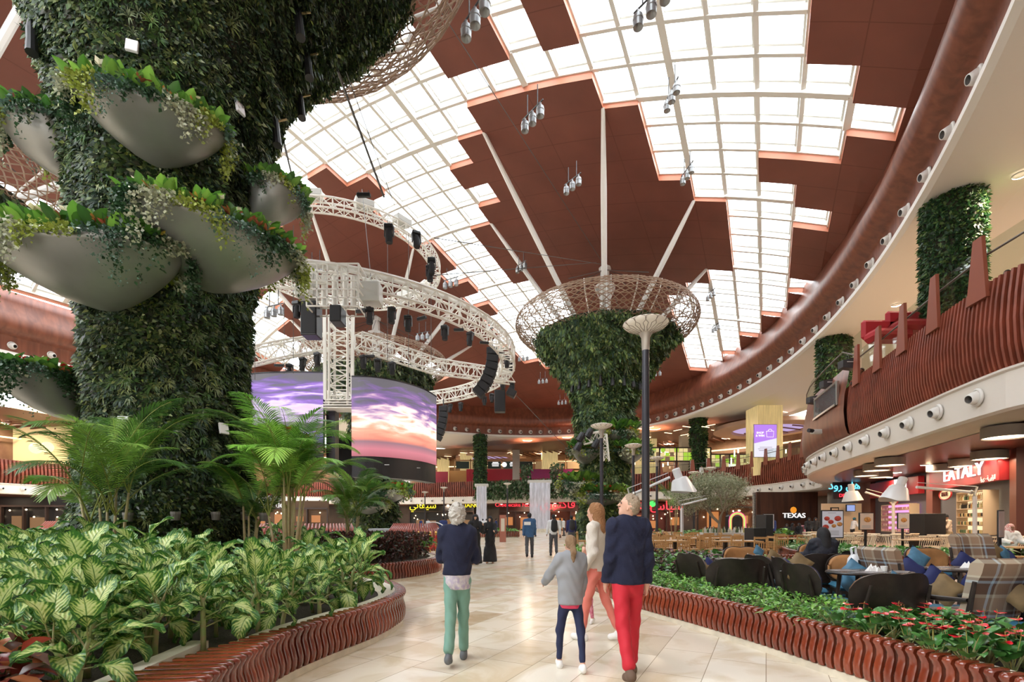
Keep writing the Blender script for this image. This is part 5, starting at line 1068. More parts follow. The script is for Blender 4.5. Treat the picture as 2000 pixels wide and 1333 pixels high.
pillar_green(1860, 392, .88, 'leafy pillar nearest on the right upper floor', 16000, .15); pillar_green(1628, 662, .9, 'leafy pillar on the upper floor behind the promontory', 6000, .2)
pillar_green(1364, 818, .8, 'leafy pillar behind the lamp posts on the far right upper floor', 3000, .3); pillar_green(938, 850, .75, 'leafy pillar on the far upper floor left of centre', 3000, .3)
def column(name, px, Y, w, m, lab, z1=13.6, z0=6.3):
    x = (px-1000)/F*Y; s = B(); s.box((x, Y, (z0+z1)/2), (w, w, z1-z0)); o = s.build(name, m); tag(o, lab, 'column'); return o
M_PLC = mat('plain_column', (.55, .50, .45), .6)
for px, Y, w, lab in ((1492, 51.8, 2.6, 'big gold beaded column behind the purple advert'), (1261, 70, 2.5, 'gold column on the far right upper floor beside the nearest lamp post'), (1073, 82, 2.6, 'gold column above the far balustrade, right of centre'), (911, 84, 2.0, 'gold column above the far balustrade, left of centre'), (866, 90, 2.0, 'gold column next to the sunset screen'), (1145, 90, 2.2, 'gold column just left of the middle leafy column')): column('gold_column', px, Y, w, M_GOLD, lab)
for px, Y, w, lab in ((1008, 80, 1.2, 'plain grey column in the centre of the far upper floor'), (1337, 66, 1.2, 'plain grey column left of the far leafy pillar'), (794, 84, 1.6, 'pale column behind the black skirt of the sunset screen')): column('plain_column', px, Y, w, M_PLC, lab)
# advert
a = P(1473, 50, 830); b_ = P(1517, 50, 893); c_ = (a+b_)/2; w, h = b_.x-a.x, a.z-b_.z; T = thing('advert_screen', c_, 'lit advert screen, purple above white, in front of the gold column', 'screen'); s = B(); s.box(c_+Vector((0, .1, 0)), (w+.1, .14, h+.1)); s.build('casing', st_m, T)
s = B(); s.quad(*[c_+Vector(v) for v in ((-w/2, 0, -h*.08), (w/2, 0, h*.08), (w/2, 0, h/2), (-w/2, 0, h/2))]); s.build('purple_half', glow('adv_purple', (.48, .22, .85), 1.), T); s = B(); s.quad(*[c_+Vector(v) for v in ((-w/2, 0, -h/2), (w/2, 0, -h/2), (w/2, 0, h*.08), (-w/2, 0, -h*.08))]); s.build('white_half', glow('adv_white', (.85, .83, .95), .95), T)
text('advert_words', 'SHOP\n& WIN', c_+Vector((-w*.24, -.02, h*.2)), 0, .30, G_WHITE, T); s = B(); q = c_+Vector((w*.2, -.03, h*.22)); s.tube([q+Vector(v) for v in ((-.38, 0, .25), (-.34, 0, -.35), (.34, 0, -.35), (.38, 0, .25), (-.38, 0, .25))], .02, 4); s.tube([q+Vector((.2*math.cos(t), 0, .25+.22*math.sin(t))) for t in np.linspace(0, math.pi, 9)], .02, 4); s.build('bag_outline', G_WHITE, T)
for k in range(4):
    s = B(); s.box(c_+Vector((.05, -.01, -h*.2-.17*k)), (w*(.55, .7, .62, .2)[k], .01, .035)); s.build('fine_print', mat('print_violet', (.25, .15, .45), .6), T)
# upper ceiling discs and light lines
def disc(px, Y, R_, lab):
    x = (px-1000)/F*Y; T = thing('ceiling_disc', (x, Y, 12.9), lab, 'ceiling light'); s = B(); s.lathe([(R_, 13.2), (R_, 12.75), (R_*.66, 12.7), (R_*.66, 13.05), (0, 13.05)], (x, Y, 0), 48); s.build('disc', mat('disc_pink', (.62, .42, .33), .6), T); s = B(); s.lathe([(R_*.64, 12.98), (0, 12.98)], (x, Y, 0), 48); s.build('glowing_well', glow('well_violet', (.55, .42, .75), .8), T)
disc(1500, 60, 6.3, 'big round ceiling disc with a violet well behind the advert'); disc(960, 88, 6.5, 'round ceiling disc with a violet well on the far upper floor'); disc(1135, 96, 4, 'smaller ceiling disc left of the middle leafy column')
rr = random.Random(4)
for k in range(46):
    px = rr.uniform(855, 1150) if k < 24 else rr.uniform(1250, 1560); Y = rr.uniform(80, 95) if k < 24 else rr.uniform(56, 72) if px < 1450 else rr.uniform(50, 60); p = P(px, Y, z=13.02); s = B(); s.box(p, (.12 if k % 2 else 1.3, 1.3 if k % 2 else .12, .05), rz=.5); o = s.build('ceiling_light_line', G_LINE); tag(o, 'short linear lamp in the dark wood ceiling of the upper floor', 'ceiling light', 'linear lamps of the upper ceiling')
slat = B()
for i in range(0, len(mz)-1):
    p, a = pt_at(i, 9, 12.95)
    if p.y < 45: continue
    q, _ = pt_at(i, 15.5, 12.95); slat.bar(p, q, .14, .2)
    p2, a2 = pt_at(i, 2.3, 12.95)
struct(slat.build('trim_11', mat('ceiling_slats', (.20, .085, .05), .5)))
cv = B(); cv.sweep([q for q in mz if q[1] > 30], [(13.4, 11.6), (13.0, 11.6), (13.0, 11.75)]); o = cv.build('cove_light', glow('cove', (1, .72, .38), 2.2)); tag(o, 'warm strip of light along the top of the upper back wall', 'ceiling light')
# downlights: small warm lamps in both ceilings (each lamp carries its own light)
def downlight(p, power, r, lab, grp, col=(1, .80, .60)):
    T = thing('downlight', p, lab, 'ceiling light', grp); s = B(); s.lathe([(r*1.15, -.005), (r*1.15, -.04), (r, -.045), (r, -.02)], p, 14); s.build('rim', MATS['nozzle_white'] if False else mat('dl_rim', (.6, .6, .58), .4), T)
    l = bpy.data.lights.new('downlight_lamp', 'AREA'); l.shape = 'DISK'; l.size = r*2; l.energy = power; l.color = col; o = bpy.data.objects.new('downlight_lamp', l); o.location = Vector(p)-Vector((0, 0, .03)); COL.objects.link(o); o.parent = T; o.matrix_parent_inverse = inv_chain(T)
for i in range(2, len(mz)-2, 5):
    p, a = pt_at(i, 4.3, 4.24)
    if p.y < 3 or abs(p.x)/p.y > 1.35: continue
    downlight(p, 170, .22, 'small warm downlight in the arcade ceiling under the gallery', 'arcade downlights')
for i in range(4, len(mz)-2, 7):
    for off, z in ((4.5, 13.3), (11, 13.0)):
        p, a = pt_at(i, off, z)
        if p.y < 3 or abs(p.x)/p.y > 1.35: continue
        if off < 8: p.z = 14.19
        downlight(p, 700, .22 if p.y < 45 else .7, 'warm downlight in the upper ceiling', 'upper ceiling downlights')
# drum pendants
def drum():
    T = thing('drum_lamp', (0, 0, 0), 'x', 'ceiling lamp'); s = B(); s.lathe([(0, 0), (.55, 0), (.55, -.32), (.53, -.32), (.53, -.26)], (0, 0, 0), 32); s.build('drum_shade', mat('drum_taupe', (.24, .20, .165), .7), T, smooth='auto'); s = B(); s.lathe([(.53, -.285), (0, -.285)], (0, 0, 0), 32); s.build('diffuser', glow('drum_glow', (1, .80, .55), 5.), T)
    l = bpy.data.lights.new('drum_light', 'AREA'); l.shape = 'DISK'; l.size = 1.0; l.energy = 45; l.color = (1, .76, .5); o = bpy.data.objects.new('drum_light', l); o.location = (0, 0, -.36); COL.objects.link(o); o.parent = T; return T
dr = drum(); dz = 4.2
for k, (px, py, lab) in enumerate(((1965, 845, 'drum ceiling lamp closest to the right edge of the frame'), (1932, 890, 'drum ceiling lamp above the right end of the big red store sign'), (1883, 905, 'drum ceiling lamp above the left part of the big red store sign'), (1837, 915, 'drum ceiling lamp between the two red store signs'), (1738, 903, 'biggest drum lamp of the cluster of four under the promontory'), (1712, 914, 'second drum lamp of the cluster of four'), (1691, 925, 'left low drum lamp of the cluster of four'), (1720, 928, 'lowest right drum lamp of the cluster of four'))):
    Y = (dz-HC-.16)*F/(HOR-py); p = Vector(((px-1000)/F*Y, Y, dz)); 
    if k == 0: o = dr; o.location = p; o['label'] = lab
    else: o = dup(dr, p, 0, lab)
# ---------------------------------------------------------------- shop fronts at right
EW = [(16.8, 13), (18.0, 15.5), (19.6, 18.8), (22.9, 25.8), (23.7, 27.5), (25.6, 33.8), (26.6, 39), (30, 46)]
c = B(); c.sweep(EW, [(0, 0), (0, 4.25)]); c.sweep(EW, [(1.8, 0), (1.8, 4.25)]); struct(c.build('wall_right', mat('grey_wall', (.115, .115, .125), .6)))
M_REDS = mat('sign_red', (.30, .010, .014), .5); M_REDG = None
def board(A, Bq, zb, zt, m, nm, lab, cat='sign', d=.3, off=-.35):
    A = Vector((*A, 0)); Bq = Vector((*Bq, 0)); t = (Bq-A).normalized(); n = Vector((t.y, -t.x, 0)); c_ = (A+Bq)/2-n*(-off)*-1; ang = math.atan2(t.y, t.x)
    c_ = (A+Bq)/2+n*off; T = thing(nm, (c_.x, c_.y, zb), lab, cat); s = B(); s.box((c_.x, c_.y, (zb+zt)/2), ((Bq-A).length, d, zt-zb), rz=ang); s.build('board', m, T); return T, c_, ang+math.pi, t, n
T, c_, ang, t, n = board((19.6, 18.8), (22.9, 25.8), 3.08, 4.06, M_REDS, 'store_sign', 'big red store sign reading EATALY in white glowing letters')
fc = c_-n*.18
text('letters', 'EATALY', Vector((fc.x, fc.y, 3.66))-t*.4, ang, .80, G_WHITE, T, .03, 1.55)
AR1 = '\uFED4\uFEE0\uFEE8'
def arabic(s): return s[::-1]
text('small_letters', arabic('\uFE8D\uFEDF\uFEB0\uFE8D\uFEED\uFBFD\uFE94 - \uFEEF\uFEAE\uFEDF'), Vector((fc.x, fc.y, 3.22))-t*3.0, ang, .26, glow('glow_cream', (1, .8, .6), 1.2), T, .01)
T, c_, ang, t, n = board((23.7, 27.5), (25.6, 33.8), 3.05, 4.06, M_REDS, 'store_sign', 'second red store sign with white Arabic letters behind the white lamp shade'); fc = c_-n*.18
text('letters', arabic('\uFE87\uFBFE\uFE98\uFE8E\uFEDF\uFEF2'), Vector((fc.x, fc.y, 3.6))-t*.8, ang, 1.1, G_WHITE, T, .04)
for (A, Bq), lab, w_ in ((((19.2, 18.0), (19.7, 18.9)), 'red-brown pier at the right end of the big red store sign', .5), (((22.7, 25.6), (23.5, 27.2)), 'red-brown pier between the two red store signs', .4), (((25.5, 33.6), (26.1, 36.5)), 'dark pier left of the second red store sign', .5)):
    A = Vector((*A, 0)); Bq = Vector((*Bq, 0)); s = B(); s.box(((A+Bq)/2).to_tuple()[:2]+(2.12,), ((Bq-A).length*.6, .5, 4.25), rz=math.atan2((Bq-A).y, (Bq-A).x)); tag(s.build('pier', mat('pier_brown', (.15, .05, .035), .4)), lab, 'column')
def shelf_unit(A, Bq, z0, z1, lab, colr, glowc, rows, bottle=True, gs=1.2):
    A = Vector((*A, 0)); Bq = Vector((*Bq, 0)); t = (Bq-A).normalized(); n = Vector((t.y, -t.x, 0)); L = (Bq-A).length; ang = math.atan2(t.y, t.x); C_ = (A+Bq)/2; T = thing('display_shelf', (C_.x, C_.y, z0), lab, 'shelf'); s = B(); s.box(C_+n*(-.12)+Vector((0, 0, (z0+z1)/2)), (L, .06, z1-z0), rz=ang); s.build('lit_back', glow('lit_back_'+str(len(MATS)), glowc, gs), T); s = B()
    for k in range(rows+1): s.box(C_-n*.35+Vector((0, 0, z0+(z1-z0)*k/rows)), (L, .4, .04), rz=ang)
    for e in (-L/2, L/2): s.box(C_-n*.3+t*e+Vector((0, 0, (z0+z1)/2)), (.05, .5, z1-z0), rz=ang)
    s.build('shelves', mat('shelf_beige', (.5, .38, .25), .5), T); rq = random.Random(int(L*100))
    for k in range(rows):
        nb = int(L/.17)
        for j in range(nb):
            q = A+t*(.12+j*.17)-n*.42; z = z0+(z1-z0)*k/rows+.02; col_ = colr[rq.randrange(len(colr))]; s = B(); h = min(.3, (z1-z0)/rows*.7)
            if bottle and k >= rows-2: s.lathe([(0, 0), (.045, 0), (.045, h*.6), (.015, h*.75), (.015, h)], (q.x, q.y, z), 8)
            else: s.box((q.x, q.y, z+h*.3), (.12, .16, h*.6), rz=ang, bev=.02)
            o = s.build('bottle' if bottle and k >= rows-2 else 'packet', mat('goods_%d%d%d' % tuple(int(v*9) for v in col_), col_, .3)); tag(o, ('dark bottle' if bottle and k >= rows-2 else 'small packaged food item')+' on the '+lab[:40].rsplit(' ', 1)[0], 'bottle' if bottle and k >= rows-2 else 'food', 'goods on '+lab[:40])
shelf_unit((20.1, 19.9), (21.3, 22.4), .9, 2.75, 'lit deli shelf with bottles above cheeses under the EATALY sign', [(.03, .03, .025), (.7, .6, .3), (.8, .75, .55), (.5, .3, .12), (.1, .2, .1)], (1, .72, .42), 5)
shelf_unit((23.9, 28.3), (25.0, 31.9), .8, 2.5, 'pink-lit meat cooler under the second red sign', [(.8, .5, .5), (.7, .3, .35), (.8, .7, .6), (.5, .2, .3)], (.95, .35, .75), 5, False)
for C0, zc, w, h, s_, lab in (((21.6, 23.0), 2.75, 1.5, .5, 'PANE', 'cream oval sign with red edge right of the grey wall, under the EATALY sign'), ((24.0, 29.2), 2.75, 1.9, .6, 'FORMAGGI', 'cream oval sign with red edge under the second red sign')):
    ang = math.atan2(7, 3.3); p = Vector((C0[0], C0[1], zc)); t = Vector((math.cos(ang), math.sin(ang), 0)); n = Vector((t.y, -t.x, 0)); p = p-n*.75; T = thing('oval_sign', p, lab, 'sign'); s = B(); V = [p+t*(w/2*math.cos(a))+Vector((0, 0, h/2*math.sin(a)))-n*.02 for a in np.linspace(0, 2*math.pi, 33)[:-1]]; s.add(V, [tuple(range(32))]); s.build('face', mat('oval_cream', (.75, .62, .42), .5, emit=(1, .8, .5), es=.25), T); s = B(); s.tube(V+[V[0]], .035, 6); s.build('red_edge', mat('edge_red', (.5, .02, .02), .4), T); text('letters', s_, p-n*.05, ang+math.pi, .3, mat('sign_ink', (.12, .03, .02), .5), T)
# wooden back counter, doughnut of features at the restaurant between
T = thing('neon_sign', (23.6, 36.0, 3.2), 'black panel with cyan and red neon Arabic lettering at the restaurant entrance', 'sign'); p = P(1649, 34.5, 955); s = B(); s.box(p+Vector((0, .1, 0)), (1.5, .1, 1.5)); s.build('panel', M_BLK, T); text('neon_letters', arabic('\uFEEB\uFEDE \uFEAD\uFEED\uFEA9'), p+Vector((0, 0, .2)), 0, .8, G_BLU, T, .02); text('neon_red_letters', 'DINE IN'[:4], p+Vector((0, -.02, -.5)), 0, .34, G_RED, T, .02)
p = P(1630, 34.6, 1000); T = thing('framed_picture', p, 'small dark-framed picture on the cream restaurant wall', 'picture'); s = B(); s.box(p, (.6, .05, .62)); s.build('frame', M_BLK, T); s = B(); s.box(p-Vector((0, .04, 0)), (.44, .02, .46)); s.build('sheet', mat('sheet_cream', (.7, .55, .35), .6), T)
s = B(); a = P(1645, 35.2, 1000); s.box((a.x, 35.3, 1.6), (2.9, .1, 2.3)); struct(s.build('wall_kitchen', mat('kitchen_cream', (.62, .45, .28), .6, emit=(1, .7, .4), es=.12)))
p = P(1661, 34.6, 993); T = thing('television', p, 'small wall television with a bluish picture in the restaurant', 'television'); s = B(); s.box(p, (.65, .08, .5)); s.build('casing', M_BLK, T); s = B(); s.box(p-Vector((0, .05, 0)), (.56, .01, .42)); s.build('picture', glow('tv', (.3, .38, .7), 1.), T)
# ---------------------------------------------------------------- far shop fronts
def far_front(px0, px1, Y, cback, m_glow, lab, base=0., top=4.1):
    a = P(px0, Y, z=0); b_ = P(px1, Y, z=0); c_ = (a+b_)/2; w = b_.x-a.x; T = thing('storefront', (c_.x, Y, 0), lab, 'shop front'); s = B(); s.box((c_.x, Y+.4, top/2), (w, .2, top)); s.build('back_panel', mat('front_%d' % px0, cback, .5), T); s = B()
    nb = max(2, int(w/2.4))
    for k in range(nb+1): s.box((a.x+w*k/nb, Y, 1.5), (.16, .3, 3.0))
    s.box((c_.x, Y, 3.1), (w, .3, .2)); s.build('mullions', mat('front_frame', (.05, .03, .025), .4), T)
    rq = random.Random(px0)
    for k in range(nb):
        s = B(); x = a.x+w*(k+.5)/nb; hh = rq.uniform(.5, 2.1); s.box((x+rq.uniform(-.4, .4), Y+.25, 1.2+rq.uniform(-.3, .6)), (w/nb*rq.uniform(.3, .7), .05, hh)); s.build('lit_interior', m_glow, T)
    for k in range(int(w*.9)):
        s = B(); s.ball((rq.uniform(a.x+.3, b_.x-.3), Y+.1, rq.uniform(1.8, 2.9)), .09, 6); s.build('bulb', G_WARM, T)
G_AMB = glow('amber_interior', (1, .36, .10), .5); G_AMB2 = glow('amber_dim', (1, .5, .2), .22)
far_front(800, 925, 81, (.02, .018, .018), G_AMB2, 'dark shop front with yellow signs behind the white-haired woman'); far_front(975, 1040, 77, (.06, .02, .012), G_AMB, 'restaurant front with the red sign left of the wide waterfall'); far_front(1074, 1155, 74, (.08, .02, .01), G_AMB, 'restaurant front with red Arabic sign right of the wide waterfall'); far_front(1225, 1340, 68, (.07, .012, .01), G_AMB, 'restaurant front with red TEXAS sign behind the lamp posts')
far_front(1362, 1478, 56, (.16, .06, .025), G_AMB, 'wood-clad restaurant front behind the olive tree'); far_front(480, 640, 62, (.10, .05, .02), G_AMB, 'warm-lit shop front with white letters behind the tallest palm'); far_front(-40, 135, 52, (.015, .012, .012), G_AMB2, 'dark shop front at the far left under the gallery')
def free_sign(s_, px, py, Y, size, m, lab, nm='letter_sign', sx=1.): o = text(nm, s_, P(px, Y, py), 0, size, m, None, .05, sx, bold=.0); tag(o, lab, 'sign'); return o
free_sign(arabic('\uFEB7\uFEF4\uFED4\uFE8E\uFEE7\uFEF2'), 826, 988, 79, 1.5, G_YEL, 'yellow glowing Arabic sign left of the white-haired woman'); free_sign('Z CIANO', 913, 988, 79, 1.0, G_YEL, 'yellow glowing Latin sign right of the white-haired woman')
free_sign('Cheesecake Factory', 1009, 987, 75, .82, G_RED, 'red glowing sign of the restaurant left of the wide waterfall'); free_sign(arabic('\uFEB7\uFEF4\uFEB0\uFED5 \uFED3\uFE8E\uFB90\uFE98\uFEEE\uFEAD\uFEF1'), 1118, 986, 72, 1.7, G_RED, 'red glowing Arabic sign right of the wide waterfall')
free_sign('TEXAS', 1247, 989, 66, 1.25, G_RED, 'red glowing TEXAS letters behind the lamp posts'); free_sign(arabic('\uFEB7\uFEF4\uFE8E\uFEB1'), 1302, 989, 66, 1.7, G_RED, 'red glowing Arabic sign right of the TEXAS letters'); free_sign('la Casa del', 522, 987, 60, 1.05, G_WHITE, 'white glowing letters behind the tallest palm')
p = P(1274, 66, 985); T = thing('shop_emblem', p, 'green blob emblem with a yellow crest between the red signs', 'sign'); s = B(); s.ball(p, (.5, .1, .42)); s.build('green_shape', G_GRN, T); s = B(); s.ball(p+Vector((-.1, 0, .75)), (.35, .1, .25)); s.build('yellow_crest', G_YEL, T)
p = P(1551, 44, 1008); T = thing('round_sign', p, 'white TEXAS sign with an orange top on the dark wood wall', 'sign'); text('letters', 'TEXAS', p, 0, .62, G_WHITE, T, .04, 1.15); s = B(); s.ball(p+Vector((0, .1, .52)), (.3, .08, .3)); s.build('orange_disc', glow('org', (1, .35, .02), .8), T); s = B(); s.ball(p+Vector((0, .15, -.05)), (.95, .05, .42)); s.build('dark_backing', M_BLK, T)
s = B(); a = P(1480, 45, z=0); b_ = P(1600, 45, z=0); s.box(((a.x+b_.x)/2, 45.3, 2.1), (b_.x-a.x, .2, 4.2)); struct(s.build('wall_plank', woodmat('plank_dark', (.05, .018, .01), (.11, .04, .022), .6, (3, 3, .3))))
s = B(); a = P(1475, 46, z=0); b_ = P(1500, 46, z=0); s.box(((a.x+b_.x)/2, 46, 2.1), (1.6, .3, 4.2)); o = s.build('stone_pier', mat('stone_pier_m', (.25, .22, .19), .8, var=.3, vscale=6)); tag(o, 'grey stone pier with a small star left of the dark wood wall', 'column')
# waterfalls
def wf(px0, px1, pyt, Y, lab):
    a = P(px0, Y, pyt); b_ = P(px1, Y, pyt); w = b_.x-a.x; c_ = (a+b_)/2; T = thing('waterfall', (c_.x, Y, 0), lab, 'waterfall'); s = B(); s.box((c_.x, Y, a.z+.15), (w+.5, 1.1, .45), bev=.08); s.build('spout_box', mat('spout', (.55, .53, .48), .4), T)
    m = bpy.data.materials.get('falling_water')
    if not m:
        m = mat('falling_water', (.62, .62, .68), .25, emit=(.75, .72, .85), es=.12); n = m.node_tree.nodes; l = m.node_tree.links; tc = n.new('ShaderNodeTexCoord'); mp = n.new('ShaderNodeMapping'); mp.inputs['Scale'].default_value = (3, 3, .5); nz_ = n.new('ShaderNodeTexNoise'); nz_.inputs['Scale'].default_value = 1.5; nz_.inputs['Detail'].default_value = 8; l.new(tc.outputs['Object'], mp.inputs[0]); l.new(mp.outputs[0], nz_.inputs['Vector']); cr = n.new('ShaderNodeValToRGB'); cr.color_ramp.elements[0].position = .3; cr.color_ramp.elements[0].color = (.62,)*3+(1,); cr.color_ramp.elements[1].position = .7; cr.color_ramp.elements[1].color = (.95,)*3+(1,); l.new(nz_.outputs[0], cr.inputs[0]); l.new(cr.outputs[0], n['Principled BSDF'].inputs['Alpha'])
    s = B(); N = 20; V = []
    for k in range(N+1):
        for q in range(9): V.append((a.x+w*k/N, Y-.6-.1*math.sin(q)*(q < 3)+.07*math.sin(k*1.7), a.z*(1-q/8)))
    s.add(V, [(k*9+q, (k+1)*9+q, (k+1)*9+q+1, k*9+q+1) for k in range(N) for q in range(8)]); s.build('water_sheet', m, T, smooth=True); s = B(); s.lathe([(w*.8, 0), (w*.8, .4), (w*.7, .45), (w*.7, .3), (0, .3)], (c_.x, Y, 0), 24, sy=.5); s.build('basin', M_STONE, T)
wf(931, 951, 951, 68.0, 'narrow waterfall pouring from the far gallery, left'); wf(1034, 1074, 944, 66.0, 'wide waterfall pouring from the far gallery, centre')
# hoardings and balustrade on the far upper floor
for px0, px1, y0, y1, Y, col_, lab in ((911, 1026, 917, 942, 80, (.42, .012, .03), 'bright red hoarding on the far upper floor'), (1026, 1120, 917, 936, 79.5, (.28, .015, .12), 'purple hoarding continuing right of the red one'), (1120, 1150, 922, 934, 79, (.05, .22, .05), 'small green hoarding right of the purple one'), (877, 911, 920, 942, 81, (.55, .27, .08), 'orange plywood hoarding left of the red one'), (825, 875, 922, 955, 80, (.36, .03, .05), 'dull red hoarding beside the sunset screen')):
    a = P(px0, Y, y0); b_ = P(px1, Y, y1); s = B(); s.box(((a.x+b_.x)/2, Y, (a.z+6.3)/2), (b_.x-a.x, .15, a.z-6.3)); tag(s.build('hoarding', mat('hoard_%d' % px0, col_, .5)), lab, 'hoarding')
T = thing('wooden_balustrade', P(1010, 81.5, 920), 'long pale wooden balustrade with panels above the red hoarding', 'balustrade'); s = B(); M_TEAK = mat('pale_timber', (.48, .28, .13), .5)
for k in range(9):
    px = 888+k*31; p = P(px, 81.5, 908); s.box(p, (.2, .2, 1.9))
for py in (898, 919): s.bar(P(888, 81.5, py+2), P(1136, 81.5, py+2), .2)
s.build('frame', M_TEAK, T)
for k in range(8):
    s = B(); p = P(888+15.5+31*k, 81.6, 909); s.box(p, (2.2, .05, 1.2)); s.build('panel', mat('green_panel', (.02, .045, .035), .4) if k in (2, 3, 4, 0) else mat('amber_panel', (.30, .18, .08), .5, emit=(1, .7, .35), es=.15), T)
text('panel_letters', 'FREEMAN', P(967, 81.3, 905), 0, .75, G_WHITE, T)if False else None
p = P(985, 81.3, 908); s = B(); s.lathe([(0, 0), (.42, 0)], p, 14, R=Matrix.Rotation(math.pi/2, 3, 'X')); s.build('round_badge', G_WHITE, T)
for dx in (-1.5, 1.5):
    for dz in (-.2, .1, .35): s = B(); s.box(p+Vector((dx, 0, dz)), (1.3-abs(dz), .03, .14)); s.build('white_lettering', G_WHITE, T)
# metal framed restaurant with lime lanterns on the far right upper floor
for px0, px1, y0, y1, Y, lab in ((1255, 1388, 875, 935, 60, 'dark metal frame restaurant with lime and amber panes on the far right upper floor, larger'), (1388, 1462, 888, 930, 62, 'smaller metal frame with lime and amber panes right of the larger one')):
    a = P(px0, Y, y0); b_ = P(px1, Y, y1); T = thing('framed_pavilion', ((a.x+b_.x)/2, Y, 6.3), lab, 'restaurant'); s = B(); n_ = 4; w = b_.x-a.x
    for k in range(n_+1): s.box((a.x+w*k/n_, Y, (a.z+6.3)/2), (.16, .16, a.z-6.3))
    for z in (a.z, a.z-1.7): s.bar((a.x, Y, z), (b_.x, Y, z), .16)
    s.build('frame', mat('dark_bronze', (.05, .035, .03), .4, .4), T); rq = random.Random(px0); nc = int(w/.55)
    for k in range(nc):
        for r in range(3):
            s = B(); s.box((a.x+w*(k+.5)/nc, Y+.05, a.z-.3-.52*r), (w/nc*.9, .04, .46)); c3 = rq.random(); s.build('lit_pane', glow('pane_lime', (.45, .75, .05), .8) if c3 < .3 else glow('pane_amber', (.95, .78, .35), .8) if c3 < .8 else glow('pane_brown', (.5, .3, .15), .3), T)
for k in range(26):
    px = rr.uniform(1225, 1545); Y = rr.uniform(60, 66) if px < 1400 else rr.uniform(56, 62); p = P(px, Y, rr.uniform(884, 915)); s = B(); s.cyl(p, .08, rr.uniform(.4, .8), 8); tag(s.build('tube_pendant', G_WARM), 'slim glowing tube pendant over the far right upper floor', 'ceiling light', 'tube pendants of the far upper floor')
# left upper floor shop
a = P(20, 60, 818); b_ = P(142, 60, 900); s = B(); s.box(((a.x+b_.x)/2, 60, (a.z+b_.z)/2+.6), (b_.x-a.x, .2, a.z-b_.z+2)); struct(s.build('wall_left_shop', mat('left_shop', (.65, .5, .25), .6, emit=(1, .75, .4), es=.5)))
for px, py in ((70, 876), (92, 874)): s = B(); s.ball(P(px, 58, py), .65, 14); tag(s.build('globe_lamp', glow('globe', (1, .85, .4), 1.6)), ('left' if px < 80 else 'right')+' of two yellow globe lamps in the upper shop at far left', 'ceiling lamp')
# ---------------------------------------------------------------- cafe furniture
M_EB = mat('ebony_wood', (.022, .016, .013), .38, var=.3, vscale=12); M_BLUE = mat('blue_velvet', (.025, .13, .21), .8, var=.15, vscale=5); M_TAN = mat('tan_leather', (.36, .17, .06), .45, var=.15, vscale=6); M_NAVY = mat('navy_velvet', (.008, .014, .085), .7)
M_GOLDV = mat('ochre_velvet', (.17, .11, .045), .7, var=.2, vscale=7); M_SKY = mat('sky_blue_satin', (.07, .19, .30), .5, var=.2, vscale=7); M_OAK = mat('oak_wood', (.46, .26, .10), .45, var=.18, vscale=7, stretch=(1, 1, 5)); M_PALE = mat('pale_wood', (.68, .56, .40), .5, var=.08, vscale=8); M_LINEN = mat('white_napkin', (.75, .74, .72), .7)
def shell(s, R_, w, zc, H, th, y0, tilt, n=22, inner=False, m=8, tuft=0.):
    pm_ = w/2/R_; V = []; 
    for layer in (0, 1):
        for i in range(n+1):
            u = -1+2*i/n; ph = u*pm_; hh = H*math.sqrt(max(.02, 1-abs(u)**2.6))
            for j in range(m+1):
                v = -1+2*j/m; z = zc+v*hh*(1 if v > 0 else .8); r = R_-(th if layer else 0); tf = tuft*abs(math.sin(u*9)*math.sin(v*6))*(1-abs(u))*layer
                V.append((r*math.sin(ph), y0+R_-(r-tf)*math.cos(ph)-(z-zc)*tilt, z+.06*abs(u)*(v > 0)))
    k = (n+1)*(m+1); Fs = []
    for i in range(n):
        for j in range(m):
            a = i*(m+1)+j; b_ = a+m+1; Fs += [(a, a+1, b_+1, b_), (k+a, k+b_, k+b_+1, k+a+1)]
        a = i*(m+1); b_ = a+m+1; Fs += [(a, b_, k+b_, k+a), (a+m, k+a+m, k+b_+m, b_+m)]
    for i in (0, n):
        for j in range(m): a = i*(m+1)+j; Fs.append((a, k+a, k+a+1, a+1))
    s.add(V, Fs); return s
def lounge(w, pad, lab, cat='armchair', name='lounge_chair'):
    T = thing(name, (0, 0, 0), lab, cat); R_ = .55 if w < .8 else .95; W2 = w/2
    shell(B(), R_, w, .62, .27, .025, -.33, .18).build('back_shell', M_EB, T, smooth='auto'); s = shell(B(), R_-.028, w*.93, .63, .245, .055, -.30, .18, tuft=.02); s.build('back_pad', pad, T, smooth=True)
    s = B(); s.box((0, .02, .41), (w*.86, .56, .10), bev=.045); s.build('seat', M_BLUE, T, smooth='auto'); s = B(); s.box((0, .02, .34), (w*.8, .5, .05)); s.build('seat_frame', M_EB, T)
    for x in (-1, 1):
        s = B(); s.tube([(x*W2*.74, .24, .36), (x*W2*.82, .28, 0)], [.026, .017], 8, sx=1.2); s.build('leg', M_EB, T); s = B(); s.tube([(x*W2*.7, -.36, .78), (x*W2*.74, -.26, .38), (x*W2*.84, -.30, 0)], [.014, .028, .017], 8); s.build('leg', M_EB, T)
    s = B(); s.bar((-W2*.75, -.26, .16), (W2*.75, -.26, .16), .022); s.build('stretcher', M_EB, T); return T
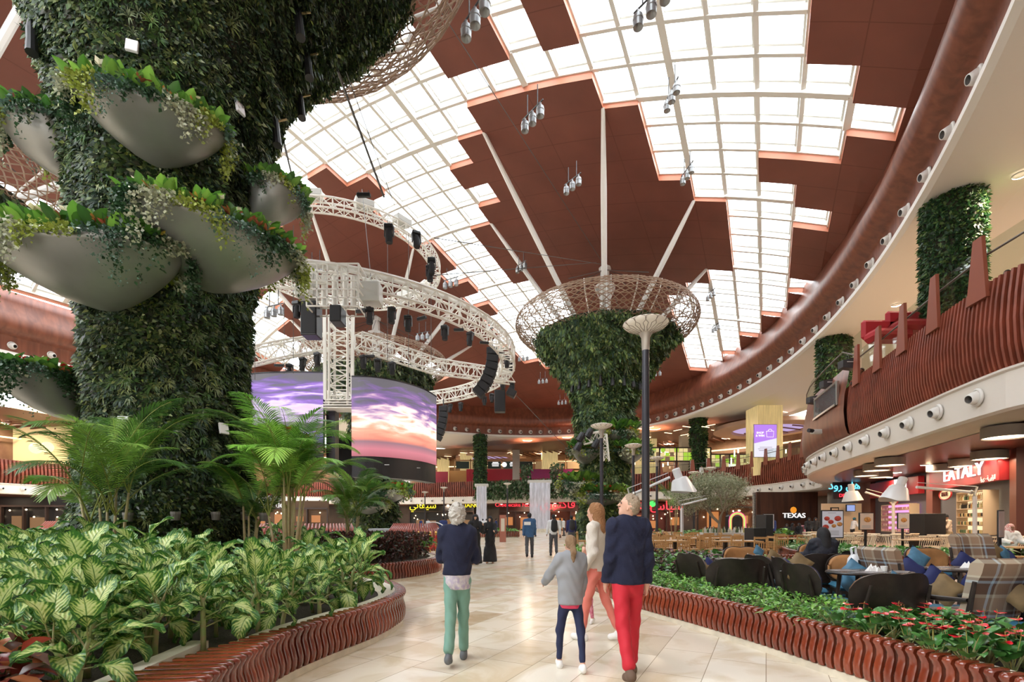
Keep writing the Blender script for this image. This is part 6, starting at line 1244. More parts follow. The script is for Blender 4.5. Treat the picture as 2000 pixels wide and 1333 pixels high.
def plaid():
    m = bpy.data.materials.new('tartan_cloth'); m.use_nodes = True; n = m.node_tree.nodes; l = m.node_tree.links; b = n['Principled BSDF']; tc = n.new('ShaderNodeTexCoord'); sp = n.new('ShaderNodeSeparateXYZ'); l.new(tc.outputs['Object'], sp.inputs[0]); outs = []
    cols = [(0, (.42, .37, .28)), (.10, (.10, .055, .035)), (.42, (.28, .38, .46)), (.50, (.10, .055, .035)), (.58, (.42, .37, .28)), (.64, (.30, .20, .13)), (.9, (.30, .20, .13))]
    for ax in (0, 2):
        k = n.new('ShaderNodeMath'); k.operation = 'MULTIPLY'; k.inputs[1].default_value = 2.9; l.new(sp.outputs[ax], k.inputs[0]); f = n.new('ShaderNodeMath'); f.operation = 'FRACT'; l.new(k.outputs[0], f.inputs[0]); cr = n.new('ShaderNodeValToRGB'); cr.color_ramp.interpolation = 'CONSTANT'; e = cr.color_ramp.elements; e[0].color = (*cols[0][1], 1); e[1].position = cols[1][0]; e[1].color = (*cols[1][1], 1)
        for p_, c_ in cols[2:]: q = e.new(p_); q.color = (*c_, 1)
        l.new(f.outputs[0], cr.inputs[0]); outs.append(cr.outputs[0])
    mx = n.new('ShaderNodeMixRGB'); mx.inputs[0].default_value = .5; l.new(outs[0], mx.inputs[1]); l.new(outs[1], mx.inputs[2]); l.new(mx.outputs[0], b.inputs['Base Color']); b.inputs['Roughness'].default_value = .85; return m
M_PLAID = plaid()
def wing_chair(w):
    T = thing('plaid_wing_chair', (0, 0, 0), 'x', 'armchair'); s = B(); N = 10; V = []
    prof = [(-.22, .40), (-.27, .60), (-.32, .85), (-.36, 1.02), (-.43, 1.08), (-.49, 1.03), (-.47, .94), (-.41, .80), (-.36, .60), (-.32, .36)]
    for x in np.linspace(-w/2, w/2, 7): V += [(x, y+.06*(2*x/w)**2, z) for y, z in prof]
    k = len(prof); s.add(V, [(i*k+j, (i+1)*k+j, (i+1)*k+(j+1) % k, i*k+(j+1) % k) for i in range(6) for j in range(k)]+[tuple(range(k)), tuple(6*k+j for j in range(k))[::-1]]); s.build('back_cushion', M_PLAID, T, smooth='auto'); s = B(); s.box((0, .04, .42), (w*.95, .56, .14), bev=.05); s.build('seat', M_PLAID, T)
    for x in (-1, 1):
        X = x*(w/2+.02); s = B(); s.tube([(X, -.30, .66), (X, -.05, .64), (X, .2, .63), (X, .32, .60)], [.02, .028, .03, .022], 8, sx=1.3); s.build('armrest', M_EB, T); s = B(); s.tube([(X, .28, .61), (X, .30, .3), (X*1.02, .34, 0)], [.02, .024, .016], 8); s.build('leg', M_EB, T); s = B(); s.tube([(X, -.36, .85), (X, -.28, .4), (X*1.02, -.42, 0)], [.018, .028, .017], 8); s.build('leg', M_EB, T)
    s = B(); s.box((0, .02, .33), (w, .5, .05)); s.build('seat_frame', M_EB, T); return T
def oval_table(a, b_, h, top_m, name='oval_table'):
    T = thing(name, (0, 0, 0), 'x', 'table'); s = B(); s.lathe([(0, h-.035), (.96, h-.035), (1, h-.015), (.985, h), (.9, h)], (0, 0, 0), 40, sx=a, sy=b_); s.build('top_edge', M_EB, T); s = B(); s.lathe([(.9, h+.001), (0, h+.001)], (0, 0, 0), 40, sx=a, sy=b_); s.build('top_inlay', top_m, T)
    for x in (-1, 1):
        for y in (-1, 1): s = B(); s.tube([(x*a*.5, y*b_*.5, h-.03), (x*a*.6, y*b_*.6, 0)], [.028, .02], 8); s.build('leg', M_EB, T)
    return T
M_TT = mat('table_grey', (.10, .095, .09), .22, spec=.6); M_TC = mat('table_cream', (.42, .41, .34), .25)
def put(o, x, y, rz_, lab, sc=1., grp=None, z=0.): o.location = (x, y, z); o.rotation_euler = (0, 0, rz_); o.scale = (sc,)*3; tag(o, lab, None, grp); return o
FZ = .012
def at(px, Y, back=0.): return (px-1000)/F*(Y-back), Y
chA = lounge(.62, M_NAVY, 'x'); chS = lounge(.95, M_TAN, 'x', 'sofa', 'lounge_sofa'); wc = wing_chair(.62)
for k, (px, Y, rzd, lab) in enumerate(((1375, 8.3, -60, 'dark lounge chair farthest left beside the lamp post planter'), (1602, 6.3, -75, 'dark lounge chair in front, turned right, blue seat and an ochre cushion'), (1512, 7.9, -70, 'dark lounge chair between the left oval table and the wide dark sofa'), (1560, 7.3, -95, 'dark lounge chair partly hidden behind the front chair, with navy pad'), (1878, 5.5, 75, 'dark lounge chair turned left with navy pad and ochre cushion'), (2002, 4.6, 60, 'dark lounge chair cut off by the right edge of the frame'), (1700, 8.9, -60, 'small dark lounge chair behind the tan sofa with an ochre cushion'), (1938, 9.4, 165, 'dark lounge chair at the back right near the plaid sofa'))):
    x, y = at(px, Y, .3*math.cos(math.radians(rzd))); put(chA if k == 0 else dup(chA), x, y, math.radians(rzd), lab, 1., None, FZ)
for k, (px, Y, rzd, lab) in enumerate(((1444, 7.35, 0, 'dark curved-back sofa seen from behind at the left small round table'), (1612, 8.4, 0, 'wide dark curved-back sofa behind the woman in black'), (1745, 5.35, 5, 'dark curved-back sofa seen from behind, nearest to the flowers'), (1660, 7.6, 160, 'tan tufted sofa facing the viewer behind the middle oval table'), (1802, 9.6, 180, 'tan tufted sofa with a sky-blue cushion at the back'), (1448, 10.0, 180, 'tan tufted sofa behind the left oval table'), (1590, 11.2, 180, 'tan tufted sofa farthest back by the curved red planter'))):
    x, y = at(px, Y, .3*math.cos(math.radians(rzd))); put(chS if k == 0 else dup(chS), x, y, math.radians(rzd), lab, 1., None, FZ)
for k, (px, Y, rzd, lab, sc) in enumerate(((1962, 5.1, 8, 'tall plaid wing chair nearest, seen from behind at right', 1.0), (1762, 7.3, -80, 'plaid armchair with wooden arms turned sideways', .98), (1893, 8.6, 180, 'plaid wing sofa facing the viewer behind the right table', 1.12))):
    x, y = at(px, Y, .42*math.cos(math.radians(rzd))); put(wc if k == 0 else dup(wc), x, y, math.radians(rzd), lab, sc, None, FZ)
tb = oval_table(.58, .36, .74, M_TT); rt = oval_table(.31, .31, .47, M_TC, 'round_side_table')
TPS = []
for k, (px, Y, lab) in enumerate(((1698, 6.75, 'dark oval table in the middle of the cafe with napkins and a bag behind it'), (1457, 9.0, 'dark oval table at left near the planter'), (1885, 7.2, 'dark oval table at right between the plaid chairs'), (1606, 9.9, 'dark oval table in front of the woman in black'))):
    x, y = at(px, Y); put(tb if k == 0 else dup(tb), x, y, .05*k, lab, 1., None, FZ); TPS.append((x, y))
for k, (px, Y, lab) in enumerate(((1791, 5.0, 'small round side table with a pale top behind the red flowers'), (1455, 6.9, 'small round side table with a pale top behind the left sofa'))):
    x, y = at(px, Y); put(rt if k == 0 else dup(rt), x, y, 0, lab, 1., None, FZ)
# table things
def mug_tray():
    T = thing('napkin_stack', (0, 0, 0), 'x', 'napkins'); s = B(); R_ = random.Random(2)
    for k in range(9):
        a = R_.uniform(0, 6.28); c_ = Vector((R_.uniform(-.06, .06), R_.uniform(-.05, .05), .03)); h = R_.uniform(.05, .1); s.add([c_+Vector((.07*math.cos(a), .07*math.sin(a), -.03)), c_+Vector((.07*math.cos(a+2.1), .07*math.sin(a+2.1), -.03)), c_+Vector((.07*math.cos(a+4.2), .07*math.sin(a+4.2), -.03)), c_+Vector((0, 0, h))], [(0, 1, 3), (1, 2, 3), (2, 0, 3), (0, 2, 1)])
    s.build('folded_napkins', M_LINEN, T); return T
nt_ = mug_tray()
names = ('middle oval table', 'left oval table', 'right oval table', 'oval table before the woman in black')
for k, (x, y) in enumerate(TPS):
    put(nt_ if k == 0 else dup(nt_), x+.05, y, k, 'heap of white folded napkins on the '+names[k], .85, None, .752)
    s = B(); s.lathe([(0, 0), (.035, 0), (.045, .07), (.04, .07), (.03, .01)], (x+.22, y+.02, .754), 14); tag(s.build('white_cup', mat('porcelain', (.8, .8, .78), .2)), 'white cup beside the napkins on the '+names[k], 'cup')
    for q, (dx, dy) in enumerate(((-.3, .06), (-.1, -.2), (.38, -.1))):
        s = B(); s.box((x+dx, y+dy, .757), (.19, .012, .005), rz=q); tag(s.build('knife', mat('cutlery', (.6, .6, .6), .2, 1.)), 'knife lying on the '+names[k], 'cutlery', 'knives on the '+names[k]); s = B(); s.box((x+dx, y+dy+.05, .755), (.3, .2, .004), rz=q*.4); tag(s.build('paper_mat', mat('mat_grey', (.22, .2, .2), .5)), 'dark paper placemat on the '+names[k], 'placemat', 'placemats on the '+names[k])
# cushions
def cushion(px, py, Y, w, m, lab, tilt=.5, rzz=0., rot=.7):
    w *= .8 if Y > 6 else .68
    p = P(px, Y, py); s = B(); n = 8; V = []; R_ = Matrix.Rotation(rzz, 3, 'Z') @ Matrix.Rotation(-tilt, 3, 'X') @ Matrix.Rotation(rot, 3, 'Y')
    for sd in (-1, 1):
        for i in range(n+1):
            for j in range(n+1):
                u, v = -1+2*i/n, -1+2*j/n; pin = 1-.10*(1-(abs(u*v))**.6)*max(abs(u), abs(v)); V.append(p+R_@Vector((u*w/2*pin, sd*w*.16*((1-u**4)*(1-v**4))**.6, v*w/2*pin)))
    k = (n+1)**2; s.add(V, [f for i in range(n) for j in range(n) for a in [i*(n+1)+j] for f in ((a, a+1, a+n+2, a+n+1), (k+a, k+a+n+1, k+a+n+2, k+a+1))]); tag(s.build('cushion', m, smooth=True), lab, 'cushion')
for a in ((1370, 1115, 8.25, .42, M_GOLDV, 'ochre cushion on the leftmost lounge chair'), (1388, 1110, 8.3, .40, M_NAVY, 'navy cushion on the leftmost lounge chair'), (1553, 1125, 6.4, .34, M_GOLDV, 'ochre cushion poking above the front lounge chair'), (1562, 1102, 7.3, .36, M_GOLDV, 'ochre cushion in the chair behind the front lounge chair'), (1512, 1092, 7.95, .34, M_GOLDV, 'ochre cushion of the chair right of the left oval table'), (1718, 1095, 8.8, .44, M_GOLDV, 'ochre cushion behind the white bag'), (1792, 1093, 9.2, .50, M_SKY, 'sky-blue cushion on the back tan sofa'), (1668, 1115, 7.4, .36, M_SKY, 'light blue cushion on the middle tan sofa'), (1655, 1140, 7.35, .34, M_SKY, 'light blue cushion low on the middle tan sofa'), (1752, 1138, 5.75, .34, M_SKY, 'steel-blue cushion behind the nearest dark sofa'), (1846, 1153, 5.6, .46, M_GOLDV, 'large ochre cushion on the right lounge chair'), (1828, 1132, 5.7, .40, M_NAVY, 'navy cushion beside the large ochre one'), (1885, 1100, 8.3, .40, M_NAVY, 'navy cushion on the plaid wing sofa'), (1778, 1118, 7.35, .46, M_NAVY, 'navy cushion on the sideways plaid armchair'), (1944, 1078, 9.3, .36, M_GOLDV, 'small ochre cushion at the back right'), (1962, 1083, 9.3, .36, M_SKY, 'light blue cushion at the back right'), (1990, 1165, 4.7, .34, M_GOLDV, 'ochre cushion at the right frame edge'), (1482, 1078, 9.9, .3, M_SKY, 'blue cushion on the far left tan sofa')): cushion(*a, tilt=.3, rzz=random.uniform(-.6, .6))
# carrier bag
T = thing('carrier_bag', P(1674, 7.7, 1110), 'white plastic carrier bag standing behind the middle oval table', 'bag'); p = P(1674, 7.7, 1104); s = B(); s.lathe([(0, -.13), (.13, -.13), (.16, -.02), (.14, .10), (.09, .17)], p, 16, sy=.6); o = s.build('bag_body', mat('plastic_white', (.7, .72, .75), .35), T, smooth=True); s = B()
for x in (-1, 1): s.tube([p+Vector((x*.08, 0, .16)), p+Vector((x*.10, 0, .27)), p+Vector((x*.03, 0, .29)), p+Vector((x*.02, 0, .16))], .014, 6, sx=1.8)
s.build('handles', MATS['plastic_white'], T)
# pale oak dining set
def oak_chair():
    T = thing('dining_chair', (0, 0, 0), 'x', 'chair'); s = B(); s.box((0, 0, .45), (.44, .42, .03), bev=.01); s.build('seat', M_OAK, T); s = B(); s.box((0, 0, .41), (.40, .38, .05)); s.build('seat_frame', M_OAK, T)
    for x in (-.2, .2): s = B(); s.box((x, .19, .22), (.04, .04, .44)); s.build('leg', M_OAK, T); s = B(); s.bar((x, -.19, 0), (x, -.24, .92), .04); s.build('leg', M_OAK, T)
    s = B()
    for z, h in ((.88, .07), (.72, .03)): s.box((0, -.235, z), (.38, .025, h))
    for x in (-.12, -.04, .04, .12): s.box((x, -.22, .58), (.03, .02, .28))
    s.build('backrest', M_OAK, T); s = B(); s.bar((-.2, 0, .15), (.2, 0, .15), .025); s.build('stretcher', M_OAK, T); return T
def oak_table():
    T = thing('dining_table', (0, 0, 0), 'x', 'table'); s = B(); s.box((0, 0, .74), (1.5, .8, .04)); s.build('tabletop', M_OAK, T); s = B(); s.box((-.4, 0, .36), (.12, .12, .7)); s.box((.4, 0, .36), (.12, .12, .7)); s.box((0, 0, .03), (1.0, .5, .04)); s.build('pedestal', M_EB, T)
    s = B()
    s.build('x', M_LINEN, T) if False else None
    return T
oc = oak_chair(); ot = oak_table(); rq = random.Random(3); nC = nT = 0
for X, Y in ((5.4, 17.2), (7.9, 17.0), (10.3, 17.4) if False else (8.0, 19.8), (5.2, 20.0), (5.6, 22.6), (8.4, 22.4), (4.6, 25.0), (10.9, 19.6), (6.8, 25.4)):
    o = put(ot if nT == 0 else dup(ot), X, Y, 0, 'pale oak dining table behind the straight red bench', 1., 'pale oak dining tables', FZ); nT += 1
    for dx, dy, r_ in ((-.4, -.62, 0), (.4, -.62, 0), (-.4, .62, math.pi), (.4, .62, math.pi), (-1.0, 0, -math.pi/2), (1.0, 0, math.pi/2)):
        put(oc if nC == 0 else dup(oc), X+dx, Y+dy, r_+rq.uniform(-.15, .15), 'pale oak dining chair at the tables behind the straight red bench', 1., 'pale oak dining chairs', FZ); nC += 1
    for dx in (-.45, .1, .5):
        s = B(); s.box((X+dx, Y+rq.uniform(-.2, .2), .776), (.22, .16, .02), rz=rq.uniform(-.3, .3)); tag(s.build('napkin', M_LINEN), 'white folded napkin on a pale oak dining table', 'napkin', 'napkins on the pale oak tables')
# white spindle chairs
def spindle():
    T = thing('spindle_chair', (0, 0, 0), 'x', 'chair'); s = B(); s.box((0, 0, .45), (.46, .44, .035), bev=.012); s.build('seat', M_PALE, T)
    for x in (-1, 1):
        s = B(); s.tube([(x*.17, .16, .44), (x*.23, .22, 0)], [.02, .014], 7); s.build('leg', M_PALE, T); s = B(); s.tube([(x*.17, -.16, .44), (x*.23, -.25, 0)], [.02, .014], 7); s.build('leg', M_PALE, T)
    s = B()
    for k in range(7): u = (k-3)/3; s.tube([(u*.20, -.19, .46), (u*.25, -.34, .90)], .010, 6)
    s.build('spindles', M_PALE, T); s = B(); s.tube([(u*.28, -.35+.03*abs(u), .90) for u in np.linspace(-1, 1, 7)], .026, 8, sx=1.2); s.build('top_rail', M_PALE, T)
    s = B(); s.bar((-.2, .0, .2), (.2, 0, .2), .018); s.bar((-.2, .19, .2), (-.2, -.2, .2), .018); s.bar((.2, .19, .2), (.2, -.2, .2), .018); s.build('stretcher', M_PALE, T); return T
sc_ = spindle(); nC = 0; nT = 0
def plain_table():
    T = thing('dining_table', (0, 0, 0), 'x', 'table'); s = B(); s.box((0, 0, .74), (1.3, .75, .04)); s.build('tabletop', mat('tabletop_ash', (.45, .30, .17), .4), T); s = B(); s.box((0, 0, .36), (.3, .25, .72)); s.build('pedestal', M_EB, T); return T
pt_ = plain_table()
for X, Y in ((12.6, 18.6), (15.2, 18.2), (14.2, 20.6), (17.0, 19.8), (12.0, 16.9) if False else (16.8, 17.3), (15.4, 23.2)):
    put(pt_ if nT == 0 else dup(pt_), X, Y, 0, 'ash table among the white spindle chairs', 1., 'tables among the spindle chairs', FZ); nT += 1
    for dx, dy, r_ in ((-.35, -.62, 0), (.35, -.62, 0), (-.35, .62, math.pi), (.35, .62, math.pi), (-.95, 0, -math.pi/2), (.95, 0, math.pi/2)):
        put(sc_ if nC == 0 else dup(sc_), X+dx, Y+dy, r_+rq.uniform(-.35, .35), 'cream spindle-back chair in front of the red-signed store', 1., 'cream spindle-back chairs', FZ); nC += 1
# menu boards on stands
def menu(px0, py0, px1, py1, Y, lab, bg, food):
    a = P(px0, Y, py0); b_ = P(px1, Y, py1); c_ = (a+b_)/2; w, h = b_.x-a.x, a.z-b_.z; T = thing('menu_board', (c_.x, Y, 0), lab, 'menu board'); s = B(); s.box(c_, (w, .05, h), bev=.01); s.build('frame', M_BLK, T); s = B(); s.box(c_-Vector((0, .03, 0)), (w*.88, .01, h*.92)); s.build('sheet', mat('sheet_%d' % px0, bg, .5), T); s = B(); s.box((c_.x, Y+.03, b_.z/2), (.07, .05, b_.z)); s.box((c_.x, Y, .03), (.5, .4, .02)); s.build('stand', M_BLK, T)
    for k, (u, v, r, col_) in enumerate(food): s = B(); s.lathe([(r, 0), (r*.6, .01), (0, .012)], c_+Vector((u*w, -.036, v*h)), 16, R=Matrix.Rotation(math.pi/2, 3, 'X'), sy=.75); s.build('dish_picture', mat('dish_%s' % (str(col_)), col_, .5, var=.4, vscale=30), T)
    for k in range(5): s = B(); s.box(c_+Vector((-.02, -.037, h*(-.2-.045*k) if k else h*.4)), (w*(.6 if k else .35), .004, .012)); s.build('text_line', mat('text_grey', (.35, .34, .36), .6), T)
RD = (.42, .05, .03); OR = (.5, .22, .06)
menu(1602, 997, 1647, 1052, 11.8, 'large menu board with six dish pictures behind the woman in black', (.66, .68, .76), [(-.25, .2, .07, RD), (.22, .2, .085, RD), (-.08, .08, .07, RD), (.3, .0, .07, OR), (-.3, -.1, .08, RD), (.05, -.06, .06, OR)])
menu(1677, 1002, 1706, 1036, 17.5, 'pinkish menu board with a pizza picture left of the white shade lamp post', (.62, .46, .38), [(.05, .1, .13, OR)]); menu(1752, 1002, 1776, 1034, 18.5, 'white menu board with a cake picture right of the lamp post', (.62, .52, .46), [(0, .05, .12, OR)])
menu(1948, 997, 1960, 1052, 12.5, 'narrow black menu board seen almost edge-on at right', (.40, .30, .26), []); menu(1490, 1004, 1512, 1034, 24, 'white menu board with gold dots beside the black service cabinet', (.65, .65, .66), []); 
# giant desk lamps
def big_lamp(Y, base, elbow, arm_end, shade, lab, m, sw, direction=1, post=True):
    p0 = P(base[0], Y, z=0); e = P(elbow[0], Y, elbow[1]); a = P(arm_end[0], Y, arm_end[1]); sh = P(shade[0], Y, shade[1]); T = thing('giant_desk_lamp', (p0.x, Y, 0), lab, 'floor lamp')
    if post: s = B(); s.tube([(p0.x, Y, 0), (p0.x, Y, e.z-.15*sw)], .055*sw, 12); s.tube([(p0.x+.09*sw, Y, .1), (p0.x+.09*sw, Y, e.z-.15*sw)], .012, 6); s.build('post', m, T); s = B(); s.lathe([(.45, 0), (.45, .05), (0, .06)], (p0.x, Y, 0), 24); s.build('foot', m, T)
    s = B(); s.tube([(p0.x, Y, e.z-.2*sw), (p0.x-.0, Y, e.z-.1*sw), e+Vector((direction*.22*sw, 0, .2*sw))], .035*sw, 8); s.ball(e, .08*sw, 8); s.build('elbow_joint', st_m, T)
    s = B(); s.tube([e, a], .05*sw, 10); s.tube([e+Vector((direction*.2*sw, 0, .2*sw)), a+Vector((direction*.05, 0, .16*sw))], .014, 6); s.build('arm', m, T)
    if shade[2] > 0:
        Rr = Matrix.Rotation(shade[3], 3, 'Y'); r = shade[2]; s = B(); s.lathe([(r, -.62*r), (r*.985, -.60*r), (r*.62, .30*r), (r*.52, .42*r), (r*.2, .5*r), (.0, .52*r)], sh, 28, R=Rr); s.lathe([(r*.97, -.6*r), (r*.6, .28*r), (0, .36*r)], sh, 28, R=Rr); kq = .45*(1 if shade[3] > .2 else -1 if shade[3] < -.2 else 0); s.v = [(v[0], v[1], v[2]+kq*(v[0]-sh.x)*(1 if v[2] < sh.z else 0)*min(1., (sh.z-v[2])/(.4*r) if v[2] < sh.z else 0)) for v in s.v]; s.build('lamp_shade', m, T, smooth='auto'); s = B(); s.lathe([(0, .45*r), (.3*r, .45*r), (.3*r, 1.15*r), (.24*r, 1.22*r), (0, 1.24*r)], sh, 16, R=Rr); s.build('socket', m, T, smooth='auto')
    return T
M_LW = mat('lamp_white', (.70, .71, .73), .3); M_LG = mat('lamp_cream', (.62, .56, .50), .35)
big_lamp(19, (1903, 0), (1897, 962), (1790, 952), (1752, 962, .52, .42), 'giant white desk-style lamp with its arm reaching left in front of the red signs', M_LW, 1.1, 1)
big_lamp(15.5, (1230, 0), (1238, 965), (1308, 933), (1330, 945, .42, -.35), 'giant white desk-style lamp behind the man, its shade beside the tall lamp post', M_LW, .9, -1, post=False)
big_lamp(24, (1331, 0), (1333, 987), (1380, 975), (0, 0, 0, 0), 'giant white desk lamp whose shade is hidden in the olive tree', M_LW, 1., -1)
big_lamp(22, (1744, 0), (1742, 978), (1690, 962), (1664, 968, .42, -.1), 'smaller cream desk-style lamp behind the large white one', M_LG, .9, 1)
# black service cabinet, counter with bottles, jukebox, coolers
def cab(px0, py0, px1, Y, d, m, nm, lab, cat): a = P(px0, Y, py0); b_ = P(px1, Y, py0); s = B(); s.box(((a.x+b_.x)/2, Y, a.z/2+.006), (b_.x-a.x, d, a.z-.012), bev=.01); o = s.build(nm, m); tag(o, lab, cat); return o, a, b_
cab(1463, 1032, 1485, 19.5, .8, M_BLK, 'service_cabinet', 'lower black service cabinet left of the white menu board', 'cabinet'); cab(1486, 1006, 1500, 19.5, .8, M_BLK, 'service_cabinet', 'taller black service cabinet beside the lower one', 'cabinet'); cab(1790, 1004, 1832, 21.5, .8, M_BLK, 'service_cabinet', 'wide black service cabinet beside the waiters', 'cabinet')
o, a, b_ = cab(1366, 1041, 1497, 25.6, .9, mat('counter_white', (.62, .60, .57), .4), 'bottle_counter', 'long white counter crowded with bottles under the olive tree', 'counter'); rq = random.Random(9)
for k in range(64):
    x = a.x+.15+(b_.x-a.x-.3)*k/63; h = rq.uniform(.16, .36); c3 = rq.choice(((.7, .7, .68), (.75, .74, .7), (.5, .45, .2), (.1, .16, .08), (.6, .58, .5))); s = B(); s.lathe([(0, 0), (.045, 0), (.045, h*.6), (.018, h*.78), (.018, h)], (x, 25.6+rq.uniform(-.25, .25), a.z), 7); tag(s.build('bottle', mat('btl_%d' % int(sum(c3)*100), c3, .25)), 'small bottle or jar in the row on the white counter', 'bottle', 'bottles on the white counter')
T = thing('jukebox', P(1437, 27, z=0), 'glowing rainbow-edged jukebox behind the bottle counter', 'jukebox'); p = P(1437, 27, 1022); s = B(); s.box(p+Vector((0, .1, -.5)), (.95, .5, 1.9), bev=.1); s.build('cabinet', M_BLK, T)
for k, c3 in enumerate(((.9, .1, .3), (.95, .6, .1), (.2, .8, .2), (.9, .2, .1))): s = B(); r = .46-.045*k; s.tube([p+Vector((-r, -.2, -.5)), *[p+Vector((r*math.cos(t), -.2, .15+r*math.sin(t))) for t in np.linspace(math.pi, 0, 9)], p+Vector((r, -.2, -.5))], .022, 6); s.build('glowing_tube', glow('juke%d' % k, c3, 1.2), T)
for px, m_, lab in ((1581, mat('cooler_pink', (.70, .28, .33), .4), 'pink ice box near the TEXAS sign'), (1610, mat('cooler_white', (.72, .70, .70), .4), 'white ice box right of the pink one')):
    p = P(px, 33, 1040); T = thing('ice_box', p, lab, 'box'); s = B(); s.box(p, (1.0, .6, .7), bev=.08); s.build('tub', m_, T); s = B(); s.box(p+Vector((0, 0, .4)), (1.05, .65, .12), bev=.04); s.build('lid', m_, T); s = B(); s.box((p.x, p.y, (p.z-.35)/2), (.9, .5, p.z-.36)); s.build('stand', M_EB, T)
# red ribbed enclosures, stanchions, fountain hoop
def ribs(path, h, n, lab, r=.05, bend=.35):
    pts = resample(catmull([(x, y, 0) for x, y in path], 8), 100/n*.0+sum((Vector(a)-Vector(b_)).length for a, b_ in zip(path, path[1:]))/n); T = thing('ribbed_enclosure', pts[0], lab, 'bench'); s = B()
    for i in range(1, len(pts)-1):
        p = pts[i]; t = (pts[i+1]-pts[i-1]).normalized(); nr = Vector((t.y, -t.x, 0)); s.tube([p, p+nr*.08+Vector((0, 0, h*.35)), p+nr*(-.02)+Vector((0, 0, h*.7)), p-nr*bend+Vector((0, 0, h))], [r, r*1.1, r, r*.6], 6, sx=.7, sy=1.6)
    s.build('ribs', mat('rib_red', (.24, .04, .02), .3, coat=.4), T, smooth=True); s = B(); s.sweep([(p.x, p.y) for p in pts], [(0, 0), (0, .12), (-.4, .12)]); s.build('plinth', M_STONE, T); return T
ribs([(-19, 19.2), (-17.3, 18.6), (-15.6, 18.4)], 1.45, 22, 'red ribbed enclosure at far left with a person behind it', .07); ribs([(-6.2, 24.0), (-5.1, 23.4), (-3.9, 23.6), (-3.5, 24.4)], 1.35, 26, 'red ribbed enclosure behind the gold rope posts', .045); ribs([(-13.2, 22), (-10.8, 21.4), (-8.2, 21.8), (-7.2, 22.6)], 1.35, 40, 'red ribbed enclosure behind the palms in the left middle', .05)
s = B(); a = P(745, 24.5, z=0); s.box((a.x+.6, 24.5, .55), (2.3, .8, 1.08), bev=.02); tag(s.build('reception_counter', mat('counter_grey', (.28, .30, .31), .4)), 'grey counter between the red ribbed enclosures', 'counter')
def stanchion():
    T = thing('rope_post', (0, 0, 0), 'x', 'rope post'); s = B(); s.lathe([(.16, 0), (.16, .02), (.03, .05), (.025, .9), (.05, .93), (.04, .98), (.055, 1.03), (0, 1.08)], (0, 0, 0), 14); s.build('post', mat('polished_brass', (.75, .5, .16), .2, 1.), T, smooth='auto'); s = B(); s.tube([(.03, 0, .9), (.14, 0, .5), (.24, 0, .38), (.34, 0, .5), (.45, 0, .9)], .03, 7); s.build('red_rope', mat('rope_red', (.45, .01, .02), .6), T); return T
sp_ = stanchion()
for k in range(6): x = P(806+k*11, 18.6, z=0); put(sp_ if k == 0 else dup(sp_), x.x, 18.6+k*.05, 0, 'brass rope post with red rope beside the white-haired woman', 1., 'brass rope posts')
s = B(); s.tube([P(846, 24, 1048)+Vector((.85*math.cos(t), .1, 1.0*math.sin(t)-.3)) for t in np.linspace(0, math.pi, 20)], .03, 6); s.tube([P(846, 24, 1048)+Vector((.55*math.cos(t), .1, .75*math.sin(t)-.3)) for t in np.linspace(0, math.pi, 20)], .03, 6); tag(s.build('wire_hoops', M_LW), 'white bent hoops behind the white-haired woman at left', 'sculpture')
T = thing('information_totem', P(982, 34, z=0), 'pinkish information totem behind the two women in black', 'sign'); s = B(); p = P(982, 34, z=0); s.box(p+Vector((0, 0, .95)), (.45, .2, 1.9)); s.build('pillar', mat('totem_pink', (.36, .13, .09), .5), T); s = B(); s.box(p+Vector((0, -.11, 1.2)), (.25, .02, .9)); s.build('panel', mat('totem_sheet', (.6, .55, .45), .5), T)
# pale green chairs on the far gallery, built once and copied
def far_chair():
    T = thing('gallery_chair', (0, 0, 0), 'x', 'chair'); m_ = mat('mint_paint', (.42, .55, .42), .5); s = B(); s.box((0, 0, .46), (.48, .46, .05)); s.build('seat', m_, T); s = B(); s.box((0, -.22, .75), (.46, .04, .5)); s.build('backrest', m_, T); s = B()
    for x in (-.2, .2):
        for y in (-.2, .2): s.box((x, y, .22), (.04, .04, .44))
    s.build('legs', m_, T); return T
fc_ = far_chair(); n = 0
for px in list(range(832, 1100, 7))+list(range(1130, 1200, 8)):
    X_ = (px-1000)/F; Y = float(np.interp(px, [830, 900, 1000, 1120, 1200], [79.3, 78, 73.8, 69.5, 65.5]))+rq.uniform(.8, 2.6); put(fc_ if n == 0 else dup(fc_), X_*Y, Y, rq.uniform(0, 6.28), 'pale green chair on the far gallery behind the hanging plants', 1.35, 'pale green gallery chairs', 6.3); n += 1
# red lounge seats on the near right gallery
for px, py, Y, lab in ((1735, 640, 19.5, 'red curved lounge seat behind the glass of the right balcony'), (1783, 622, 19.5, 'second red lounge seat behind the balcony glass, nearer the frame edge')):
    p = P(px, Y, py); s = B(); s.box((p.x, Y, p.z-.35), (1.6, .8, .45), bev=.15); s.box((p.x, Y+.4, p.z+.05), (1.6, .25, .8), bev=.1); tag(s.build('lounge_chair', mat('red_fabric', (.42, .02, .03), .6)), lab, 'armchair')
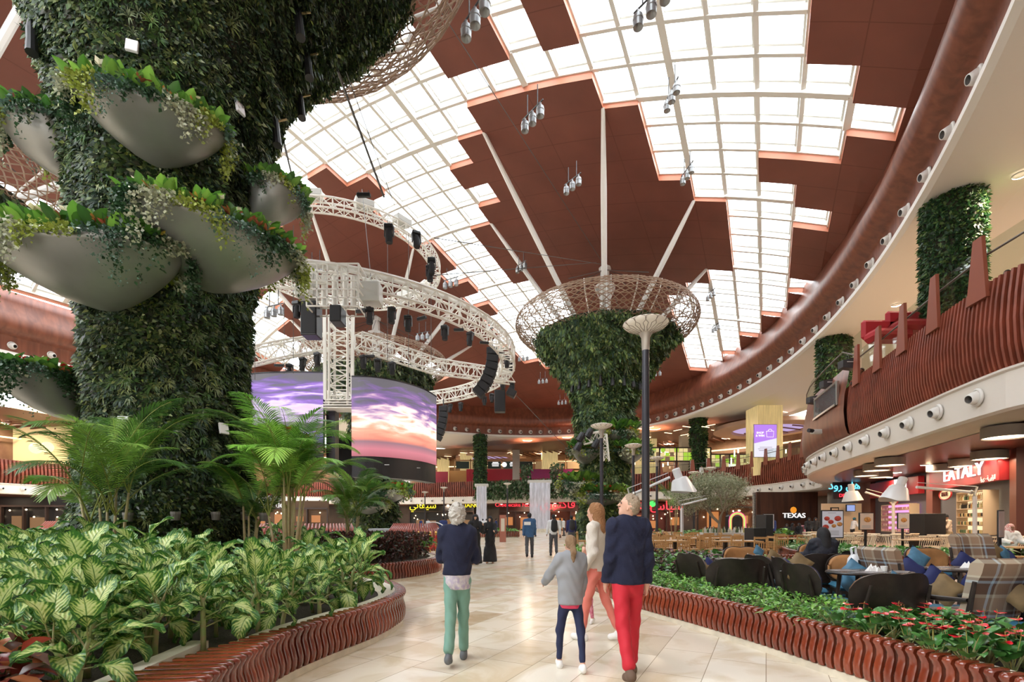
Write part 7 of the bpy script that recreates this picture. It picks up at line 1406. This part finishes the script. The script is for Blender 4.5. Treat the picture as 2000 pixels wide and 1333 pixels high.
# ---------------------------------------------------------------- people: one continuous body surface each
def cone_sdf(Pg, a, b, ra, rb, fl=None, M=None):
    """rounded tapered capsule; fl = (sx,sy,sz) flattening in the local frame M"""
    a = np.array(a, float); b = np.array(b, float); p = Pg
    if fl is not None: c = (a+b)/2; q = (p-c)@M; q = q/np.array(fl); p = q; a = ((a-c)@M)/np.array(fl); b = ((b-c)@M)/np.array(fl)
    ba = b-a; L = max(1e-9, ba@ba); t = np.clip(((p-a)@ba)/L, 0, 1); d = np.linalg.norm(p-a-t[..., None]*ba, axis=-1)-(ra+(rb-ra)*t)
    return d*(min(fl) if fl is not None else 1)
def surface(prims, vox, k=.03, cuts=(), noise=None, pad=.05):
    """prims: (a,b,ra,rb[,fl]) -> smooth union -> naive surface nets"""
    lo = np.min([np.minimum(p[0], p[1])-max(p[2], p[3])*1.5 for p in prims], 0)-pad; hi = np.max([np.maximum(p[0], p[1])+max(p[2], p[3])*1.5 for p in prims], 0)+pad
    n = np.ceil((hi-lo)/vox).astype(int)+2; D = np.full(n, 1.0); I3 = np.eye(3)
    ax = [lo[i]+vox*np.arange(n[i]) for i in range(3)]
    for pr in prims:
        a, b, ra, rb = pr[:4]; fl = pr[4] if len(pr) > 4 else None; kk = pr[5] if len(pr) > 5 else k; R_ = max(ra, rb)*(max(fl) if fl else 1)+.09
        i0 = np.maximum(0, ((np.minimum(a, b)-R_-lo)/vox).astype(int)); i1 = np.minimum(n, ((np.maximum(a, b)+R_-lo)/vox).astype(int)+2)
        if (i1 <= i0).any(): continue
        sl = tuple(slice(i0[q], i1[q]) for q in range(3)); G_ = np.stack(np.meshgrid(*[ax[q][sl[q]] for q in range(3)], indexing='ij'), -1); d = cone_sdf(G_, a, b, ra, rb, fl, I3); e = D[sl]
        h = np.clip(.5+.5*(e-d)/kk, 0, 1); D[sl] = e*(1-h)+d*h-kk*h*(1-h)
    if noise or cuts:
        G_ = np.stack(np.meshgrid(*ax, indexing='ij'), -1)
        if noise: D = D+noise(G_)
        for (o, nn) in cuts: D = np.maximum(D, (G_-np.array(o))@np.array(nn))
    ins = D < 0; c = [ins[:-1, :-1, :-1]]; cor = np.array([(i, j, k_) for i in (0, 1) for j in (0, 1) for k_ in (0, 1)])
    sh = tuple(n-1); cnt = np.zeros(sh, int)
    for q in cor: cnt += ins[q[0]:q[0]+sh[0], q[1]:q[1]+sh[1], q[2]:q[2]+sh[2]]
    act = (cnt > 0) & (cnt < 8); idx = np.argwhere(act); vid = np.full(sh, -1); vid[act] = np.arange(len(idx)); acc = np.zeros((len(idx), 3)); w = np.zeros(len(idx))
    for ai in range(8):
        for axx in range(3):
            if cor[ai][axx]: continue
            bj = cor[ai].copy(); bj[axx] = 1; da = D[tuple((idx+cor[ai]).T)]; db = D[tuple((idx+bj).T)]; m = (da < 0) != (db < 0); t = np.where(m, da/np.where(m, da-db, 1), 0); pt = idx+cor[ai]; pt = pt.astype(float); pt[:, axx] += t; acc[m] += pt[m]; w[m] += 1
    V = lo+vox*(acc/np.maximum(1, w)[:, None]); Fs = []
    for axx in range(3):
        o1, o2 = [(1, 2), (2, 0), (0, 1)][axx]; s0 = [slice(1, sh[q]) for q in range(3)]; s0[axx] = slice(0, sh[axx]); A = ins[tuple(s0)]; s1 = list(s0); s1[axx] = slice(1, sh[axx]+1); Bm = ins[tuple(s1)]
        for flip in (0, 1):
            e = np.argwhere((A & ~Bm) if not flip else (~A & Bm)); off = np.array([1 if q != axx else 0 for q in range(3)]); e = e+off
            if not len(e): continue
            def g(a_, b_): p = e.copy(); p[:, o1] -= a_; p[:, o2] -= b_; return vid[tuple(p.T)]
            q = np.stack([g(0, 0), g(1, 0), g(1, 1), g(0, 1)], 1); Fs.append(q[:, ::-1] if flip else q)
    Fq = np.concatenate(Fs); Fq = Fq[(Fq >= 0).all(1)]; return V, Fq
SK = mat('skin_light', (.62, .36, .26), .5); SKB = mat('skin_brown', (.26, .13, .08), .5)
def V3(*a): return np.array(a, float)
def pose(H, thR=0, thL=0, knR=0, knL=0, arR=0, arL=0, elR=12, elL=12, lean=0, spread=4, head=(0, 0), abR=8, abL=8, sit=False):
    """angles in degrees; local frame: facing +y, right = +x"""
    r = math.radians; J = {}; hip = V3(0, 0, .525*H)
    for sd, th, kn, ab_, sx in (('R', thR, knR, spread, 1), ('L', thL, knL, spread, -1)):
        h = hip+V3(sx*.052*H, 0, -.01*H); d = V3(sx*math.sin(r(ab_))*.7, math.sin(r(th)), -math.cos(r(th))); d /= np.linalg.norm(d); kne = h+d*.245*H; t2 = th-kn; d2 = V3(0, math.sin(r(t2)), -math.cos(r(t2))); ank = kne+d2*.235*H; J['hip'+sd], J['kne'+sd], J['ank'+sd] = h, kne, ank; J['foot'+sd] = r(t2*.5)
    up = V3(0, math.sin(r(lean)), math.cos(r(lean))); J['pel'] = hip; J['wai'] = hip+up*.09*H; J['che'] = hip+up*.20*H; J['neck'] = hip+up*.30*H; J['up'] = up
    for sd, ar, el, ab_, sx in (('R', arR, elR, abR, 1), ('L', arL, elL, abL, -1)):
        s = J['neck']+V3(sx*.105*H, 0, -.015*H); d = V3(sx*math.sin(r(ab_)), math.sin(r(ar)), -math.cos(r(ar))); d /= np.linalg.norm(d); e = s+d*.172*H; a2 = ar+el; d2 = V3(sx*math.sin(r(ab_))*.3-sx*.12*(el > 50), math.sin(r(a2)), -math.cos(r(a2))); d2 /= np.linalg.norm(d2); w = e+d2*.142*H; J['sho'+sd], J['elb'+sd], J['wri'+sd], J['hd'+sd] = s, e, w, d2
    hy, hp = head; f = V3(math.sin(r(hy))*math.cos(r(hp)), math.cos(r(hy))*math.cos(r(hp)), math.sin(r(hp))); J['face'] = f; J['hc'] = J['neck']+up*.045*H+V3(0, .012*H, 0)+V3(-f[0]*0, -.2*math.sin(r(hp))*.06*H, .052*H); return J
def finish(T, nm, prims, m, vox, ground, **kw):
    V, Fq = surface(prims, vox, **kw); V[:, 2] -= ground; o = mkobj(nm, V, Fq, m, None, True); o.parent = T; return o
def shoe(J, sd, H, f=1.): a = J['ank'+sd]; an = J['foot'+sd]; fw = V3(0, math.cos(an), math.sin(an)); dn = V3(0, math.sin(an), -math.cos(an)); s = H/1.7; return [(a+dn*.055*s-fw*.045*s, a+dn*.062*s+fw*.13*s, .040*s*f, .034*s*f, None, .03), (a+dn*.02*s, a+dn*.05*s-fw*.03*s, .042*s*f, .042*s*f, None, .03)]
def arm_prims(J, sd, s, g=0., end=1.): S, E, W_ = J['sho'+sd], J['elb'+sd], J['wri'+sd]; return [(S, E, .048*s+g, .038*s+g), (E, E+(W_-E)*end, .037*s+g, .026*s+g)]
def hand_prims(J, sd, s, curl=.5, sx=1):
    w = J['wri'+sd]; d = J['hd'+sd]; side = V3(0, 1, 0)-d*d[1]; side /= np.linalg.norm(side); n = np.cross(side, d); P_ = [(w, w+d*.02*s, .024*s, .026*s), (w+d*.03*s+side*.012*s, w+d*.075*s+side*.018*s, .020*s, .018*s), (w+d*.03*s-side*.012*s, w+d*.075*s-side*.018*s, .020*s, .018*s)]; inn = -n if n[0]*sx > 0 else n
    for q, (off, L) in enumerate(((.030, .062), (.011, .074), (-.010, .068), (-.030, .052))):
        b = w+d*.088*s+side*off*s; m = b+(d*(1-.35*curl)+inn*.5*curl)*L*.5*s; t = m+(d*(.6-.5*curl)+inn*(.7+.3*curl)*curl*1.2)*L*.5*s; P_ += [(b, m, .0095*s, .009*s, None, .006), (m, t, .009*s, .0075*s, None, .006)]
    b = w+d*.03*s+side*.034*s; m = b+(d*.6+side*.6+inn*.3)*.035*s; P_ += [(b, m, .013*s, .011*s, None, .01), (m, m+(d*.85+inn*.4)*.032*s, .011*s, .009*s, None, .006)]; return P_
def head_prims(J, s):
    c = J['hc']; f = J['face']; u = V3(0, 0, 1)-f*f[2]; u /= np.linalg.norm(u); r_ = np.cross(f, u)
    return [(c+u*.018*s-f*.02*s, c+u*.02*s+f*.015*s, .092*s, .085*s, (.86, 1, 1), .03), (c-u*.055*s+f*.028*s, c-u*.075*s+f*.045*s, .052*s, .040*s, None, .035), (c+f*.088*s-u*.0*s, c+f*.108*s-u*.028*s, .010*s, .015*s, None, .015), (c+r_*.078*s-u*.01*s, c+r_*.082*s-u*.035*s, .016*s, .012*s, (.5, 1, 1), .008), (c-r_*.078*s-u*.01*s, c-r_*.082*s-u*.035*s, .016*s, .012*s, (.5, 1, 1), .008), (c+f*.082*s+r_*.03*s+u*.018*s, c+f*.082*s-r_*.03*s+u*.018*s, .014*s, .014*s, None, .02), (c+f*.083*s-u*.052*s+r_*.015*s, c+f*.083*s-u*.052*s-r_*.015*s, .010*s, .010*s, None, .012), (J['neck']+V3(0, -.01*s, -.03*s), c-u*.05*s-f*.015*s, .056*s, .050*s, None, .03)]
def face_parts(T, J, s, gz):
    c = J['hc']; f = J['face']; u = V3(0, 0, 1)-f*f[2]; u /= np.linalg.norm(u); r_ = np.cross(f, u)
    for sg in (1, -1):
        q = c+f*.088*s+r_*sg*.03*s+u*.004*s; b = B(); b.ball(q-V3(0, 0, gz), .011*s, 8); b.build('eye', mat('eye_dark', (.06, .04, .035), .2), None).parent = T
    b = B(); q = c+f*.094*s-u*.054*s-V3(0, 0, gz); b.tube([q-r_*.022*s, q+f*.004*s, q+r_*.022*s], [.003*s, .007*s, .003*s], 6); b.build('mouth', mat('lips', (.42, .14, .12), .5), None).parent = T
def body_prims(J, H, hands=True, head=True):
    s = H/1.7; n = J['neck']; P_ = [(J['pel']+V3(0, 0, -.02*s), J['pel']+V3(0, 0, .06*s), .135*s, .125*s, (1.05, .78, 1), .05), (J['wai'], J['che'], .115*s, .135*s, (1.05, .75, 1), .06), (J['che'], n-J['up']*.06*s, .14*s, .115*s, (1.15, .72, 1), .06), (J['shoR'], J['shoL'], .052*s, .052*s, None, .05)]
    for sd in 'RL':
        P_ += [(J['hip'+sd], J['kne'+sd], .086*s, .056*s), (J['kne'+sd], J['ank'+sd], .054*s, .034*s)]+shoe(J, sd, H, .9)+arm_prims(J, sd, s)
        if hands: P_ += hand_prims(J, sd, s, .5, 1 if sd == 'R' else -1)
    return P_+(head_prims(J, s) if head else [])
def person(px, Y, H, rz_, lab, J, skin, clothes, hair=None, vox=.012, face=False, z=0., gy=None):
    x = (px-1000)/F*Y; T = thing('person', (x, Y, z), lab, 'person', None, math.radians(rz_)); s = H/1.7; gz = gy if gy is not None else min(J['ankR'][2], J['ankL'][2])-.098*s
    finish(T, 'body', body_prims(J, H), skin, vox, gz, k=.03)
    wr = lambda amp: (lambda G_: amp*(np.sin(G_[..., 2]*41+3*np.sin(G_[..., 0]*17))*np.sin(G_[..., 1]*29+G_[..., 0]*23)))
    for cl in clothes:
        kd, m = cl[0], cl[1]
        if kd == 'top':   # hem height fraction, sleeve end, inflation
            hem, sl, g = cl[2]; P_ = [(J['pel']+V3(0, 0, -.03*s), J['wai'], .135*s+g, .13*s+g, (1.05, .8, 1), .06), (J['pel']-V3(0, 0, .14*s), J['pel'], .135*s+g, .135*s+g, (1.05, .8, 1), .05), (J['wai'], J['che'], .125*s+g, .142*s+g, (1.05, .78, 1), .06), (J['che'], J['neck']-J['up']*.05*s, .145*s+g, .12*s+g, (1.16, .76, 1), .06), (J['shoR'], J['shoL'], .058*s+g, .058*s+g, None, .05), (J['neck']-J['up']*.03*s, J['neck']+J['up']*.035*s, .07*s, .062*s, None, .02)]
            for sd in 'RL': P_ += arm_prims(J, sd, s, .016*s+g*.6, sl)
            finish(T, cl[3], P_, m, vox, gz, k=.03, cuts=[((0, 0, hem*H), (0, .0, -1)) if hem > 0 else ((0, 0, -9), (0, 0, -1))], noise=wr(.0075*s))
        elif kd == 'trousers':
            g = cl[2]; P_ = [(J['pel']+V3(0, 0, -.02*s), J['pel']+V3(0, 0, .05*s), .138*s+g, .128*s+g, (1.05, .82, 1), .05)]
            for sd in 'RL': P_ += [(J['hip'+sd], J['kne'+sd], .09*s+g, .062*s+g), (J['kne'+sd], J['ank'+sd]+(J['kne'+sd]-J['ank'+sd])*.12, .060*s+g, (.044 if g < .01 else .056)*s+g)]
            finish(T, cl[3], P_, m, vox, gz, k=.025, noise=wr(.006*s))
        elif kd == 'skirt':  # robe from shoulders to near the floor
            P_ = [(J['pel'], J['neck']-J['up']*.03*s, .17*s, .13*s, (1.1, .85, 1), .07)]; foot = (J['ankR']+J['ankL'])/2
            for q in range(5): t = q/4; a = J['pel']*(1-t)+foot*t; P_.append((a+V3(-.05*t, 0, 0), a+V3(.05*t, 0, 0), (.16+.055*t)*s, (.16+.055*t)*s, (1, .85, 1), .08))
            for sd in 'RL': P_ += arm_prims(J, sd, s, .035*s, .97)+[(J['kne'+sd], J['ank'+sd], .10*s, .12*s, None, .08)]
            P_ += [(J['shoR'], J['shoL'], .07*s, .07*s, None, .05)]; finish(T, cl[3], P_, m, vox, gz, k=.05, cuts=[((0, 0, gz+cl[2]), (0, 0, -1))], noise=wr(.006*s))
        elif kd == 'shoes':
            P_ = shoe(J, 'R', H, 1.12)+shoe(J, 'L', H, 1.12)
            for sd in 'RL':
                P2 = shoe(J, sd, H, 1.14); finish(T, 'shoe', P2, m, vox*.8, gz, k=.03)
        elif kd == 'scarf':
            c = J['hc']; f = J['face']; P_ = [(c-f*.03*s, c-f*.01*s+V3(0, 0, .03*s), .112*s, .108*s, None, .04), (c-f*.05*s-V3(0, 0, .05*s), J['neck']-f*.03*s-V3(0, 0, .05), .105*s, .13*s, None, .06), (J['neck']-V3(0, 0, .02), J['neck']-V3(0, 0, .12*s), .125*s, .15*s, (1.15, .9, 1), .06)]; finish(T, cl[3], P_, m, vox, gz, k=.04, noise=wr(.004*s))
        elif kd == 'pack':
            c = J['che']*.7+J['neck']*.3+V3(.02, -.19*s, -.03*s); P_ = [(c+V3(0, 0, .12*s), c-V3(0, 0, .14*s), .13*s, .15*s, (1, .6, 1), .04), (c+V3(0, -.06, -.02), c+V3(0, -.06, -.14*s), .07*s, .08*s, (1.1, .6, 1), .02)]; finish(T, cl[3], P_, m, vox, gz, k=.03)
    if hair:
        kind, m = hair; c = J['hc']; f = J['face']; u = V3(0, 0, 1)-f*f[2]; u /= np.linalg.norm(u)
        P_ = [(c+u*.038*s-f*.032*s, c+u*.045*s-f*.005*s, .098*s, .09*s, (.9, 1, 1), .03)]
        fz = lambda G_: .006*s*np.sin(G_[..., 0]*95+4*np.sin(G_[..., 2]*40))*np.sin(G_[..., 1]*90+G_[..., 2]*70)
        if kind == 'bob': P_ = [(c+u*.035*s-f*.035*s, c+u*.05*s+f*.0, .112*s, .105*s, None, .03), (c-f*.055*s-u*.03*s, c-f*.03*s-u*.075*s, .09*s, .062*s, (1.05, 1, 1), .03)]; fz = lambda G_: .017*s*np.sin(G_[..., 0]*75+4*np.sin(G_[..., 2]*45))*np.sin(G_[..., 1]*70+G_[..., 2]*60)
        if kind == 'long': P_ += [(c-f*.05*s, J['neck']-f*.06*s-V3(0, 0, .03), .095*s, .085*s, None, .04)]
        if kind == 'tail': P_ += [(c-f*.10*s+u*.03*s, c-f*.15*s-V3(0, 0, .06*s), .035*s, .045*s, None, .02), (c-f*.15*s-V3(0, 0, .06*s), c-f*.11*s-V3(0, 0, .27*s), .045*s, .02*s, None, .02)]
        if kind == 'short': P_ += [(c-f*.05*s+u*.01*s, c-f*.045*s-u*.03*s, .062*s, .045*s, None, .03)]
        nf = f+u*-.55; nf = nf/np.linalg.norm(nf); finish(T, 'hair', P_, m, vox*.8, gz, k=.02, noise=fz, cuts=[(c+f*.052*s+u*.02*s, nf)])
    if face: face_parts(T, J, s, gz)
    T.scale = (.80, .88, 1.) if Y < 8 else (.95, .95, 1.)
    return T, J, gz
def cm(n, c, r=.8, **k): return mat('cloth_'+n, c, r, **k)
WOOL = cm('navy_wool', (.007, .010, .035), .9, bump=.4, bscale=160); JET = cm('jet', (.008, .008, .010), .75)
# white-haired woman seen from behind
J = pose(1.60, thR=10, thL=-14, knR=2, knL=14, arR=22, arL=24, elR=70, elL=72, spread=-2.5, abR=12, abL=12)
person(893, 6.35*.787, 1.60, 0, 'white-haired woman from behind in a navy jumper and sea-green trousers', J, SK, [('trousers', cm('sea_green', (.16, .31, .25), .8), .012, 'trousers'), ('top', cm('flower_print', (.55, .52, .48), .8, col2=(.35, .30, .42), vscale=26), (.455, .3, .024), 'blouse'), ('top', WOOL, (.545, .93, .032), 'jumper'), ('shoes', cm('grey_shoe', (.12, .13, .14), .6), 0, 'shoe')], ('bob', cm('white_hair', (.60, .57, .52), .8, bump=.8, bscale=120)), .011)
# man in red trousers looking up to the left
J = pose(1.69, thR=12, thL=-16, knR=4, knL=12, arR=-4, arL=4, elR=18, elL=22, head=(-68, 24), lean=-3, abR=9, abL=7)
person(1226, 5.72*.787, 1.69, 8, 'man in a navy jumper and bright red trousers looking up to the left', J, SK, [('trousers', cm('red_cotton', (.50, .012, .028), .75), .014, 'trousers'), ('top', WOOL, (.50, .96, .034), 'jumper'), ('shoes', cm('brown_suede', (.13, .08, .055), .8), 0, 'shoe')], ('short', cm('fair_hair', (.36, .28, .20), .8, bump=.7, bscale=120)), .011, True)
# woman with coral trousers facing left
J = pose(1.66, thR=-16, thL=14, knR=10, knL=4, arR=10, arL=-6, elR=26, elL=40, head=(8, 0))
person(1164, 7.47*.787, 1.66, 62, 'woman in profile with auburn hair, cream jumper and coral trousers', J, SK, [('trousers', cm('coral', (.62, .17, .13), .8), .002, 'trousers'), ('top', cm('cream_knit', (.62, .57, .50), .9, bump=.4, bscale=140), (.50, .95, .018), 'jumper'), ('shoes', cm('white_canvas', (.75, .75, .73), .6), 0, 'shoe')], ('long', cm('auburn_hair', (.30, .14, .055), .7, bump=.7, bscale=120)), .011, True)
# girl
J = pose(1.30, thR=-10, thL=10, knR=6, knL=2, arR=16, arL=38, elR=20, elL=26, head=(-8, 4), spread=13, abL=30)
person(1114, 6.0*.787, 1.30, 5, 'girl with a ponytail in a grey hooded top and dark leggings', J, SK, [('trousers', cm('navy_leggings', (.012, .018, .06), .8), .002, 'leggings'), ('top', cm('pink_shirt', (.62, .05, .12), .8), (.455, .3, .012), 'shirt'), ('top', cm('grey_marl', (.26, .27, .29), .9), (.48, .95, .026), 'hooded_top'), ('shoes', cm('white_canvas', (.75, .75, .73), .6), 0, 'shoe')], ('tail', cm('light_brown_hair', (.26, .16, .085), .7, bump=.7, bscale=120)), .010)
# small child in pink behind the girl
J = pose(1.12, thR=12, thL=-10, knR=4, knL=12, arR=20, arL=-10, elR=30, elL=20, head=(0, 0))
person(1143, 8.6*.787, 1.12, 150, 'small child in pink clothes half hidden behind the girl in grey', J, SK, [('trousers', cm('pink_print', (.55, .08, .20), .8, col2=(.7, .35, .42), vscale=30), .004, 'trousers'), ('top', cm('magenta', (.60, .03, .16), .85), (.48, .95, .016), 'top'), ('shoes', cm('white_canvas', (.75, .75, .73), .6), 0, 'shoe')], ('short', cm('light_brown_hair', (.26, .16, .085), .7)), .011, True)
# two women in black robes
J = pose(1.60, thR=4, thL=-4, arR=25, arL=25, elR=70, elL=72, head=(0, -3), abR=10, abL=10)
person(957, 21.2*.787, 1.60, 175, 'woman in a long black robe and headscarf facing the viewer, hands together holding a phone', J, mat('skin_mid', (.50, .29, .20), .5), [('skirt', JET, .06, 'robe'), ('scarf', JET, 0, 'headscarf')], None, .016, True)
J = pose(1.66, thR=6, thL=-6, arR=10, arL=30, elR=20, elL=110, head=(20, -12))
person(928, 20.6*.787, 1.66, 200, 'woman in a long black robe holding one hand to her face', J, MATS['skin_mid'], [('skirt', JET, .04, 'robe'), ('scarf', JET, 0, 'headscarf')], None, .018)
# three walkers with rucksacks
GREYT = cm('charcoal', (.06, .062, .07), .8)
J = pose(1.76, thR=8, thL=-12, knR=2, knL=18, arR=10, arL=-8, elR=14, elL=16); person(1034, 24.6*.787, 1.78, 0, 'man walking away in a blue jacket with a white patch on the back', J, SKB, [('trousers', GREYT, .01, 'trousers'), ('top', cm('steel_blue', (.03, .09, .20), .8), (.44, .95, .03), 'jacket'), ('shoes', JET, 0, 'shoe')], ('short', JET), .018)
p = P(1030, 24.6*.787-.24, 1023); s = B(); s.box(p, (.26, .02, .13)); _pt = s.build('white_patch', M_LINEN); _pt.parent = COL.objects['person.007']; _pt.matrix_parent_inverse = inv_chain(_pt.parent)
J = pose(1.72, thR=-10, thL=12, knR=18, knL=4, arR=-12, arL=12, elR=14, elL=14, abR=16, abL=16); person(1081, 25.8*.787, 1.74, 0, 'man walking away in a white shirt with a black rucksack', J, SKB, [('trousers', GREYT, .01, 'trousers'), ('top', cm('white_shirt', (.68, .70, .72), .8), (.50, .95, .015), 'shirt'), ('pack', JET, 0, 'rucksack'), ('shoes', JET, 0, 'shoe')], ('short', JET), .018)
J = pose(1.72, thR=8, thL=-10, knR=4, knL=14, arR=6, arL=4, elR=30, elL=30); person(1116, 30.9*.787, 1.74, 0, 'man walking away in a navy jumper with a black rucksack, farthest of the three', J, SKB, [('trousers', GREYT, .01, 'trousers'), ('top', cm('navy_plain', (.015, .02, .09), .85), (.50, .95, .015), 'jumper'), ('pack', JET, 0, 'rucksack'), ('shoes', JET, 0, 'shoe')], ('short', JET), .02)
# seated woman in black, from behind
J = pose(1.62, thR=82, thL=82, knR=88, knL=88, arR=30, arL=30, elR=60, elL=60, abR=16, abL=16); person(1608, 8.9, 1.62, -6, 'woman in a black robe and headscarf sitting with her back to the viewer', J, SK, [('top', cm('black_lace', (.010, .012, .022), .7, var=.6, vscale=26), (.50, .97, .05), 'robe_top'), ('trousers', JET, .05, 'robe_skirt'), ('scarf', JET, 0, 'headscarf')], None, .013, z=FZ, gy=.525*1.62-.56)
s = B(); x, y = at(1608, 8.9); s.box((x, y, .40), (1.3, .5, .12), bev=.04); s.box((x, y, .17), (1.2, .4, .33), bev=.02); tag(s.build('bench_seat', M_BLUE), 'blue-topped bench under the seated woman in black', 'bench')
# waiters
APR = cm('khaki_apron', (.30, .22, .13), .85)
J = pose(1.72, arR=30, arL=30, elR=75, elL=75, head=(0, -35), lean=6); T_, _, _ = person(1852, 21.4, 1.72, 80, 'waiter in a cream shirt and khaki apron looking down at his hands', J, SKB, [('trousers', APR, .006, 'trousers'), ('top', cm('cream_shirt', (.62, .50, .38), .85), (.50, .95, .02), 'shirt'), ('shoes', JET, 0, 'shoe')], ('short', JET), .018)
s = B(); s.lathe([(.19, 1.0), (.21, .8), (.23, .58)], (0, 0, 0), 20, sy=.8); s.build('apron', APR, None, True).parent = T_
J = pose(1.72, arR=10, arL=10, elR=70, elL=60, head=(0, -30), lean=4); person(1841, 22.6, 1.74, 85, 'second waiter bending his head, half hidden behind the first', J, SKB, [('trousers', JET, .006, 'trousers'), ('top', JET, (.50, .95, .02), 'shirt'), ('shoes', JET, 0, 'shoe')], ('short', JET), .02)
J = pose(1.70, arR=20, arL=55, elR=50, elL=30, lean=14); person(1665, 33.5, 1.72, -90, 'cook in a white top reaching over the blue counter of the back restaurant', J, SKB, [('trousers', JET, .006, 'trousers'), ('top', MATS['cloth_white_shirt'], (.50, .95, .02), 'shirt'), ('shoes', JET, 0, 'shoe')], ('short', cm('blue_cap', (.02, .12, .16), .8)), .024)
# seated man with red headcloth at right
J = pose(1.72, thR=82, thL=82, knR=85, knL=85, arR=35, arL=35, elR=50, elL=50, abR=15, abL=15); T_, J_, _ = person(1972, 15.2, 1.72, 170, 'man in white with a red headcloth sitting near the right edge', J, SKB, [('top', MATS['cloth_white_shirt'], (.48, .95, .04), 'shirt'), ('trousers', MATS['cloth_white_shirt'], .04, 'robe'), ('scarf', cm('red_check', (.45, .05, .06), .8, col2=(.75, .68, .66), vscale=40), 0, 'headcloth')], None, .018, True, z=FZ, gy=.525*1.72-.55)
s = B(); x, y = at(1972, 15.2); s.box((x, y+.02, .38), (.5, .5, .06)); s.box((x, y+.02, .18), (.42, .42, .34)); tag(s.build('stool', M_OAK), 'oak seat under the man with the red headcloth', 'stool')
put(dup(ot), x-.4, y-.95, 0, 'oak table in front of the man with the red headcloth', .9, None, FZ)
for dx in (-1.3, -.2, .6): put(dup(oc), x+dx, y-1.7, rq.uniform(-.2, .2), 'oak chair at the table of the man with the red headcloth', 1., 'oak chairs at the right edge', FZ)
# man on the balcony at the right edge
J = pose(1.75, arR=30, arL=40, elR=40, elL=40, lean=22); person(1976, 14.0, 1.75, 110, 'man in a blue shirt and pale trousers leaning on the rail of the right balcony', J, SKB, [('trousers', cm('pale_trousers', (.45, .46, .44), .8), .02, 'trousers'), ('top', cm('royal_blue', (.02, .06, .28), .8), (.49, .95, .03), 'shirt'), ('shoes', JET, 0, 'shoe')], ('short', JET), .016, z=6.95)
J = pose(1.70, arR=30, arL=40, elR=40, elL=40, lean=18); person(1690, 21.0, 1.7, 100, 'person in dark clothes sitting behind the glass at the end of the right balcony', J, SKB, [('trousers', JET, .02, 'trousers'), ('top', cm('dark_jacket', (.03, .03, .035), .8), (.48, .95, .03), 'jacket'), ('shoes', JET, 0, 'shoe')], ('short', JET), .022, z=6.4)
# small far people: built once per outfit, then copied
J = pose(1.66, thR=4, thL=-4, arR=12, arL=12, elR=40, elL=40); Ta, _, _ = person(1593, 30, 1.62, 150, 'standing woman in a black robe just left of the large menu board', J, SKB, [('skirt', JET, .04, 'robe'), ('scarf', JET, 0, 'headscarf')], None, .03)
for px, Y, z_, lab in ((1580, 31, 0, 'second standing woman in a black robe near the dark wood wall'), (1561, 33, -.35, 'woman in black sitting below the TEXAS sign, right'), (1548, 33, -.35, 'woman in black sitting directly below the TEXAS sign'), (1537, 33, -.4, 'woman in black sitting left below the TEXAS sign'), (1470, 58, 6.3, 'person in black on the far right upper gallery')): dup(Ta, ((px-1000)/F*Y, Y, z_), random.uniform(2, 4), lab)
J = pose(1.7, thR=6, thL=-6, knL=8, arR=8, arL=-4, elR=20, elL=20); Tb, _, _ = person(943, 52, 1.7, 20, 'small far person in white by the left waterfall', J, SKB, [('trousers', GREYT, .01, 'trousers'), ('top', MATS['cloth_white_shirt'], (.45, .95, .03), 'shirt'), ('shoes', JET, 0, 'shoe')], ('short', JET), .032)
for px, Y, z_, lab in ((950, 53, 0, 'second small far person in white by the left waterfall'), (1043, 46, 0, 'small far person in white behind the man in the blue jacket'), (1094, 43, 0, 'small person in a white apron between the second and third walkers'), (1101, 48, 0, 'small far person just left of the third walker'), (1140, 46, 0, 'small far person in white by the middle column, left'), (1149, 47, 0, 'small far person in white by the middle column, right'), (836, 50, 0, 'small far person in white left of the white-haired woman'), (1428, 57.5, 6.3, 'white figure among the chairs of the far right gallery'), (1370, 57, 6.3, 'white figure standing by the far leafy pillar')): dup(Tb, ((px-1000)/F*Y, Y, z_), random.uniform(0, 6), lab)
J = pose(1.7, thR=6, thL=-6, knL=8, arR=8, arL=-4, elR=20, elL=20); Tc, _, _ = person(866, 30, 1.7, 10, 'person in a blue top hidden behind the white-haired woman at left', J, SKB, [('trousers', JET, .01, 'trousers'), ('top', cm('ink_blue', (.02, .04, .16), .8), (.45, .95, .03), 'shirt'), ('shoes', JET, 0, 'shoe')], ('short', JET), .028)
for px, Y, lab in ((969, 48, 'small far person in blue behind the two women in black'), (822, 52, 'small far person in a light blue shirt by the red ribs'), (1508, 30, 'small person in dark clothes at the white menu board')): dup(Tc, ((px-1000)/F*Y, Y, 0), random.uniform(0, 6), lab)
